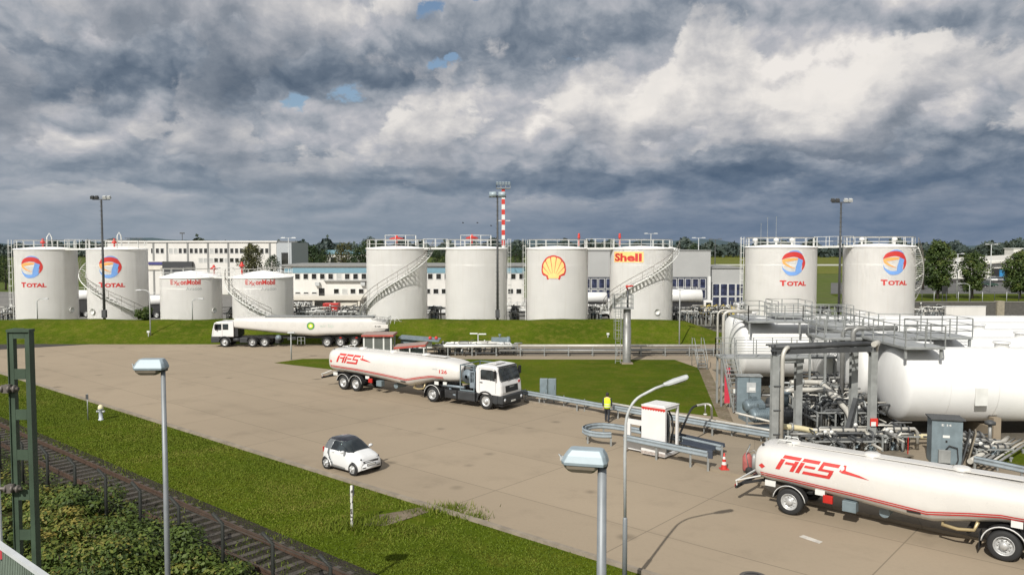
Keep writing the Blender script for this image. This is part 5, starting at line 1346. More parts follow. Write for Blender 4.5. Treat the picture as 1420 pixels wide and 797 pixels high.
mb = MB(); mb.b2((-W_, -.012, H_ - .14), (0.0, -.003, H_ - .04)); mb.build('red_trim', RED, t)
mb = MB()
for i in range(9): x = -W_ + .1 + i * .145; mb.prism([(x - .07, -.006, H_ - .14), (x + .07, -.006, H_ - .14), (x, -.006, H_ - .20)], (0, .003, 0))
mb.b2((-W_, -.006, H_ - .1402), (0, -.003, H_ - .139)); mb.build('trim_teeth', RED, t)
mb = MB(); mb.b2((-W_ + .0, -.010, .02), (0, -.003, .16)); mb.build('base_trim', M('trim_dirty', (.42, .36, .32), .7, var=.4, scale=6), t)
mb = MB(); mb.box((-.55, .8, 1.0), (.35, .6, 1.9)); mb.build('meter_cabinet', BLUEG, t, .02)
for i in range(4):
    mb = MB(); y = .3 + i * .26; mb.tube([(-.5, y, 2.2), (-.25, y, 2.1 - i * .1), (-.18, y + .05, 1.2), (-.3, y, .4)], .045, 7); mb.build('hose', BLK if i % 2 else GP_, t)
# doorframe wing at its left
mb = MB(); z = 1.55
mb.b2((-W_ - 1.05, .3, 0), (-W_ - .85, .42, z)); mb.b2((-W_ - .85, .3, z - .25), (-W_ - .003, .42, z)); mb.b2((-W_ - .85, .3, 0), (-W_ - .003, .42, .42)); mb.build('wing_frame', CABW, t)
mb = MB(); mb.tube([(-W_ - .5, .9, .6), (-W_ - .5, .9, 1.2), (-W_ - .3, .9, 1.35)], .07, 8); mb.lathe([(0, -.1), (.16, -.08), (.16, .08), (0, .1)], (-W_ - .5, .9, 1.0), 14, 'x'); mb.build('valve', STEELD, t)
# loading hose
a = gp(948, 600, .9); mb = MB(); pp = [gp(936, 612, .5), gp(945, 596, 1.0), gp(958, 568, 1.9), gp(966, 562, 2.0)]; o = gp(936, 618)
t = thing('loading_hose', 'black hose rising from the filling point to a white elbow pipe', 'hose', o)
mb.tube([V(p) - o for p in curve([tuple(q) for q in pp], 6)], .055, 8); mb.build('rubber_hose', BLK, t)
mb = MB(); pp = [gp(966, 562, 2.0), gp(980, 560, 1.95), gp(986, 563, 1.85), gp(987, 573, 1.3), gp(987, 580, .8)]; mb.tube([V(p) - o for p in curve([tuple(q) for q in pp], 5)], .06, 8); mb.build('elbow_pipe', GP_, t)
mb = MB(); mb.tube([V(gp(978, 572, 1.4)) - o, V(gp(978, 561, 1.95)) - o], .03, 6); mb.lathe([(.1, -.02), (.1, .02)], V(gp(978, 574, 1.4)) - o, 12); mb.build('valve_wheel', STEELW, t)
# dark loading arms lying on the right of the cabinet
for k, (p0, p1, lb) in enumerate((((938, 603), (1003, 618), 'dark blue drip tray rail on the right of the filling cabinet, rear one'), ((945, 612), (990, 622), 'dark blue drip tray rail on the right of the filling cabinet, front one'))):
    a, b = gp(*p0, .55), gp(*p1, .55); a.z = b.z = 0; t = thing('tray_rail', lb, 'tray rail', a); d = b - a; rz = math.atan2(d.y, d.x)
    mb = MB(); mb.bar(V((0, 0, .5)), d + V((0, 0, .5)), .34, .05); mb.bar(V((0, 0, .58)) + V((.1, .12, 0)), d + V((.1, .12, .58)), .04, .16); mb.build('tray', MATS['dark_blue_steel'], t)
    for f in (.15, .85): mb = MB(); mb.bar(d * f, d * f + V((0, 0, .48)), .07); mb.build('leg', STEELG, t)

# ------------------------------------------------------------------ cone, extinguisher trolley, hydrant, stakes, cabinet
c = gp(1004, 650, .12); t = thing('traffic_cone', 'red and white traffic cone on the pavement edge', 'traffic cone', c)
mb = MB(); mb.b2((-.2, -.2, 0), (.2, .2, .035)); mb.build('base', RED, t, .01)
def cr_(z): return .15 - .12 * z / .75
for z0, z1, mt, nm in ((.036, .22, RED, 'cone'), (.22, .36, STEELW, 'white_band'), (.36, .48, RED, 'cone'), (.48, .60, STEELW, 'white_band'), (.60, .76, RED, 'cone')):
    mb = MB(); mb.lathe([(cr_(z0), z0), (cr_(z1), z1)] + ([(0, z1 + .005)] if z1 > .7 else []), n=20); mb.build(nm, mt, t)
c = gp(1036, 655, .12); t = thing('extinguisher_trolley', 'grey and red fire extinguisher trolley behind the tanker tail', 'extinguisher trolley', c, R(-20))
mb = MB(); mb.lathe([(0, .1), (.2, .12), (.21, .2), (.21, .75), (.12, .9), (.05, .95), (0, .96)], (0, 0, 0), 20); mb.build('extinguisher', M('faded_red', (.36, .10, .09), .6, var=.3), t)
mb = MB(); mb.lathe([(0, .1), (.16, .12), (.16, .7), (.08, .85), (0, .9)], (.3, .1, 0), 16); mb.build('extinguisher', STEELG, t)
mb = MB()
for y in (-.24, .34): mb.lathe([(.0, -.03), (.17, -.03), (.17, .03), (0, .03)], (.1, y, .17), 16, 'y')
mb.tube([(.1, -.24, .17), (.1, .34, .17)], .02, 6); mb.build('wheels', DARKT, t)
mb = MB(); mb.tube([(.1, -.2, .17), (-.05, -.22, .9), (.1, -.22, 1.25), (.1, .3, 1.25), (-.05, .3, .9), (.1, .3, .17)], .025, 6); mb.tube([(.02, 0, .9), (.3, -.1, 1.1), (.5, 0, .8), (.45, .1, .4)], .02, 6); mb.build('handle', STEELG, t)
c = gp(140, 582); t = thing('hydrant', 'pale grey pillar hydrant with a cream cap in the grass verge', 'hydrant', c)
mb = MB(); mb.lathe([(.15, 0), (.15, .06), (.11, .08), (.11, .62), (.15, .64), (.15, .70)], n=18); mb.build('body', M('hydrant_grey', (.42, .45, .50), .5), t)
mb = MB(); mb.lathe([(.155, .70), (.16, .78), (.12, .88), (.05, .93), (0, .94)], n=18); mb.build('cap', M('hydrant_cream', (.66, .60, .38), .5), t)
for sd in (-1, 1): mb = MB(); mb.lathe([(.055, 0), (.055, sd * .1), (.07, sd * .1), (.07, sd * .14), (0, sd * .14)], (sd * .1, 0, .52), 12, 'x'); mb.build('outlet', LAMPL, t)
c = gp(122, 582); t = thing('marker_post', 'thin grey marker post with a small plate left of the hydrant', 'marker post', c)
mb = MB(); mb.tube([(0, 0, 0), (0, 0, 1.6)], .03, 8); mb.build('post', STEELG, t)
mb = MB(); mb.box((0, -.04, 1.42), (.16, .02, .28)); mb.build('plate', STEELD, t)
c = gp(488, 730); t = thing('marker_stake', 'weathered white stake standing upright in the grass below the small car', 'stake', c)
m_, N, b_ = newmat('birch_paint'); tc = N.n('ShaderNodeTexCoord').outputs['Object']; N.set(b_.inputs['Base Color'], N.mix(N.ss(N.noise(tc, 9, 3, .6), .48, .56), (.58, .57, .52), (.08, .075, .07))); b_.inputs['Roughness'].default_value = .8
mb = MB(); mb.lathe([(.052, 0), (.05, .8), (.055, 1.3), (.05, 1.57), (0, 1.58)], n=10); mb.build('stake', m_, t)
mb = MB(); mb.box((.075, 0, 1.38), (.03, .1, .36)); mb.box((.03, 0, 1.38), (.06, .04, .06)); mb.build('side_plate', STEELD, t)
c = gp(754, 560); t = thing('junction_cabinet', 'grey double-door electrical box behind the guard rail at the lawn edge', 'cabinet', c + V((.3, .35, 0)), R(-8))
for x in (-.28, .28): mb = MB(); mb.box((x, 0, 1.1), (.52, .35, 1.1)); b_ = mb.build('box', BLUEG, t, .02); mb = MB(); mb.box((x + .18, -.19, 1.1), (.02, .02, .3)); mb.build('handle', STEELD, b_)
for x in (-.4, .4): mb = MB(); mb.bar((x, 0, 0), (x, 0, .56), .07); mb.build('leg', STEELG, t)
for px, py, pt, lb in ((866, 479, 457, 'thin white-topped marker post at the foot of the dike'), (843, 472, 464, 'short white peg in the dike grass'), (206, 470, 461, 'tiny white peg beside the far street lamp')):
    c = gp(px, py) if py > 476 else at(px, py, 86.2); h = at(px, pt, c.y).z - c.z; t = thing('marker_post', lb, 'marker post', c)
    mb = MB(); mb.tube([(0, 0, -.05), (0, 0, h)], .045, 6); mb.build('post', LAMPL, t)
    mb = MB(); mb.box((0, -.02, h + .1), (.28, .08, .22)); mb.build('plate', STEELW, t)
mb = MB(); c = gp(1045, 799, .012); mb.lathe([(0, .004), (.30, .004), (.30, .0)], n=24); mb.lathe([(.30, .008), (.42, .008), (.44, 0)], n=24); o = mb.build('manhole_cover', M('cast_iron', (.11, .10, .09), .7, .3), origin=None); o.location = c; tag(o, 'round cast manhole cover in the apron at the bottom edge', 'manhole cover')
mb = MB(); c = gp(477, 664, .012); mb.b2((-.35, -.2, 0), (.35, .2, .008)); o = mb.build('drain_grate', MATS['cast_iron']); o.location = c; o.rotation_euler = (0, 0, sa); tag(o, 'small dark drain grate at the kerb below the small car', 'drain grate')

# ------------------------------------------------------------------ the man in the yellow vest
def skin_fig(name, mat, joints, bones, par, sub=2):
    me = bpy.data.meshes.new(name); me.from_pydata([j[0] for j in joints], bones, []); me.update()
    o = bpy.data.objects.new(name, me); COL.objects.link(o); parent(o, par)
    sk = o.modifiers.new('skin', 'SKIN'); sk.use_smooth_shade = True
    for i, j in enumerate(joints): me.skin_vertices[0].data[i].radius = (j[1], j[1] if len(j) < 3 else j[2])
    me.skin_vertices[0].data[0].use_root = True
    ss_ = o.modifiers.new('sub', 'SUBSURF'); ss_.levels = sub; ss_.render_levels = sub
    me.materials.append(mat); return o
SKIN = M('skin', (.48, .30, .22), .55, var=.05); HAIR = M('dark_hair', (.018, .014, .012), .6)
VEST = M('hi_vis_yellow', (.62, .80, .02), .6, var=.08, scale=6); TROUS = M('dark_trousers', (.018, .02, .026), .8); SLEEVE = M('dark_jacket', (.03, .033, .045), .8); SHOE = M('black_shoe', (.015, .014, .013), .5); REFL = M('reflective_band', (.62, .63, .60), .35, .2)
c = gp(842, 585); t = thing('person', 'man in a bright yellow vest and dark trousers walking beside the guard rail', 'person', c, R(165))
# local frame: faces -y
fingers = []
J = [((0, 0, .95), .13, .10), ((0, .01, 1.12), .135, .095), ((0, .02, 1.32), .16, .10), ((0, .02, 1.46), .09, .075), ((0, .0, 1.52), .055, .055), ((0, -.03, 1.60), .078, .085), ((0, -.02, 1.70), .072, .088), ((0, -.01, 1.755), .04, .05)]
B = [(i, i + 1) for i in range(7)]
for sd in (-1, 1):
    st = .16 * sd; k = len(J)
    J += [((sd * .095, 0, .90), .088), ((sd * .10, -.05 - st * .6, .50), .062), ((sd * .10, .06 - st * 1.0, .10), .042), ((sd * .11, .02 - st * 1.0, .045), .042), ((sd * .12, -.13 - st * 1.0, .035), .036)]
    B += [(0, k), (k, k + 1), (k + 1, k + 2), (k + 2, k + 3), (k + 3, k + 4)]
    k = len(J); J += [((sd * .19, .02, 1.42), .058), ((sd * .245, .05 + st * .4, 1.16), .045), ((sd * .235, -.06 + st * .5, .93), .032), ((sd * .235, -.085 + st * .5, .87), .034, .018), ((sd * .235, -.10 + st * .5, .82), .034, .016)]
    B += [(3, k), (k, k + 1), (k + 1, k + 2), (k + 2, k + 3), (k + 3, k + 4)]
    for f, (dy, ln) in enumerate(((-.034, .075), (-.012, .085), (.011, .08), (.032, .062))):
        m_i = len(J); J += [((sd * .235, -.10 + st * .5 + dy * .9, .785), .010), ((sd * .228, -.11 + st * .5 + dy, .785 - ln * .55), .009), ((sd * .215, -.115 + st * .5 + dy, .785 - ln), .007)]
        B += [(k + 4, m_i), (m_i, m_i + 1), (m_i + 1, m_i + 2)]
    m_i = len(J); J += [((sd * .228, -.13 + st * .5, .85), .011), ((sd * .222, -.150 + st * .5, .81), .009)]; B += [(k + 3, m_i), (m_i, m_i + 1)]
body = skin_fig('body', SKIN, J, B, t)
hd = MB(); hd.lathe([(0, -.006), (.012, 0), (.016, .02), (.006, .05), (0, .055)], (0, -.118, 1.605), 10); hd.build('nose', SKIN, body)
for sd in (-1, 1):
    e = MB(); e.lathe([(0, -.012), (.012, -.006), (.013, .004), (0, .01)], (sd * .032, -.108, 1.655), 10, 'y'); e.build('eye', HAIR, body)
    e = MB(); e.lathe([(0, -.008), (.022, -.006), (.028, .004), (.016, .012), (0, .012)], (sd * .082, -.015, 1.635), 12, 'x'); e.build('ear', SKIN, body)
m_ = MB(); m_.box((0, -.106, 1.572), (.045, .012, .010)); m_.build('mouth', M('lips', (.36, .16, .13), .5), body)
hm = MB(); prof = []
hm.lathe([(.088, 1.635), (.093, 1.69), (.088, 1.73), (.066, 1.775), (.03, 1.792), (0, 1.795)], (0, .0, 0), 20); hm.lathe([(.075, 1.565), (.088, 1.60), (.092, 1.66), (.09, 1.70)], (0, .008, 0), 20, a0=R(20), a1=R(160)); hm.build('hair', HAIR, t)
# clothing
Jt = [((0, 0, .97), .150, .122), ((0, 0, .90), .150, .122)]; Bt = [(0, 1)]
for sd in (-1, 1):
    st = .16 * sd; k = len(Jt); Jt += [((sd * .097, 0, .80), .10), ((sd * .10, -.05 - st * .6, .50), .082), ((sd * .10, .06 - st * 1.0, .11), .066), ((sd * .10, .06 - st * 1.0, .08), .064)]; Bt += [(1, k), (k, k + 1), (k + 1, k + 2), (k + 2, k + 3)]
skin_fig('trousers', TROUS, Jt, Bt, t)
for sd in (-1, 1):
    st = .16 * sd; skin_fig('shoe', SHOE, [((sd * .105, .07 - st * 1.0, .05), .052, .045), ((sd * .11, .0 - st, .05), .052, .045), ((sd * .12, -.15 - st, .04), .045, .036)], [(0, 1), (1, 2)], t)
    skin_fig('sleeve', SLEEVE, [((sd * .17, .02, 1.43), .074), ((sd * .20, .025, 1.40), .072), ((sd * .245, .05 + st * .4, 1.16), .060), ((sd * .235, -.045 + st * .5, .96), .046)], [(0, 1), (1, 2), (2, 3)], t)
vv = MB(); secs = []
for z, a, b in ((.84, .205, .155), (1.0, .20, .15), (1.2, .215, .148), (1.36, .225, .140), (1.45, .175, .115), (1.495, .085, .085)): secs.append([(a * math.cos(q), .015 + b * math.sin(q), z) for q in np.linspace(0, 2 * PI, 28, False)])
vv.loft(secs, cap=False); v_ = vv.build('vest', VEST, t); v_.modifiers.new('thick', 'SOLIDIFY').thickness = .012
for z, a, b in ((.93, .212, .162), (1.08, .216, .160)):
    vv = MB(); vv.loft([[(a * math.cos(q), .015 + b * math.sin(q), z + dz) for q in np.linspace(0, 2 * PI, 28, False)] for dz in (0, .05)], cap=False); vv.build('reflective_band', REFL, v_)
# ------------------------------------------------------------------ lying pressure vessels on saddles
VR = 2.05
def vessel(label, x0, x1, y, zc=2.82):
    t = thing('horizontal_tank', label, 'storage vessel', (x0, y, 0), group='lying white storage vessels')
    L = x1 - x0; mb = MB(); prof = [(0, 0)]
    for a in np.linspace(.12, PI / 2, 9): prof.append((VR * math.sin(a), .62 - .62 * math.cos(a)))
    prof.append((VR, L - .62))
    for a in np.linspace(PI / 2, .12, 9): prof.append((VR * math.sin(a), L - .62 + .62 * math.cos(a)))
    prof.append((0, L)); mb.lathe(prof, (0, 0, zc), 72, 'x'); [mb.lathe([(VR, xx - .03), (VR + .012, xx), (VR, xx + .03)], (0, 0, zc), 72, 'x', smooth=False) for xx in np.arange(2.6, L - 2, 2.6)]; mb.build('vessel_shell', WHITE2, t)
    for xx in np.arange(5.2, L, 8.0):
        mb = MB(); mb.b2((xx - .2, -1.5, 0), (xx + .2, 1.5, .74)); mb.b2((xx - .2, -1.95, 0), (xx + .2, -1.5, 1.3)); mb.b2((xx - .2, 1.5, 0), (xx + .2, 1.95, 1.3)); mb.build('saddle', PADC, t)
    for xx in (2.2, 6.5, 11.0):
        mb = MB(); mb.lathe([(.36, VR - .05), (.36, VR + .22), (.44, VR + .22), (.44, VR + .3), (0, VR + .32)], (xx, 0, zc), 20); mb.build('manhole', WHITE2, t)
    return t
vt = vessel('nearest lying white storage vessel, its domed end behind the steel portal', 20.8, 58, 44.0)
mb = MB(); mb.b2((3.9, -2.10, 2.0), (4.55, -2.02, 2.95)); mb.build('sign_plate', STEELW, vt)
vessel('second lying white storage vessel, partly behind the nearest one', 20.6, 58, 49.0)
vessel('third lying white storage vessel from the front', 20.9, 58, 54.0)
vessel('long lying white storage vessel whose left end shows under the upper walkway', 16.4, 58, 59.0)
vessel('rearmost lying white storage vessel', 17.2, 58, 64.0)
SHD = M('dark_ground', (.05, .045, .04), .9, var=.3)
sheet('vessel_bund', [(17, 42.5), (60, 42.5), (60, 67), (17, 67)], .035, ground_mat('bund_floor', [(.10, .09, .075), (.13, .115, .095), (.16, .14, .115), (.09, .09, .06)], (.2, 1, 8)))

# ------------------------------------------------------------------ elevated walkways
def walkway(label, segs, rails, legs=(), toe=True, name='walkway'):
    o = V((sum(s_[0] + s_[1] for s_ in segs) / (2 * len(segs)), sum(s_[2] + s_[3] for s_ in segs) / (2 * len(segs)), 0))
    t = thing(name, label, 'walkway', o)
    for x0, x1, y0, y1, z in segs:
        mb = MB(); mb.b2((x0 - o.x, y0 - o.y, z - .05), (x1 - o.x, y1 - o.y, z)); mb.build('deck', GRATE, t)
        mb = MB()
        mb.b2((x0 - o.x, y0 - o.y - .03, z - .14), (x1 - o.x, y0 - o.y + .03, z - .052)); mb.b2((x0 - o.x, y1 - o.y - .03, z - .14), (x1 - o.x, y1 - o.y + .03, z - .052))
        mb.b2((x0 - o.x - .03, y0 - o.y + .031, z - .14), (x0 - o.x + .03, y1 - o.y - .031, z - .052)); mb.b2((x1 - o.x - .03, y0 - o.y + .031, z - .14), (x1 - o.x + .03, y1 - o.y - .031, z - .052))
        mb.build('deck_beams', STEELG, t)
    for pts in rails:
        mb = MB(); rail_path(mb, [V(p) - o for p in pts], 1.1, 3, .055, 1.35, rr=.024); mb.build('railing', STEELG, t)
    for x, y, z0, z1 in legs: mb = MB(); mb.bar((x - o.x, y - o.y, z0), (x - o.x, y - o.y, z1), .12); mb.build('leg', STEELG, t)
    return t
zd = 5.15
walkway('upper grey steel walkway with railings along the top of the rear vessel', [(16.9, 24.4, 56.5, 57.7, zd), (17.0, 19.2, 57.71, 61.6, zd), (20.4, 23.0, 60.6, 63.6, zd)],
        [[(16.9, 56.5, zd), (20.8, 56.5, zd)], [(23.3, 56.5, zd), (24.4, 56.5, zd), (24.4, 57.7, zd), (19.25, 57.7, zd), (19.25, 61.6, zd), (17.0, 61.6, zd), (17.0, 57.7, zd), (16.9, 56.5, zd)], [(20.8, 56.5, zd), (23.3, 56.5, zd)], [(20.4, 60.6, zd), (20.4, 63.6, zd), (23.0, 63.6, zd), (23.0, 60.6, zd)]],
        [(17.0, 56.6, 4.2, zd), (20.6, 56.6, 4.2, zd), (24.2, 56.6, 0, zd)])
walkway('long grey walkway leading across the vessel tops towards the camera', [(20.9, 23.0, 41.9, 56.45, zd), (23.05, 27.0, 46.3, 49.6, zd + .02)],
        [[(20.9, 56.4, zd), (20.9, 51.0, zd)], [(20.9, 49.5, zd), (20.9, 41.9, zd), (23.0, 41.9, zd), (23.0, 46.3, zd), (27.0, 46.3, zd), (27.0, 49.6, zd), (23.0, 49.6, zd), (23.0, 56.4, zd)]],
        [(21.0, 42.1, 4.5, zd), (22.9, 42.1, 4.5, zd), (26.9, 46.4, 4.6, zd)])
walkway('small grey side platform left of the long walkway above the portal', [(18.6, 20.85, 47.0, 49.6, zd - .1)], [[(20.85, 47.0, zd - .1), (18.6, 47.0, zd - .1), (18.6, 49.6, zd - .1), (20.85, 49.6, zd - .1)]], [(18.7, 47.1, 0, zd - .1), (18.7, 49.5, 0, zd - .1)])
zl = 3.3
lw = walkway('lower grey service platform in front of the rear vessel with a steep stair', [(13.6, 21.2, 51.4, 52.7, zl)], [[(13.6, 52.7, zl), (13.6, 51.4, zl)], [(14.6, 51.4, zl), (21.2, 51.4, zl), (21.2, 52.7, zl)], [(21.2, 52.7, zl), (13.6, 52.7, zl)]], [(13.7, 51.5, 0, zl), (17.5, 51.5, 0, zl), (21.0, 51.5, 0, zl), (13.7, 52.6, 0, zl), (17.5, 52.6, 0, zl)], name='service_platform')
st = MB(); o = V(lw.location); n = 14; a0 = V((14.1, 51.4, zl)) - o; a1 = V((14.3, 49.3, 0.05)) - o
for i in range(n): q = a0.lerp(a1, (i + .5) / n); st.box(q, (.75, .22, .03))
for x in (-.40, .40): st.bar(a0 + V((x, 0, 0)), a1 + V((x, 0, 0)), .04, .18)
sob = st.build('stair', STEELG, lw)
for x in (-.40, .40): mb = MB(); mb.tube([a0 + V((x, 0, 1.0)), a1 + V((x, 0, 1.0))], .024, 6); mb.tube([a0 + V((x, 0, .5)), a1 + V((x, 0, .5))], .018, 6); [mb.bar(a0.lerp(a1, f) + V((x, 0, 0)), a0.lerp(a1, f) + V((x, 0, 1.0)), .045) for f in (0, .33, .66, 1)]; mb.build('stair_railing', STEELG, sob)
mb = MB(); mb.box(a0.lerp(a1, .62) + V((0, -.25, .05)), (.4, .02, .28)); mb.build('sign_plate', STEELW, lw)
c = gp(1008, 566); t = thing('red_sign', 'red upright notice board at the foot of the steep stair', 'sign', c)
mb = MB(); mb.box((0, 0, 1.5), (.34, .04, 2.3)); mb.build('board', M('poster_red', (.55, .04, .07), .5), t)
mb = MB(); mb.bar((.19, .03, 0), (.19, .03, 2.7), .05); mb.build('post', STEELG, t)
# crossover steps by the pipes
c = gp(974, 512); t = thing('crossover_steps', 'small grey crossover steps with tall handrails over the pipes', 'steps', c)
mb = MB()
for i in range(6): mb.box((0, .25 * i, .22 + .24 * i), (.7, .24, .03))
for x in (-.37, .37): mb.bar((x, -.1, .0), (x, 1.35, 1.5), .04, .16)
mb.b2((-.4, 1.3, 1.42), (.4, 2.2, 1.46)); mb.build('treads', STEELG, t)
for x in (-.40, .40):
    mb = MB(); mb.tube([(x, -.1, .05), (x, -.1, 1.0), (x, 1.35, 2.5), (x, 2.2, 2.5), (x, 2.2, 0)], .03, 6); mb.build('handrail', STEELG, t)

# ------------------------------------------------------------------ big pipe portal
PIPEG = M('grey_pipe', (.24, .238, .225), .45, .35, var=.18, streak=.25)
PIPEW = M('pale_pipe', (.47, .45, .40), .45, .2, var=.12, streak=.2)
PIPEY = M('cream_pipe', (.62, .55, .34), .45, .1, var=.12)
def ibeam(mb, p0, p1, w_=.26, axis=None):
    p0, p1 = V(p0), V(p1); d = (p1 - p0).normalized(); up = V((0, 0, 1)) if abs(d.z) < .9 else V((0, 1, 0)); sx = d.cross(up).normalized(); sz = sx.cross(d)
    for k in (-1, 1): mb.bar(p0 + sz * k * w_ * .47, p1 + sz * k * w_ * .47, w_, w_ * .06)
    mb.bar(p0, p1, w_ * .06, w_ * .88)
def P2(px, Y): return (px - 710) / 1100 * Y * 1.0
A1 = (P2(1077, 39.0), 39.0); A2 = (P2(1110, 41.5), 41.5); E1 = (P2(1214, 40.2), 40.2); E2 = (P2(1187, 42.2), 42.2)
o = V((A1[0], A1[1], 0)); t = thing('pipe_portal', 'tall steel portal carrying dark pipes, in front of the pump area', 'pipe bridge', o)
zt = 5.25
for (x, y), z in ((A1, zt - .15), (A2, 4.35), (E1, zt - .12), (E2, zt - .12)):
    mb = MB(); ibeam(mb, (x - o.x, y - o.y, 0), (x - o.x, y - o.y, z), .34); mb.b2((x - o.x - .25, y - o.y - .25, .0), (x - o.x + .25, y - o.y + .25, .06)); mb.build('column', STEELG, t)
mb = MB(); ibeam(mb, (E1[0] - o.x - .1, E1[1] - o.y - .2, zt), (E2[0] - o.x + .1, E2[1] - o.y + .2, zt), .24); mb.build('cross_beam', STEELG, t)
mb = MB(); ibeam(mb, (A1[0] - o.x - .1, A1[1] - o.y - .2, zt - .02), (A1[0] - o.x + .5, A1[1] - o.y + 1.9, zt - .02), .22); mb.build('cross_beam', STEELD, t)
mb = MB(); ibeam(mb, (A2[0] - o.x - 1.2, A2[1] - o.y - .05, 4.47), (A2[0] - o.x + .3, A2[1] - o.y + .05, 4.47), .24); mb.build('cross_beam', STEELG, t)
for k, (dy, r_, dz) in enumerate(((.05, .12, .26), (.55, .07, .2), (.95, .06, .2), (1.4, .05, .2))):
    mb = MB(); mb.tube([(0, dy, zt + dz), (E1[0] - o.x, E1[1] - o.y + dy, zt + dz + .02)], r_, 10); mb.build('pipe', STEELD, t)
mb = MB(); mb.bar((-.1, 0, zt + .02), (E1[0] - o.x + .1, E1[1] - o.y, zt - .0), .12, .24); mb.build('girder', STEELD, t)
mb = MB(); mb.bar((.4, 1.7, zt + .02), (E2[0] - o.x + .1, E2[1] - o.y, zt - .0), .12, .24); mb.build('girder', STEELD, t)
mb = MB()
for i in range(7): f = i / 6; mb.bar(V((0, 0, zt - .05)).lerp(V((E1[0] - o.x, E1[1] - o.y, zt - .05)), f), V((.4, 1.7, zt - .05)).lerp(V((E2[0] - o.x, E2[1] - o.y, zt - .05)), (f + .12) % 1.01), .07)
mb.build('bracing', STEELD, t)
mb = MB(); mb.tube([(.32, -.15, .0), (.32, -.15, 4.9)] + [(.32 + .35 * (1 - math.cos(a)), -.15 + .2 * (1 - math.cos(a)), 4.9 + .6 * math.sin(a)) for a in np.linspace(.2, PI / 2, 5)], .105, 12); mb.build('riser_pipe', PIPEW, t)
for dx in (.72, .58): mb = MB(); mb.tube([(dx, .9, 0), (dx, .9, zt)], .04, 8); mb.build('riser_pipe', STEELG, t)
mb = MB()
for z in (1.2, 2.4, 3.6): mb.bar((-.1, -.2, z), (.45, -.2, z), .05)
mb.build('pipe_clamps', STEELD, t)
mb = MB(); mb.tube([(E1[0] - o.x - .1, E1[1] - o.y - .25, zt + .28), (E1[0] - o.x + .35, E1[1] - o.y + .3, zt + .3), (E1[0] - o.x + .5, E1[1] - o.y + .8, zt + .05), (E1[0] - o.x + .5, E1[1] - o.y + 1.0, zt - .6)], .14, 12); mb.build('elbow_pipe', PIPEW, t)
mb = MB(); x, y = E2[0] - o.x, E2[1] - o.y; mb.bar((x + .05, y - .25, 2.4), (x - .75, y - .8, .3), .24, .14); mb.build('diagonal_strut', STEELD, t)
mb = MB(); x, y = E1[0] - o.x, E1[1] - o.y; mb.b2((x - .18, y - .28, 1.35), (x + .2, y - .18, 1.75)); mb.build('alarm_box', RED, t, .02)
mb = MB(); mb.b2((x - .16, y - .29, 1.36), (x + .08, y - .281, 1.58)); mb.build('alarm_label', STEELW, t)
# tall paired vent pipes and elbows round the vessels
for px, pyt, Y, lb, w_, dx in ((994, 430, 58.0, 'pale bent vent pipe left of the rear vessel, outer one', .07, 3.0), (1002, 432, 57.0, 'pale bent vent pipe left of the rear vessel, inner one', .11, 2.0)):
    b = gp(px, 341 + 10.5 * 1100 / Y); h = at(px, pyt, b.y).z; t = thing('vent_pipe', lb, 'pipe', b)
    mb = MB(); mb.tube([(0, 0, 0), (0, 0, h - .4)] + [(.4 * (1 - math.cos(a)), 0, h - .4 + .4 * math.sin(a)) for a in np.linspace(.2, PI / 2, 5)] + [(dx, 0, h)], w_, 10); mb.build('pipe', PIPEW, t)
    mb = MB(); mb.lathe([(w_ * 1.6, .5), (w_ * 1.6, .56), (w_, .57)], n=14); mb.lathe([(w_ * 1.6, .6), (w_ * 1.6, .66), (w_, .67)], n=14); mb.build('flange', STEELG, t)
for px, Y, lb, w_ in ((1166, 47.5, 'grey bent riser pipe in front of the second vessel, left one', .13), (1180, 47.0, 'grey bent riser pipe in front of the second vessel, right one', .15)):
    b = at(px, 600, Y); b.z = 0; h = at(px, 455, Y).z; t = thing('riser_pipe', lb, 'pipe', b)
    mb = MB(); mb.tube([(0, 0, 0), (0, 0, h - .35)] + [(.35 * (1 - math.cos(a)), 0, h - .35 + .35 * math.sin(a)) for a in np.linspace(.2, PI / 2, 5)] + [(2.6, 0, h)], w_, 12); mb.build('pipe', PIPEG, t)
    mb = MB(); mb.lathe([(w_ * 1.5, 1.2), (w_ * 1.5, 1.27), (w_, 1.28)], n=14); mb.build('flange', STEELG, t)

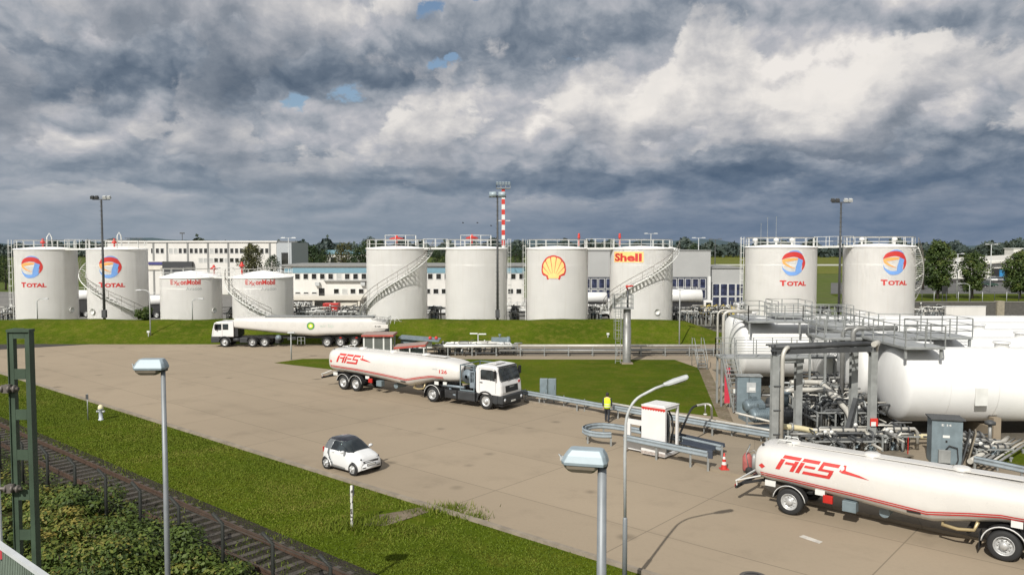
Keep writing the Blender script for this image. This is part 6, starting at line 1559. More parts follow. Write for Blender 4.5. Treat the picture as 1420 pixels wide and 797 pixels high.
# ------------------------------------------------------------------ pumps and pipework
PUMPB = M('pump_blue_grey', (.15, .19, .21), .45, .2, var=.2, streak=.2)
def pump(label, c, rz, k=1.0):
    t = thing('pump_unit', label, 'pump', c, rz)
    mb = MB(); mb.b2((-1.3 * k, -.5 * k, 0), (1.1 * k, .5 * k, .22 * k)); mb.build('base_frame', PUMPB, t, .02)
    mb = MB(); mb.lathe([(0, -1.2), (.30, -1.18), (.36, -1.1), (.36, -.25), (.30, -.15), (0, -.14)], (0, 0, .75 * k), 24, 'x'); mb.xf(Matrix.Diagonal((k, k, 1, 1))); m_ = mb.build('motor', PUMPB, t)
    mb = MB()
    for i in range(9): mb.lathe([(.36, 0), (.42, .01), (.42, .03), (.36, .04)], (-1.05 + i * .09, 0, .75 * k), 24, 'x')
    mb.xf(Matrix.Diagonal((k, k, 1, 1))); mb.build('cooling_fins', PUMPB, m_)
    mb = MB(); mb.lathe([(0, -.05), (.12, -.03), (.12, .18), (.50, .2), (.52, .3), (.52, .55), (.40, .62), (.20, .68), (.20, .9), (.32, .92), (.32, 1.0), (0, 1.02)], (0, 0, .75 * k), 28, 'x'); mb.xf(Matrix.Diagonal((k, k, 1, 1))); mb.build('pump_casing', STEELD, t)
    mb = MB(); mb.tube([(.42 * k, 0, 1.2 * k), (.42 * k, 0, 1.7 * k)], .14 * k, 12); mb.lathe([(.24 * k, 1.7 * k), (.24 * k, 1.78 * k), (0, 1.79 * k)], (.42 * k, 0, 0), 16); mb.build('outlet', PUMPB, t)
    mb = MB(); mb.box((-.7 * k, 0, 1.18 * k), (.3 * k, .26 * k, .2 * k)); mb.build('terminal_box', PUMPB, t, .02)
pump('blue-grey pump set beside the blue cabinet, rear one', at(1062, 560, 47.6) * 1 + V((0, 0, -at(1062, 560, 47.6).z)), R(8), 1.15)
pump('blue-grey pump set beside the blue cabinet, front one', at(1076, 588, 44.6) + V((0, 0, -at(1076, 588, 44.6).z)), R(4), 1.25)
c = at(1037, 556, 49.4); c.z = 0; t = thing('control_cabinet', 'tall blue-grey control cabinet with a white label beside the steep stair', 'cabinet', c, R(-6))
mb = MB(); mb.box((0, 0, 1.22), (1.45, .8, 2.3)); b_ = mb.build('housing', BLUEG, t, .02); mb = MB(); mb.box((.12, -.42, 1.72), (.55, .03, .62)); mb.build('label_plate', LAMPL, b_); mb = MB(); mb.box((.18, -.44, 1.62), (.36, .02, .2)); mb.build('white_label', STEELW, b_)
mb = MB(); mb.b2((-.03, -.412, .2), (.0, -.405, 2.3)); mb.build('door_gap', BLK, b_); mb = MB(); mb.box((0, 0, 2.42), (1.6, .95, .06)); mb.build('roof', STEELG, t); mb = MB(); mb.box((0, 0, .035), (1.5, .85, .07)); mb.build('plinth', PADC, t)
c = at(1290, 640, 38.4); c = gp(1291, 643); t = thing('control_cabinet', 'blue-grey cabinet with small labels and a flat roof right of the portal', 'cabinet', (c.x + .0, c.y, .02), R(-16))
mb = MB(); mb.b2((0, 0, .02), (1.34, 1.0, 2.15)); b_ = mb.build('housing', BLUEG, t, .015)
mb = MB(); mb.b2((-.08, -.1, 2.152), (1.44, 1.1, 2.22)); mb.build('roof', STEELD, t, .01)
mb = MB(); mb.b2((.48, -.012, 1.30), (.78, -.002, 1.42)); mb.build('label_plate', STEELW, b_)
vs, fs, w_ = text_mesh('E 14', 1, .02); mb = MB(); mb.add([(.42 + x / w_ * .42, -.008, 1.86 + y * .14) for x, y in vs], fs); mb.build('marking', STEELW, b_)
mb = MB(); mb.b2((.60, -.03, 1.08), (.68, -.002, 1.18)); mb.build('door_lock', BLK, b_)
mb = MB(); mb.b2((.28, -.20, .12), (.80, -.01, .74)); mb.build('meter_box', STEELG, t, .01)
mb = MB(); mb.tube([(.6, -.1, .74), (.75, -.1, .95), (1.1, -.08, .85), (1.15, -.1, .3), (1.0, -.3, .05)], .03, 7); mb.build('cable', BLK, t)
for x in (.06, .0): 
    mb = MB(); mb.box((x + 1.55 + x * 3, .35, .8), (.06, .95, 1.7), rz=R(-12), ry=R(12)); o_ = mb.build('leaning_board' if x else 'side_panel', M('weathered_board', (.22, .19, .14), .8, var=.3) if x else STEELD, t)
rs = random.Random(21)
def handwheel(mb, c, r_=.16, ax='z'):
    mb.lathe([(r_ - .018, -.015), (r_ + .012, 0), (r_ - .018, .015), (r_ - .018, -.015)], c, 14, ax)
def manifold(label, o, W_, D_, rows, seed, tall=2.2, mats=None, cat='pipework', dens_=1.0):
    """bolted pipe skid: header pipes on a stand, branches with valves, handwheels, flanges"""
    r = random.Random(seed); t = thing('pipe_manifold', label, cat, o); mats = mats or [PIPEW, PIPEG, PIPEW, STEELG]
    fr = MB()
    for x in np.arange(0, W_ + .1, max(1.0, W_ / 4)):
        for y in (0, D_): fr.bar((x, y, 0), (x, y, tall * .7), .08)
        fr.bar((x, 0, tall * .45), (x, D_, tall * .45), .09); fr.bar((x, 0, tall * .7), (x, D_, tall * .7), .09)
    fr.bar((0, 0, tall * .7), (W_, 0, tall * .7), .08); fr.bar((0, D_, tall * .7), (W_, D_, tall * .7), .08); fr.build('stand', STEELG, t)
    for k in range(rows):
        y = D_ * (k + .5) / rows; z = tall * (.75 + .16 * (k % 2)); r_ = r.choice((.07, .09, .12, .10)); xx = r.uniform(0, W_ * .2)
        pts = [(xx, y, .2), (xx, y, z - .25), (xx + .25, y, z), (W_ * r.uniform(.7, 1.0), y, z)]
        if k % 2: q = pts[-1]; pts += [(q[0] + .2, y + .1, z - .2), (q[0] + .25, y + .15, .1)]
        mb = MB(); mb.tube(pts, r_, 10); mb.build('pipe', mats[k % len(mats)], t)
        fl = MB()
        for f in np.linspace(.2, .8, 4): fl.lathe([(r_ * 1.7, -.03), (r_ * 1.7, .03)], (W_ * f + xx * .3, y, z), 12, 'x'); fl.lathe([(r_, -.031), (r_ * 1.7, -.03)], (W_ * f + xx * .3, y, z), 12, 'x'); fl.lathe([(r_ * 1.7, .03), (r_, .031)], (W_ * f + xx * .3, y, z), 12, 'x')
        tag(fl.build('flanges', STEELD, t), kind='stuff')
    nb = int(rows * 5 * dens_)
    for k in range(nb):
        x, y = r.uniform(.2, W_ - .1), r.uniform(.05, D_); z1 = tall * r.uniform(.5, 1.05); r_ = r.uniform(.03, .075)
        ln = r.uniform(.5, 1.6) * r.choice((-1, 1)); ax = r.random() < .6
        q = [(x, y, .05), (x, y, z1 - .12), (x + (.12 if ax else 0) * (1 if ln > 0 else -1), y + (0 if ax else .12) * (1 if ln > 0 else -1), z1), (x + (ln if ax else 0), y + (0 if ax else ln), z1)]
        mb = MB(); mb.tube(q, r_, 8); pb = mb.build('branch_pipe', r.choice(mats + [STEELD]), t)
        if k % 2 == 0:
            zz = z1 * r.uniform(.35, .75); mb = MB(); mb.lathe([(.02, -.22), (r_ * 2.2, -.2), (r_ * 2.2, -.14), (r_ * 1.2, -.1), (r_ * 2, 0), (r_ * 1.2, .1), (r_ * 2.2, .14), (r_ * 2.2, .2), (.02, .22)], (x, y, zz), 12)
            mb.bar((x, y, zz), (x, y - .32, zz), .035); handwheel(mb, (x, y - .32, zz), .13, 'y'); mb.build('valve', r.choice((STEELD, PUMPB, STEELG)), t)
        if k % 7 == 3:
            mb = MB(); mb.lathe([(0, -.05), (.10, -.05), (.10, .02), (0, .025)], (x, y - .1, z1 + .12), 14, 'y'); mb.build('gauge', STEELW, t)
    return t
manifold('dense pale pipe manifold between the portal columns, rear block', (P2(1096, 47.6), 46.8, .02), 3.6, 2.6, 7, 3, 2.1, dens_=1.6)
manifold('tangle of valves and pipes in front of the second vessel end', (P2(1128, 44.2), 43.2, .02), 3.6, 2.4, 7, 8, 1.9, [STEELD, PIPEG, PIPEW, STEELG], dens_=1.7)
manifold('low pipe and valve group at the foot of the portal', (P2(1128, 39.4), 38.9, .02), 3.2, 2.0, 5, 14, 1.15, [STEELD, PIPEG, STEELD, PIPEW], dens_=1.5)
manifold('valve group under the nearest vessel end, right of the portal', (P2(1222, 40.2), 39.6, .02), 1.9, 1.6, 4, 19, 1.25, [PIPEG, PIPEW, STEELD], dens_=1.6)
manifold('pipe and valve bundle right of the cabinet, near the grass patch', (P2(1352, 38.6), 38.0, .02), 1.8, 2.6, 4, 25, .9, [PIPEW, PIPEG], dens_=.9)
manifold('dark pipework below the lower service platform', (P2(1100, 50.4), 49.2, .02), 5.6, 1.6, 5, 31, 2.4, [STEELD, PIPEG, STEELG], dens_=1.5)
# large sweeping pipes
for k, (pts, r_, mt, lb) in enumerate((
    ([at(1096, 530, 46.2), at(1130, 530, 46.2), at(1142, 534, 45.8), at(1178, 568, 43.6), at(1182, 590, 43.4)], .15, PIPEW, 'thick pale pipe sweeping down to the right behind the portal, upper one'),
    ([at(1092, 546, 45.0), at(1096, 541, 45.0), at(1142, 541, 45.0), at(1150, 545, 44.8), at(1176, 572, 42.8), at(1180, 600, 42.4)], .15, PIPEW, 'thick pale pipe sweeping down to the right behind the portal, lower one'),
    ([at(1086, 591, 40.2), at(1112, 594, 40.3), at(1145, 601, 40.4), at(1190, 603, 40.6), at(1240, 603, 41.0), at(1296, 606, 41.4)], .15, PIPEY, 'long cream pipe running low behind the foreground tanker'),
    ([at(1020, 572, 43.8), at(1075, 586, 42.6)], .07, PIPEW, 'thin pale pipe above the guard rail left of the portal'))):
    o = V(pts[0]); o.z = 0; t = thing('large_pipe', lb, 'pipe', o)
    sm_ = curve([tuple(p) for p in pts], 6); mb = MB(); mb.tube([V(p) - o for p in sm_], r_, 12); mb.build('pipe', mt, t)
    mb = MB()
    for i in range(2, len(sm_) - 2, 7):
        p = V(sm_[i]) - o; mb.bar((p.x, p.y, 0), (p.x, p.y, p.z - r_ * .5), .09)
    tag(mb.build('pipe_supports', STEELG, t), kind='stuff')
    fl = MB()
    for i in range(3, len(sm_) - 1, 9):
        p = V(sm_[i]) - o; d = (V(sm_[i + 1]) - V(sm_[i])).normalized(); fl.tube([p - d * .05, p + d * .05], r_ * 1.6, 12)
    tag(fl.build('flanges', STEELG, t), kind='stuff')
# pallet with parts
c = gp(1236, 634, .03); t = thing('pallet', 'low dark wooden pallet beside the portal foot with a red tipped rod', 'pallet', c, R(20))
mb = MB()
for i in range(6): mb.b2((-.9, -.55 + i * .2, .12), (.9, -.40 + i * .2, .15))
for x in (-.8, 0, .8): mb.b2((x - .05, -.55, 0), (x + .05, .6, .119))
mb.build('boards', M('old_wood', (.16, .135, .10), .85, var=.3), t)
mb = MB(); mb.bar((.85, -.2, .15), (.85, -.2, 1.0), .03); mb.build('red_rod', RED, t)
# bundle of pipes lying between cabinet and vessel
a, b = gp(1345, 640, .35), gp(1392, 612, .35); d = b - a; nrm = V((-d.y, d.x, 0)).normalized()
t = thing('pipe_bundle', 'bundle of grey pipes running away from the right-hand guard rail to the vessel', 'pipes', (a.x, a.y, .02))
for k in range(5):
    mb = MB(); q = nrm * (.0 + -.24 * k); r_ = (.13, .06, .07, .05, .06)[k]; mb.tube([q + V((0, 0, .35)), d + q + V((0, 0, .35)), d * 1.12 + q * 1.3 + V((.2, .3, .35))], r_, 10); mb.build('pipe', PIPEW if k in (0, 3) else PIPEG, t)
mb = MB()
for f in (.1, .5, .9): mb.bar(d * f + V((0, 0, .2)) + nrm * .15, d * f + V((0, 0, .2)) - nrm * 1.1, .08); mb.bar(d * f, d * f + V((0, 0, .2)), .08); mb.bar(d * f - nrm * 1.0, d * f - nrm * 1.0 + V((0, 0, .2)), .08)
mb.build('support', STEELG, t)
c = gp(1372, 622, .02); t = thing('vent_post', 'short grey vent post with a round cap right of the cabinet', 'vent post', c)
mb = MB(); mb.tube([(0, 0, 0), (0, 0, 1.3)], .09, 10); mb.build('post', PIPEG, t); mb = MB(); mb.lathe([(.08, 1.25), (.26, 1.28), (.26, 1.42), (.1, 1.5), (0, 1.51)], n=16); mb.build('cap', STEELD, t)

# ------------------------------------------------------------------ pipes along the north edge of the lawn
o = gp(640, 494); xe = gp(1000, 492).x
t = thing('pipe_run', 'long low white and grey pipes along the far edge of the lawn', 'pipes', o)
for k, (dy, z, r_, mt, x0_, x1_) in enumerate(((0, 1.0, .16, STEELW, -3.0, 4.8), (.5, .95, .13, PIPEW, 5.6, xe - o.x - 2.2), (.1, .55, .10, PIPEG, 3.6, xe - o.x), (.9, .55, .08, STEELG, -4, xe - o.x), (.5, .25, .06, STEELD, -4, xe - o.x))):
    mb = MB(); mb.tube([(x0_, dy, z), (x1_, dy, z)], r_, 10); mb.build('pipe', mt, t)
mb = MB()
for x in np.arange(-3.6, xe - o.x, 2.3): mb.bar((x, -.1, .42), (x, 1.1, .42), .1); mb.bar((x, 0, 0), (x, 0, .9), .09); mb.bar((x, 1, 0), (x, 1, .45), .09)
tag(mb.build('pipe_supports', STEELG, t), kind='stuff')
sheet('pipe_bed', [gp(600, 498), gp(985, 499), gp(985, 493), gp(600, 493)], .024, PADC)
manifold('pale pump and valve rack behind the truck cab', (gp(603, 492).x, gp(603, 492).y - .5, 0), 8.0, 1.8, 5, 41, 1.25, [PIPEW, STEELW, PIPEG], dens_=2.0)
c = gp(690, 492); t = thing('filter_drum', 'blue-grey lying filter drum at the right end of the pump rack', 'filter drum', (c.x - .6, c.y + 1.2, 0), R(-4))
mb = MB(); mb.lathe([(0, -.05), (.45, 0), (.45, 1.5), (.52, 1.52), (.52, 1.75), (.3, 1.85), (0, 1.88)], (0, 0, 1.15), 24, 'x'); mb.build('drum', BLUEG, t)
for x in (.3, 1.3): mb = MB(); mb.b2((x - .06, -.35, 0), (x + .06, .35, .8)); mb.build('leg', STEELD, t)
mb = MB(); mb.tube([(.8, 0, 1.58), (.8, 0, 1.8)], .07, 8); mb.lathe([(.14, 1.8), (.14, 1.88), (0, 1.9)], (.8, 0, 0), 12); mb.build('nozzle', BLUEG, t)
c = gp(663, 491); t = thing('lamp_post', 'low T-shaped lamp post with two fluorescent arms behind the truck', 'lamp post', (c.x, c.y, 0))
h = at(663, 463, c.y).z; mb = MB(); mb.tube([(0, 0, 0), (0, 0, h)], .05, 8); mb.build('post', LAMPL, t); mb = MB(); mb.box((-.42, 0, h + .05), (.75, .16, .12)); mb.build('lamp_head', STEELW, t, .02); mb = MB(); mb.box((.42, 0, h + .0), (.75, .16, .12)); mb.build('lamp_head', STEELW, t, .02)

# ------------------------------------------------------------------ watch column with caged ladder platform
c = gp(869, 504); t = thing('monitor_column', 'thick grey column with a cantilevered railed platform and caged ladder on the lawn edge', 'column', c)
Yc = c.y; zp = at(869, 428, Yc).z; mb = MB(); mb.lathe([(.37, 0), (.37, zp * .66), (.34, zp * .66 + .01), (.34, zp + .02)], n=24); mb.build('column', PIPEG, t)
mb = MB(); mb.b2((-.5, -.5, 0), (.5, .5, .12)); mb.build('footing', PADC, t)
mb = MB(); mb.b2((-1.25, -.7, zp + .03), (.5, .7, zp + .11)); mb.build('platform', STEELG, t)
mb = MB(); rail_path(mb, [(-1.2, -.65, zp + .11), (.45, -.65, zp + .11), (.45, .65, zp + .11), (-1.2, .65, zp + .11)], 1.15, 3, .05, .8, True); mb.build('railing', STEELG, t)
cage_ladder(t, -.85, -.45, .1, zp, PI, STEELG)
mb = MB(); mb.tube([(.05, 0, zp + .1), (.05, 0, zp + 1.7)], .09, 10); mb.build('monitor_stem', STEELD, t)
mb = MB(); mb.tube([(.05, 0, zp + 1.7), (-.1, -.15, zp + 2.0), (.5, -.3, zp + 2.05)], [.09, .12, .06], 10); mb.build('water_cannon', RED, t)

# ------------------------------------------------------------------ booths behind the trailer
def booth():
    Y = 71.5; a = at(504, 490, Y); b = at(543, 490, Y); W_ = b.x - a.x; zr = at(520, 464, Y).z
    t = thing('guard_booth', 'glazed white booth with a flat red roof edge behind the red-logo tanker', 'booth', (a.x, Y, 0))
    mb = MB(); mb.b2((0, 0, 0), (W_, 2.2, .55)); mb.build('base_wall', STEELW, t)
    for x in (.05, W_ * .36, W_ * .72, W_ - .05):
        for y in (.05, 2.15): mb = MB(); mb.b2((x - .07, y - .05, .55), (x + .07, y + .05, zr - .15)); mb.build('mullion', STEELW, t)
    for x0_, x1_ in ((.13, W_ * .36 - .08), (W_ * .36 + .08, W_ * .72 - .08), (W_ * .72 + .08, W_ - .13)):
        for y in (.05, 2.15): mb = MB(); mb.b2((x0_, y - .01, .56), (x1_, y + .01, zr - .16)); mb.build('pane', M('booth_glass', (.12, .13, .12), .08) if 'booth_glass' not in MATS else MATS['booth_glass'], t)
    for x in (.05, W_ - .05): mb = MB(); mb.b2((x - .01, .11, .56), (x + .01, 2.09, zr - .16)); mb.build('pane', MATS['booth_glass'], t)
    mb = MB(); mb.b2((-.15, -.2, zr - .15), (W_ + .2, 2.4, zr - .001)); mb.build('red_fascia', M('roof_red', (.40, .075, .055), .6, var=.15), t)
    mb = MB(); mb.b2((-.13, -.18, zr + .001), (W_ + .18, 2.38, zr + .03)); mb.build('roof', M('roof_felt', (.30, .22, .19), .8), t)
booth()
Y = 74.0; a = at(556, 490, Y); b = at(606, 490, Y); zr = at(580, 469, Y).z; W_ = b.x - a.x
t = thing('equipment_shed', 'blue-grey flat-roofed shed with two red lamps beside the glazed booth', 'shed', (a.x, Y, 0))
mb = MB(); mb.b2((0, 0, 0), (W_ * .42, 2.0, zr - .15)); mb.build('wall', BLUEG, t)
mb = MB(); mb.b2((W_ * .42 + .01, .4, .9), (W_ * .85, .45, zr - .3)); mb.build('window_strip', STEELW, t); mb = MB(); mb.b2((W_ * .55, .36, 1.0), (W_ * .68, .395, zr - .5)); mb.build('door', BLK, t)
mb = MB(); mb.prism([(-.2, -.3, zr - .02), (W_ + .2, -.3, zr - .32), (W_ + .2, 2.2, zr - .32), (-.2, 2.2, zr - .02)], (0, 0, .12)); mb.build('roof', BLUEG, t)
for x in (.80, .97): mb = MB(); mb.lathe([(.12, 0), (.16, .05), (.15, .2), (.05, .27), (0, .28)], (W_ * x, .4, zr - .12), 12); mb.build('warning_lamp', RED, t)
Y = 66.5; a = at(546, 490, Y); b = at(590, 490, Y); zr = at(570, 482, Y).z; W_ = b.x - a.x
t = thing('canopy', 'low canopy with a red fascia in front of the blue-grey shed', 'canopy', (a.x, Y, 0))
mb = MB(); mb.prism([(0, 0, zr - .12), (W_, 0, zr + .1), (W_, 2.2, zr + .1), (0, 2.2, zr - .12)], (0, 0, .16)); mb.build('fascia', MATS['roof_red'], t)
mb = MB(); mb.prism([(.03, .03, zr + .042), (W_ - .03, .03, zr + .262), (W_ - .03, 2.17, zr + .262), (.03, 2.17, zr + .042)], (0, 0, .02)); mb.build('roof', MATS['roof_felt'], t)
for x in (.15, W_ * .5, W_ - .15):
    for y in (.1, 2.1): mb = MB(); mb.bar((x, y, 0), (x, y, zr - .05), .1); mb.build('post', STEELW, t)
mb = MB(); mb.b2((.3, 1.2, 0), (W_ - .3, 2.0, zr - .3)); mb.build('pump_cabinet', BLUEG, t)
small_lamp('thin roadside lamp standing on the apron before the long road tanker', 404, 499, 461, .02)
# ------------------------------------------------------------------ buildings behind the tank farm
WALLW = M('render_white', (.60, .58, .54), .8, var=.08, scale=.4, streak=.2)
WALLC = M('render_cream', (.60, .56, .48), .8, var=.1, scale=.4, streak=.25)
WALLG = M('cladding_grey', (.34, .34, .33), .6, var=.06, scale=.3)
ROOFG = M('roof_grey', (.22, .22, .21), .8)
BLUEB = M('blue_band', (.15, .27, .33), .6, var=.08)
WINDK = MATS.get('x') or glass_mat('dark_window', (.018, .018, .017))
BLIND = M('window_blind', (.40, .40, .38), .7)
FRAMEW = M('frame_white', (.62, .62, .60), .6)
rb = random.Random(4)
def block(name, label, px0, px1, pyt, Y, depth, mat, cat='building'):
    a, b = at(px0, 400, Y), at(px1, 400, Y); h = at(700, pyt, Y).z
    t = thing(name, label, cat, (a.x, Y, 0)); W_ = b.x - a.x
    mb = MB(); mb.b2((0, 0, 0), (W_, depth, h)); mb.build('wall', mat, t)
    return t, W_, h
def window(t, x0, x1, z0, z1, y=0.0, glass=None, nm='window', bars=1, side=None):
    mb = MB(); f = .07
    mb.b2((x0, y - .06, z0), (x1, y - .004, z0 + f)); mb.b2((x0, y - .06, z1 - f), (x1, y - .004, z1)); mb.b2((x0, y - .06, z0 + f), (x0 + f, y - .004, z1 - f)); mb.b2((x1 - f, y - .06, z0 + f), (x1, y - .004, z1 - f))
    for k in range(1, bars): xx = x0 + (x1 - x0) * k / bars; mb.b2((xx - f / 2, y - .058, z0 + f), (xx + f / 2, y - .006, z1 - f))
    w_ = mb.build(nm, FRAMEW, t); mb = MB(); mb.b2((x0 + f, y - .03, z0 + f), (x1 - f, y - .008, z1 - f)); mb.build('pane', glass or WINDK, w_); return w_
# three-storey white block, far left
Y = 172.0
t, W_, h = block('office_block', 'long white three-storey office block behind the leftmost tanks', 150, 384, 336, Y, 16, WALLW)
zf = lambda py: at(700, py, Y).z
xf = lambda px: at(px, 400, Y).x - t.location.x
mb = MB(); mb.b2((-.2, -.25, h), (W_ + .2, 16.2, h + .35)); mb.build('parapet', WALLW, t)
for px in (214, 233, 261.5, 289.5, 317.5, 346, 375): mb = MB(); mb.b2((xf(px) - .18, -.10, 0), (xf(px) + .18, -.003, h - .003)); mb.build('downpipe', ROOFG, t)
for base in (208, 233, 261.5, 289.5, 317.5, 346):
    for k in range(4):
        px = base + 2.4 + k * 6.6
        if base == 208 and k > 2: continue
        if (base == 233 and k < 2) or (base == 289.5 and k == 0): window(t, xf(px), xf(px + 5.2), zf(351.5), zf(344), glass=BLIND)
        else: window(t, xf(px), xf(px + 5.2), zf(351.5), zf(344))
for k in range(11): px = 276 + k * 7.2; window(t, xf(px), xf(px + 6.0), zf(364), zf(357.5), glass=BLIND if k < 3 or k % 4 == 1 else WINDK)
mb = MB(); mb.b2((xf(205), -.3, zf(374)), (xf(228), -.05, zf(362))); mb.build('annex_panel', WALLC, t)
mb = MB(); mb.b2((xf(208), -.5, zf(367)), (xf(228), -.31, zf(363))); mb.build('blue_sign', M('deep_blue', (.05, .05, .17), .5), t)
mb = MB(); mb.b2((xf(228), -.8, zf(395)), (xf(269), -.06, zf(362.5))); mb.build('dark_gate', M('gate_dark', (.035, .037, .04), .6), t)
for px in (249,): mb = MB(); mb.bar((xf(px), 2, h), (xf(px), 2, h + 2.0), .1); mb.bar((xf(px) - .5, 2, h + 2.0), (xf(px) + .5, 2, h + 2.0), .25); mb.build('roof_lamp', STEELD, t)
for px in (173, 181, 189): mb = MB(); mb.bar((xf(px) - .7, 2, h + .9), (xf(px) + .7, 2, h + .9), .15); mb.bar((xf(px), 2, h), (xf(px), 2, h + .9), .08); mb.build('roof_aerial', STEELD, t)
t2_, W2_, h2_ = block('stair_tower', 'grey end tower at the right end of the white office block', 384.3, 405, 336.5, Y, 14, M('render_grey', (.36, .38, .39), .8, var=.06))
x_ = W2_ * .5
for k in range(2):
    mb = MB(); mb.b2((x_ - .5, -.3, h2_ * .12 + k * 4.0), (x_ + .9, -.01, h2_ * .12 + 3.7 + k * 4.0)); mb.build('stair_window', WINDK, t2_)
# two-storey office with the blue band
Y = 128.0
t, W_, h = block('office_building', 'two-storey cream office building with a blue band under its flat roof', 395, 727, 369, Y, 12, WALLW)
xf = lambda px: at(px, 400, Y).x - t.location.x; zf = lambda py: at(700, py, Y).z
mb = MB(); mb.b2((-.3, -.4, h), (W_ + .3, 12.2, h + .28)); mb.build('roof', ROOFG, t)
mb = MB(); mb.b2((0, -.08, zf(378.5)), (W_, -.003, zf(371.5))); mb.build('blue_band', BLUEB, t)
for k in range(28):
    px = 409 + k * 11.5
    window(t, xf(px), xf(px + 7.6), zf(387.5), zf(379), glass=BLIND if k in (5,) else WINDK)
    if k < 3: window(t, xf(px), xf(px + 7.6), zf(407.5), zf(404.5))
    elif k > 4: window(t, xf(px - 4), xf(px + 4), zf(407.5), zf(400), glass=BLIND if k == 6 else WINDK)
mb = MB(); mb.b2((xf(450), -.5, zf(390)), (xf(590), -.003, zf(388.6))); mb.build('ledge', ROOFG, t)
for px in (441, 504): mb = MB(); mb.b2((xf(px) - .35, -.6, zf(396)), (xf(px) + .35, -.003, zf(391))); mb.build('air_conditioner', LAMPL, t)
mb = MB(); mb.b2((xf(442), -.05, zf(415)), (xf(450), -.003, zf(399.5))); mb.build('door', WINDK, t)
mb = MB(); mb.b2((xf(385), -6.5, 2.2), (xf(512), -.5, 2.5)); mb.build('porch_roof', WALLC, t)
for px in (392, 420, 448, 476, 508): mb = MB(); mb.b2((xf(px) - .15, -6.3, 0), (xf(px) + .15, -6.0, 2.199)); mb.build('porch_post', WALLC, t)
mb = MB(); mb.b2((xf(400), -6.5, 0), (xf(440), -6.2, 1.4)); mb.build('porch_wall', WALLC, t)
mb = MB(); mb.b2((xf(476), -6.0, 0), (xf(505), -.6, 2.19)); mb.build('porch_wall', WALLC, t)
# grey hall
Y = 132.0
t, W_, h = block('workshop_hall', 'pale grey clad hall with glazed folding doors behind the name-panel tank', 795, 985, 348, Y, 22, WALLG)
xf = lambda px: at(px, 400, Y).x - t.location.x; zf = lambda py: at(700, py, Y).z
mb = MB(); mb.b2((-.1, -.1, h), (W_ + .1, 22.1, h + .15)); mb.build('roof_edge', ROOFG, t)
mb = MB(); mb.b2((.2, -.02, zf(425)), (xf(980), -.003, zf(384))); mb.build('door_recess', M('door_recess', (.04, .045, .06), .6), t)
for k in range(18):
    px = 800 + k * 10.0
    for (z0, z1) in ((zf(400), zf(386)), (zf(414), zf(401))): window(t, xf(px), xf(px + 8.4), z0, z1, -.025, nm='door_leaf', glass=glass_mat('hall_glass', (.02, .024, .045)) if 'hall_glass' not in bpy.data.materials else bpy.data.materials['hall_glass'])
mb = MB(); mb.b2((xf(981.5), -.25, 0), (xf(985), -.021, zf(383))); mb.build('white_column', FRAMEW, t)
mb = MB(); mb.lathe([(1.4, h), (1.2, h + .45), (0, h + .7)], (xf(936), 4, 0), 20); mb.build('roof_dome', FRAMEW, t)
t, W_, h = block('workshop_annex', 'low grey annex with glass front at the right end of the hall', 985.5, 1030, 372, Y + 1, 18, WALLG)
mb = MB(); mb.b2((-.05, -.2, h), (W_ + .1, 18.1, h + .2)); mb.build('roof_edge', ROOFG, t)
for k in range(4):
    for z0, z1 in ((.2, 2.0), (2.1, 4.2)): window(t, .3 + k * 1.32, 1.5 + k * 1.32, z0, z1, nm='door_leaf', glass=bpy.data.materials['hall_glass'])
# right-hand far buildings
Y = 255.0
t, W_, h = block('warehouse', 'low white warehouse with a blue door behind the parked cars on the right', 1308, 1470, 361, Y, 30, WALLW)
xf = lambda px: at(px, 400, Y).x - t.location.x; zf = lambda py: at(700, py, Y).z
mb = MB(); mb.prism([(xf(1352), -1.5, zf(367)), (xf(1470), -1.5, zf(357)), (xf(1470), 28, zf(357)), (xf(1352), 28, zf(363))], (0, 0, .5)); mb.build('roof', M('roof_pale', (.55, .53, .48), .7), t)
mb = MB(); mb.b2((xf(1374), -.3, 0), (xf(1420), -.01, zf(372))); mb.build('open_bay', BLK, t)
mb = MB(); mb.b2((xf(1384), -.6, 0), (xf(1391), -.31, zf(374))); mb.build('blue_door', M('door_blue', (.03, .20, .42), .5), t)
for px in (1322, 1329): window(t, xf(px), xf(px + 4), zf(366), zf(362))
Y = 430.0
t, W_, h = block('field_hut', 'tiny pale hut on the airfield at the far right', 1404, 1416, 345, Y, 8, WALLW); mb = MB(); mb.b2((-.4, -.4, h), (W_ + .4, 8.4, h + .4)); mb.build('roof', FRAMEW, t)
Y = 260.0
t, W_, h = block('terminal_block', 'blue-roofed low building among the trees behind the cream office', 452, 512, 352, Y, 20, WALLW); mb = MB(); mb.b2((-.4, -.4, h), (W_ + .4, 20, h + 1.2)); mb.build('roof', BLUEB, t)
for k in range(4): window(t, 1.5 + k * 3.4, 3.6 + k * 3.4, h - 3, h - 1)
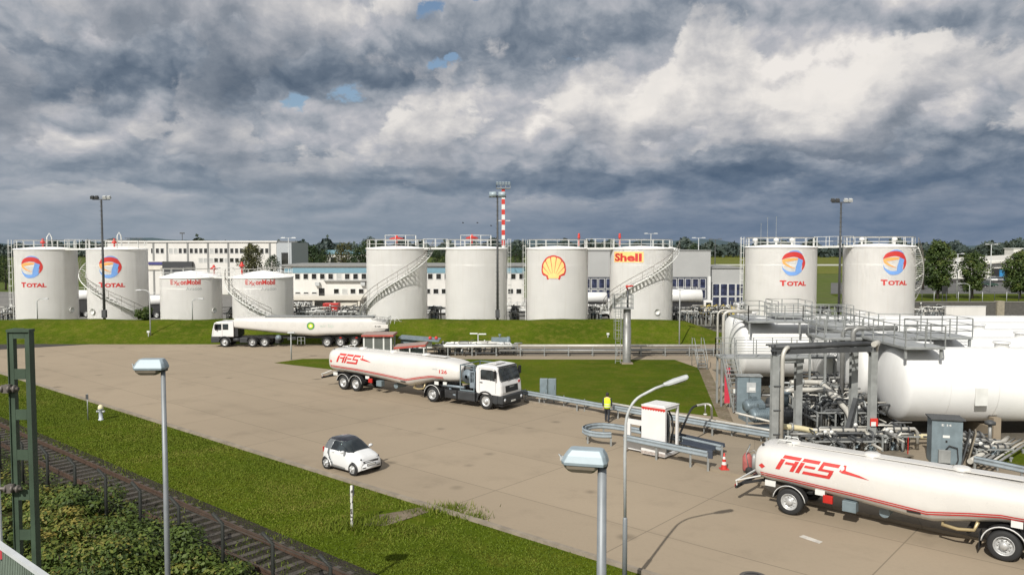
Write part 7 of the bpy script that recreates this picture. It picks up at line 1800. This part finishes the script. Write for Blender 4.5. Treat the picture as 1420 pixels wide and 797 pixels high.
# walls on the right in front of the trees
Y = 104.0; a, b = at(1262, 428, Y), at(1440, 428, Y)
t = thing('boundary_wall', 'long dark grey boundary wall behind the storage vessels on the right', 'wall', (a.x, Y, 0)); mb = MB(); mb.b2((0, 0, 0), (b.x - a.x, .4, at(0, 419, Y).z)); mb.build('wall', M('dark_wall', (.085, .08, .07), .8, var=.25, streak=.3), t); mb = MB(); mb.b2((-.05, -.06, at(0, 419, Y).z), (b.x - a.x, .46, at(0, 419, Y).z + .1)); mb.build('coping', M('coping', (.17, .16, .14), .8), t)
mb = MB(); mb.b2((at(1381, 428, Y).x - a.x, -.3, 0), (at(1391, 428, Y).x - a.x, .5, at(0, 417, Y).z)); mb.build('pier', M('pier_concrete', (.26, .23, .17), .8, var=.2), t)
Y = 96.0; a, b = at(1312, 430, Y), at(1367, 430, Y); t = thing('white_wall', 'low white wall panel in front of the dark boundary wall', 'wall', (a.x, Y, 0)); mb = MB(); mb.b2((0, 0, 0), (b.x - a.x, .35, at(0, 425, Y).z)); mb.build('wall', WALLW, t); mb = MB(); mb.b2((-.03, -.04, at(0, 425, Y).z), (b.x - a.x + .03, .39, at(0, 425, Y).z + .06)); mb.build('coping', FRAMEW, t)
manifold('cluster of pale valves and pipes before the dark wall on the right', at(1279, 430, 97.0) + V((0, 0, -at(1279, 430, 97.0).z + .6)), 3.4, 1.4, 5, 77, 2.6, [PIPEW, STEELW, PIPEG], dens_=1.8)

# ------------------------------------------------------------------ land behind
sheet('verge', [at(1200, 500, 141)[:2], at(1600, 500, 141)[:2], at(1600, 500, 172)[:2], at(1150, 500, 172)[:2]], .014, GRASS)
sheet('far_road', [at(1150, 500, 174)[:2], at(1700, 500, 174)[:2], at(1700, 500, 226)[:2], at(1150, 500, 226)[:2]], .016, ground_mat('pale_asphalt', [(.10, .10, .098), (.125, .125, .12), (.15, .148, .14), (.17, .165, .155)], (.05, .4, 5)))
sheet('car_park', [at(1300, 500, 226.5)[:2], at(1700, 500, 226.5)[:2], at(1700, 500, 254)[:2], at(1300, 500, 254)[:2]], .018, ASPH)
sheet('airfield', [at(980, 350, 300)[:2], at(1500, 350, 300)[:2], at(1600, 350, 900)[:2], at(900, 350, 900)[:2]], .02, ground_mat('airfield_grass', [(.10, .115, .022), (.12, .135, .026), (.135, .145, .032), (.15, .14, .045)], (.01, .05, .5)))
sheet('runway', [at(990, 350, 420)[:2], at(1500, 350, 420)[:2], at(1500, 350, 455)[:2], at(990, 350, 455)[:2]], .05, M('runway_pale', (.40, .40, .34), .9))

# ------------------------------------------------------------------ trees
LEAFT = leaf_mat('leaf_tree', (.014, .028, .006), (.048, .076, .014), (.115, .115, .026))
LEAFD = leaf_mat('leaf_dark', (.010, .022, .008), (.024, .044, .012), (.060, .070, .020))
LEAFB = leaf_mat('leaf_brown', (.035, .040, .014), (.075, .075, .026), (.12, .105, .04))
BARK = M('bark', (.06, .048, .036), .9, var=.3)
def tree(label, px, pyb, pyt, Y, w_px, mat, n=3800, shape=1.0, group='trees beyond the tank farm', base=.28, tb=.42, name='broadleaf_tree', zb=None):
    b = at(px, pyb, Y); b.z = 0; h = at(px, pyt, Y).z; r = w_px / 2 / 1100 * Y
    t = thing(name, label, 'tree', b, RNG.uniform(0, 6), group)
    cb = h * base; parts = []
    mb = MB(); mb.tube([(0, 0, -.1), (.05, 0, h * .35), (-.04, .05, h * .75)], [h * .028, h * .02, h * .006], 8)
    for k in range(9):
        a = k * 2.4; z0 = cb + (h - cb) * .08 * k; L = r * (.85 - .06 * k); mb.tube([(0, 0, z0), (L * .5 * math.cos(a), L * .5 * math.sin(a), z0 + L * .35), (L * math.cos(a), L * math.sin(a), z0 + L * .55)], [h * .010, h * .006, h * .002], 5)
    mb.build('trunk', BARK, t)
    # clumps fill the crown's volume; narrower towards the top
    m = 34; c = []; cr = []
    for k in range(m):
        f = (k + .5) / m; z = cb + (h - cb) * (.10 + .84 * f); prof = (math.sin(PI * min(1, (f * .86 + .10))) ** .7) if shape < 1.5 else (1 - f) ** .75 * 1.05
        a = k * 2.39996; q = r * prof * RNG.uniform(.25, .95); c.append((q * math.cos(a), q * math.sin(a), z)); cr.append(r * (.20 + .22 * prof) * RNG.uniform(.8, 1.25))
    c = np.array(c); cr = np.array(cr); k = RNG.integers(0, m, n); ct = RNG.uniform(-.2, .2, m)
    d = RNG.normal(0, 1, (n, 3)); d /= np.linalg.norm(d, axis=1)[:, None]
    p = c[k] + d * cr[k][:, None] * RNG.uniform(.45, 1.12, (n, 1)) * np.array([1, 1, .85])
    nn = d + np.array([0, 0, .4]) + RNG.normal(0, .5, (n, 3)); nn /= np.linalg.norm(nn, axis=1)[:, None]
    tt_ = np.cross(nn, RNG.normal(0, 1, (n, 3))); tt_ /= np.linalg.norm(tt_, axis=1)[:, None]; u = np.cross(nn, tt_)
    sz = max(.10, r * .062) * RNG.uniform(.6, 1.4, n)[:, None]
    v = np.stack([p - tt_ * sz, p + u * sz * .6, p + tt_ * sz, p - u * sz * .6], 1)
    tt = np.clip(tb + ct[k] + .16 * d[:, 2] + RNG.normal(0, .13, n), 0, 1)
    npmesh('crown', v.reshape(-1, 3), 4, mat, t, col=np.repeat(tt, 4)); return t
tree('tall dense broadleaf tree nearest the rightmost tank', 1300, 416, 332, 157, 46, LEAFT, 9000, 1.0, base=.10)
tree('smaller conical tree in front of the white warehouse', 1348, 418, 349, 158, 38, LEAFT, 7000, 1.0, base=.12)
tree('round tree cut by the right frame edge', 1414, 420, 347, 157, 44, LEAFT, 8000, 1.0, base=.10)
tree('leafy olive tree in front of the white office block', 350, 420, 337, 150, 34, LEAFB, 4600, 1.0, base=.35)
tree('small dark tree beside the grey end tower', 379, 420, 352, 148, 26, LEAFD, 3000, 1.0, base=.3)
far = [(415, 344, 34), (432, 340, 40), (450, 345, 30), (474, 335, 30), (484, 333, 14), (497, 343, 34), (512, 329, 40), (528, 331, 30), (606, 344, 22), (620, 348, 18), (715, 338, 18), (723, 344, 14)]
lb = ['broad dark tree left of the group behind the cream office', 'highest dark bushy tree above the blue band', 'low dark tree above the middle of the blue band', 'brownish loose tree above the cream office', 'slim feathery tree top beside the brownish tree', 'dark tree just left of the plain tank group', 'tall ragged tree beside the left plain tank', 'tree half hidden behind the left plain tank', 'tree seen in the gap between the two plain tanks, left', 'tree seen in the gap between the two plain tanks, right', 'dark tree in the gap left of the scallop tank', 'low dark tree close to the scallop tank ladder']
for (px, pt, wd), l in zip(far, lb): tree(l, px, 400, pt, 215 + (px % 7) * 4, wd, LEAFB if 'brown' in l or 'feathery' in l else LEAFD, 2600, 1.0, base=.15)
for px, pt, wd, l in ((962, 336, 22, 'dark round tree top above the grey hall roof'), (8, 352, 22, 'dark tree left of the leftmost tank'), (-6, 345, 26, 'dark tree at the left frame edge'), (1280, 345, 22, 'dark tree between the rightmost tank and the tall tree'), (1268, 352, 16, 'low tree at the foot of the rightmost tank stair')):
    tree(l, px, 400, pt, 300 if px in (962,) else 190, wd, LEAFD, 2400, 1.0, base=.12)
# distant woods along the horizon: read as one mass
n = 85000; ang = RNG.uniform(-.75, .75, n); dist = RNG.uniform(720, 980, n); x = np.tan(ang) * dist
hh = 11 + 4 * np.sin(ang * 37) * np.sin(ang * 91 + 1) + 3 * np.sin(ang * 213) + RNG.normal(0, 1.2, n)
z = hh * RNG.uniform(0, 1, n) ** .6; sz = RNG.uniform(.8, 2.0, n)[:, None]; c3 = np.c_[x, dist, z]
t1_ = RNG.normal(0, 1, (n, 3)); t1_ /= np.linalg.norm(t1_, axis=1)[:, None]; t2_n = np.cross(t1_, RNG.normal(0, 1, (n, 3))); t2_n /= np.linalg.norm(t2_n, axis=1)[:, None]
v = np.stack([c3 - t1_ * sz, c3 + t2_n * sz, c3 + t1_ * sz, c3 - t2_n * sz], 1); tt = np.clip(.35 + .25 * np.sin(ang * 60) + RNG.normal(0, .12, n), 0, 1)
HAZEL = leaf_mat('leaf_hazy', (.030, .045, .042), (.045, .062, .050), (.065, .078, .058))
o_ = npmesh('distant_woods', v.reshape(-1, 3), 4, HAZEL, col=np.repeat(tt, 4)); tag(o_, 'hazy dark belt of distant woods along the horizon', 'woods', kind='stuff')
# farther ridge with a hazy blue tone
vs = []; k = 240
for i in range(k + 1):
    a = -.85 + 1.7 * i / k; h_ = 17 + 7 * math.sin(a * 11) + 4 * math.sin(a * 29 + 1) + 2.5 * math.sin(a * 83) + random.uniform(-1.2, 1.2); vs += [(math.tan(a) * 1900, 1900, -1), (math.tan(a) * 1900, 1900, h_)]
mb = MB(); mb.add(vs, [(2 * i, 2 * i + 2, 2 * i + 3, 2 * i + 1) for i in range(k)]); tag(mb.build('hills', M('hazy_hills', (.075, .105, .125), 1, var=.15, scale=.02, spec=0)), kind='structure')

# ------------------------------------------------------------------ vehicles and plant between the tanks
def yard_car(label, px, py, Y, paint, rz, group='parked cars in the background'):
    """plain saloon: lower body, glazed cabin, four wheels"""
    b = at(px, py, Y); t = thing('parked_car', label, 'car', (b.x, Y, 0), rz, group)
    mb = MB(); pr = [(-2.1, .28), (-2.15, .62), (-2.0, .85), (-1.3, .92), (1.0, .90), (1.9, .74), (2.15, .55), (2.12, .28)]
    mb.loft([[(x, y * .86, z) for x, z in pr] if abs(y) > .8 else [(x, y, z) for x, z in pr] for y in (-.86, -.72, .72, .86)][1:3], smooth=False); mb.xf(Matrix.Diagonal((1, 1.2, 1, 1))); mb.build('body', paint, t, .06)
    mb = MB(); mb.loft([[(-1.75, -.78, .90), (1.15, -.78, .90), (1.15, .78, .90), (-1.75, .78, .90)], [(-1.35, -.62, 1.38), (.35, -.62, 1.38), (.35, .62, 1.38), (-1.35, .62, 1.38)]], smooth=False); mb.build('cabin_glass', GLASS, t, .03)
    mb = MB(); mb.loft([[(-1.36, -.63, 1.375), (.36, -.63, 1.375), (.36, .63, 1.375), (-1.36, .63, 1.375)], [(-1.2, -.55, 1.45), (.2, -.55, 1.45), (.2, .55, 1.45), (-1.2, .55, 1.45)]], smooth=False); mb.build('roof', paint, t, .02)
    for x in (-1.3, 1.35):
        for sd in (-1, 1): wheel(t, x, sd * .76, .31, .2, sd)
    for sd in (-1, 1): mb = MB(); mb.box((2.13, sd * .6, .64), (.06, .3, .13)); mb.build('headlamp', LAMPW, t, .01)
    return t
PB = [M('paint_white', (.62, .62, .60), .25, coat=.6), M('paint_black', (.02, .02, .022), .2, coat=.6), M('paint_silver', (.34, .35, .36), .3, .5, coat=.5), M('paint_blue', (.05, .09, .17), .25, coat=.6), M('paint_green', (.03, .06, .045), .3, coat=.5)]
yard_car('white estate car in the gap between the two plain tanks', 608, 412, 121, PB[0], R(8))
yard_car('black car on the porch roof parking behind the red unit', 466, 412, 119, PB[1], R(5))
for k, (px, l) in enumerate(((1375, 'white car leftmost of the row before the warehouse'), (1383, 'silver car second in the row before the warehouse'), (1391, 'dark blue car in the middle of the row before the warehouse'), (1399, 'black car second from the right before the warehouse'), (1408, 'silver car rightmost of the row before the warehouse'))):
    yard_car(l, px, 392, 236, PB[(0, 2, 3, 1, 2)[k]], R(80))
yard_car('dark green car parked broadside before the warehouse', 1371, 396, 205, PB[4], R(3)); yard_car('dark car beside the conical tree trunk', 1356, 398, 200, PB[1], R(4)); yard_car('small black car between the far trees on the road', 1276, 394, 210, PB[1], R(10))
def small_tanker(label, px0, px1, pyt, pyb, Y, cab_side=1):
    a, b = at(px0, 400, Y), at(px1, 400, Y); W_ = b.x - a.x; zt, zb = at(0, pyt, Y).z, at(0, pyb, Y).z; r_ = (zt - zb) / 2
    t = thing('tank_lorry', label, 'tank lorry', (a.x, Y, 0))
    mb = MB(); mb.lathe([(0, 0), (r_ * .8, .04), (r_, .25), (r_, W_ * .78), (r_ * .8, W_ * .80), (0, W_ * .81)], (0 if cab_side > 0 else W_ * .19, 0, (zt + zb) / 2), 28, 'x'); mb.build('tank_body', WHITE2, t)
    mb = MB(); mb.b2((0, -.5, .6), (W_, .5, max(.8, zb - .02))); mb.build('chassis', BLK, t)
    cx = W_ * .9 if cab_side > 0 else W_ * .09; mb = MB(); mb.b2((cx - W_ * .085, -1.1, .7), (cx + W_ * .085, 1.1, 2.6)); cab = mb.build('cab', CABW, t, .08)
    mb = MB(); mb.b2((cx - W_ * .05, -1.112, 1.6), (cx + W_ * .06, -1.101, 2.3)); mb.build('side_window', GLASS, cab)
    for f in (.12, .24, .62, .9):
        for sd in (-1, 1): wheel(t, W_ * f, sd * .95, .48, .32, sd)
    mb = MB(); rail_path(mb, [(.4 + (0 if cab_side > 0 else W_ * .19), 0, zt), (W_ * .7, 0, zt)], .35, 1, .04, 1.0); mb.build('top_rail', STEELW, t)
    return t
small_tanker('white cylindrical tank lorry seen right of the name-panel tank', 918, 987, 401, 419, 116, 1)
small_tanker('white tank lorry in the gap between the second and third tanks from the left', 196, 236, 409, 423, 116, -1)
small_tanker('pale tank lorry in the gap between the two leftmost tanks', 104, 136, 402, 416, 118, 1)
small_tanker('white tank lorry in the gap between scallop and name-panel tanks', 800, 852, 405, 420, 118, 1)
def service_lorry(label, px, Y, paint, rz=0.0):
    b = at(px, 400, Y); t = thing('service_lorry', label, 'lorry', (b.x, Y, 0), rz)
    mb = MB(); pr = [(-1.0, .6), (-1.0, 2.3), (-.8, 2.5), (.6, 2.5), (.95, 1.6), (1.05, .6)]; mb.loft([[(x + 2.6, y, z) for x, z in pr] for y in (-1.1, 1.1)], smooth=False); cab = mb.build('cab', CABW, t, .06)
    mb = MB(); mb.prism([(2.0, -1.112, 1.5), (3.3, -1.112, 1.5), (3.12, -1.112, 2.25), (2.0, -1.112, 2.25)], (0, .01, 0)); mb.build('side_window', GLASS, cab)
    mb = MB(); mb.b2((-3.2, -.5, .6), (2.2, .5, .9)); mb.build('chassis', BLK, t)
    mb = MB(); mb.b2((-3.2, -1.1, .92), (1.3, 1.1, 1.15)); rail_path(mb, [(-3.1, -1.0, 1.15), (1.2, -1.0, 1.15), (1.2, 1.0, 1.15), (-3.1, 1.0, 1.15)], .9, 2, .06, 1.0, True); mb.build('platform', paint, t)
    for k in range(4): mb = MB(); mb.tube([(-2.6 + k, -.3, 1.2), (-2.4 + k, -.3, 2.0), (-2.0 + k, .2, 2.2), (-1.8 + k, .2, 1.2)], .09, 8); mb.build('hydrant_arm', paint, t)
    for x in (-2.3, 2.5):
        for sd in (-1, 1): wheel(t, x, sd * .95, .45, .3, sd)
    return t
YELP = M('frame_yellow', (.60, .47, .10), .5, var=.15)
service_lorry('yellow framed lifting platform lorry left of the right-hand tanks', 1004, 112, YELP)
service_lorry('white service lorry with its cab to the right, behind the right short tank', 405, 118, STEELW, PI)
service_lorry('white service lorry in the gap beside the ladder of the plain tank', 717, 118, STEELW)
service_lorry('white railed lorry between the scallop tank and the monitor column', 826, 113, STEELW, PI)
Y = 114; b = at(460, 424, Y); t = thing('red_container', 'red slatted cage unit in front of the cream office porch', 'container', (b.x, Y, 0))
mb = MB(); mb.b2((-1.1, -.8, 1.2), (1.1, .8, 2.3)); mb.build('body', RED, t, .03)
for i in range(8): mb = MB(); mb.b2((-1.05 + i * .27, -.86, 1.3), (-.93 + i * .27, -.801, 2.2)); mb.build('slat', M('dark_red', (.28, .02, .02), .5) if 'dark_red' not in MATS else MATS['dark_red'], t)
mb = MB(); mb.b2((-1.15, -.75, .55), (1.15, .75, 1.19)); mb.build('trailer_bed', BLK, t)
for x in (-.7, .7):
    for sd in (-1, 1): wheel(t, x, sd * .7, .4, .25, sd)
# low pipework of the tank farm behind the dike
for px, w_, sd_, l in ((430, 60, 51, 'low dark pipe rack in front of the cream office'), (601, 12, 52, 'dense valve group between the two plain tanks'), (712, 9, 53, 'dark valve group beside the plain tank ladder'), (826, 18, 54, 'pale valve group between scallop and name-panel tanks'), (955, 48, 55, 'low pipework right of the name-panel tank'), (1000, 30, 57, 'pale low pipework before the yellow lifting lorry'), (317, 6, 56, 'dark valve group between the two short tanks'), (1148, 16, 58, 'pale brown pump rack between the right-hand tanks'), (8, 20, 59, 'red-brown pipework left of the leftmost tank'), (485, 40, 60, 'low dark pipe rack left of the plain tank stair')):
    a = at(px - w_ / 2, 440, 99); a.z = .5; W__ = w_ / 1100 * 99
    manifold(l, a, max(.9, W__), 2.2, 4, sd_, 2.4, [STEELW, PIPEG, STEELD, PIPEW], dens_=1.3 if w_ < 30 else 2.0)
# thin aerials and far lamps
for px, pt, l in ((1054, 310, 'left one of three thin white aerials above the right-hand tanks'), (1063, 302, 'middle one of three thin white aerials above the right-hand tanks'), (1075, 301, 'right one of three thin white aerials above the right-hand tanks')):
    b = at(px, 400, 160); b.z = 0; h = at(px, pt, 160).z; t = thing('aerial', l, 'aerial', b); mb = MB(); mb.tube([(0, 0, 0), (0, 0, h)], [.07, .03], 6); mb.build('pole', STEELG, t); mb = MB(); mb.box((0, 0, h), (.22, .08, .08)); mb.build('tip', STEELG, t)
for px, pt, Y, l in ((401, 330, 150, 'twin-headed lamp beside the grey end tower'), (902, 324, 165, 'twin white lamp above the grey hall roof'), (968, 330, 165, 'thin twin lamp right of the grey hall roof'), (991, 332, 170, 'dark twin lamp between hall and right-hand tanks'), (1373, 339, 180, 'thin red and white lamp pole before the warehouse'), (1327, 352, 160, 'thin dark pole between the tall and the conical tree')):
    b = at(px, 400, Y); b.z = 0; h = at(px, pt, Y).z; t = thing('street_lamp', l, 'street lamp', b); mb = MB(); mb.tube([(0, 0, 0), (0, 0, h)], [.14, .08], 6); mb.bar((-.9, 0, h), (.9, 0, h), .08); mb.build('pole', LAMPL if px != 991 else STEELD, t)
    for sd in (-1, 1): mb = MB(); mb.box((sd * 1.0, 0, h + .05), (.9, .3, .18), taper=.7); mb.build('lamp_head', LAMPL if px != 991 else STEELD, t)
small_lamp('thin grey lamp post seen right of the name-panel tank', 942, 478, 401, .05)
small_lamp('bent street lamp on the verge in front of the conical tree', 1344, 418, 393, -1.6, Y=146)
# wire fence along the far verge
a, b = at(1245, 410, 147), at(1480, 410, 147); t = thing('wire_fence', 'thin wire fence with pale posts along the far verge on the right', 'fence', (a.x, 147, 0)); L = b.x - a.x
for i in range(15): mb = MB(); mb.tube([(L * i / 14, 0, 0), (L * i / 14, 0, 2.0)], .05, 6); mb.build('post', LAMPL if i % 2 else STEELD, t)
mb = MB(); [mb.tube([(0, 0, z), (L, 0, z)], .012, 4) for z in (.3, .8, 1.3, 1.9)]; tag(mb.build('wires', STEELD, t), kind='stuff')
b = at(1310, 410, 150); t = thing('notice_board', 'small dark notice board on posts on the far verge', 'sign', (b.x, 150, 0)); mb = MB(); mb.box((0, 0, 2.2), (1.1, .08, 1.5)); mb.build('board', BLK, t); mb = MB(); [mb.bar((x, 0.06, 0), (x, 0.06, 2.0), .08) for x in (-.4, .4)]; mb.build('posts', STEELD, t)
# bush at the dike left
c = at(198, 440, 91); leafy = thing('shrub', 'spiky green shrub on the dike right of the second tank', 'shrub', (c.x, 91.0, 1.9)); leaf_cloud('foliage', (0, 0, .8), (1.0, .9, .9), 900, .16, LEAFT, leafy, tbase=.4)
# birds
for px, py, l in ((642, 309, 'left one of three small birds in flight over the plain tanks'), (662, 309, 'middle one of three small birds in flight over the plain tanks'), (681, 313, 'right one of three small birds in flight over the plain tanks')):
    b = at(px, py, 120); t = thing('bird', l, 'bird', b); mb = MB(); mb.lathe([(0, -.16), (.05, -.08), (.06, .04), (.02, .16), (0, .2)], (0, 0, 0), 10, 'x'); mb.loft([[(-.05, 0, .02), (.07, 0, .02), (.06, 0, .035), (-.05, 0, .035)], [(-.06, -.22, .10), (.04, -.22, .10), (.03, -.22, .11), (-.06, -.22, .11)], [(-.12, -.42, .04), (-.06, -.42, .04), (-.07, -.42, .045), (-.12, -.42, .045)]], smooth=False)
    mb.loft([[(-.05, 0, .02), (.07, 0, .02), (.06, 0, .035), (-.05, 0, .035)], [(-.06, .22, .10), (.04, .22, .10), (.03, .22, .11), (-.06, .22, .11)], [(-.12, .42, .04), (-.06, .42, .04), (-.07, .42, .045), (-.12, .42, .045)]], smooth=False); mb.build('body', BLK, t)
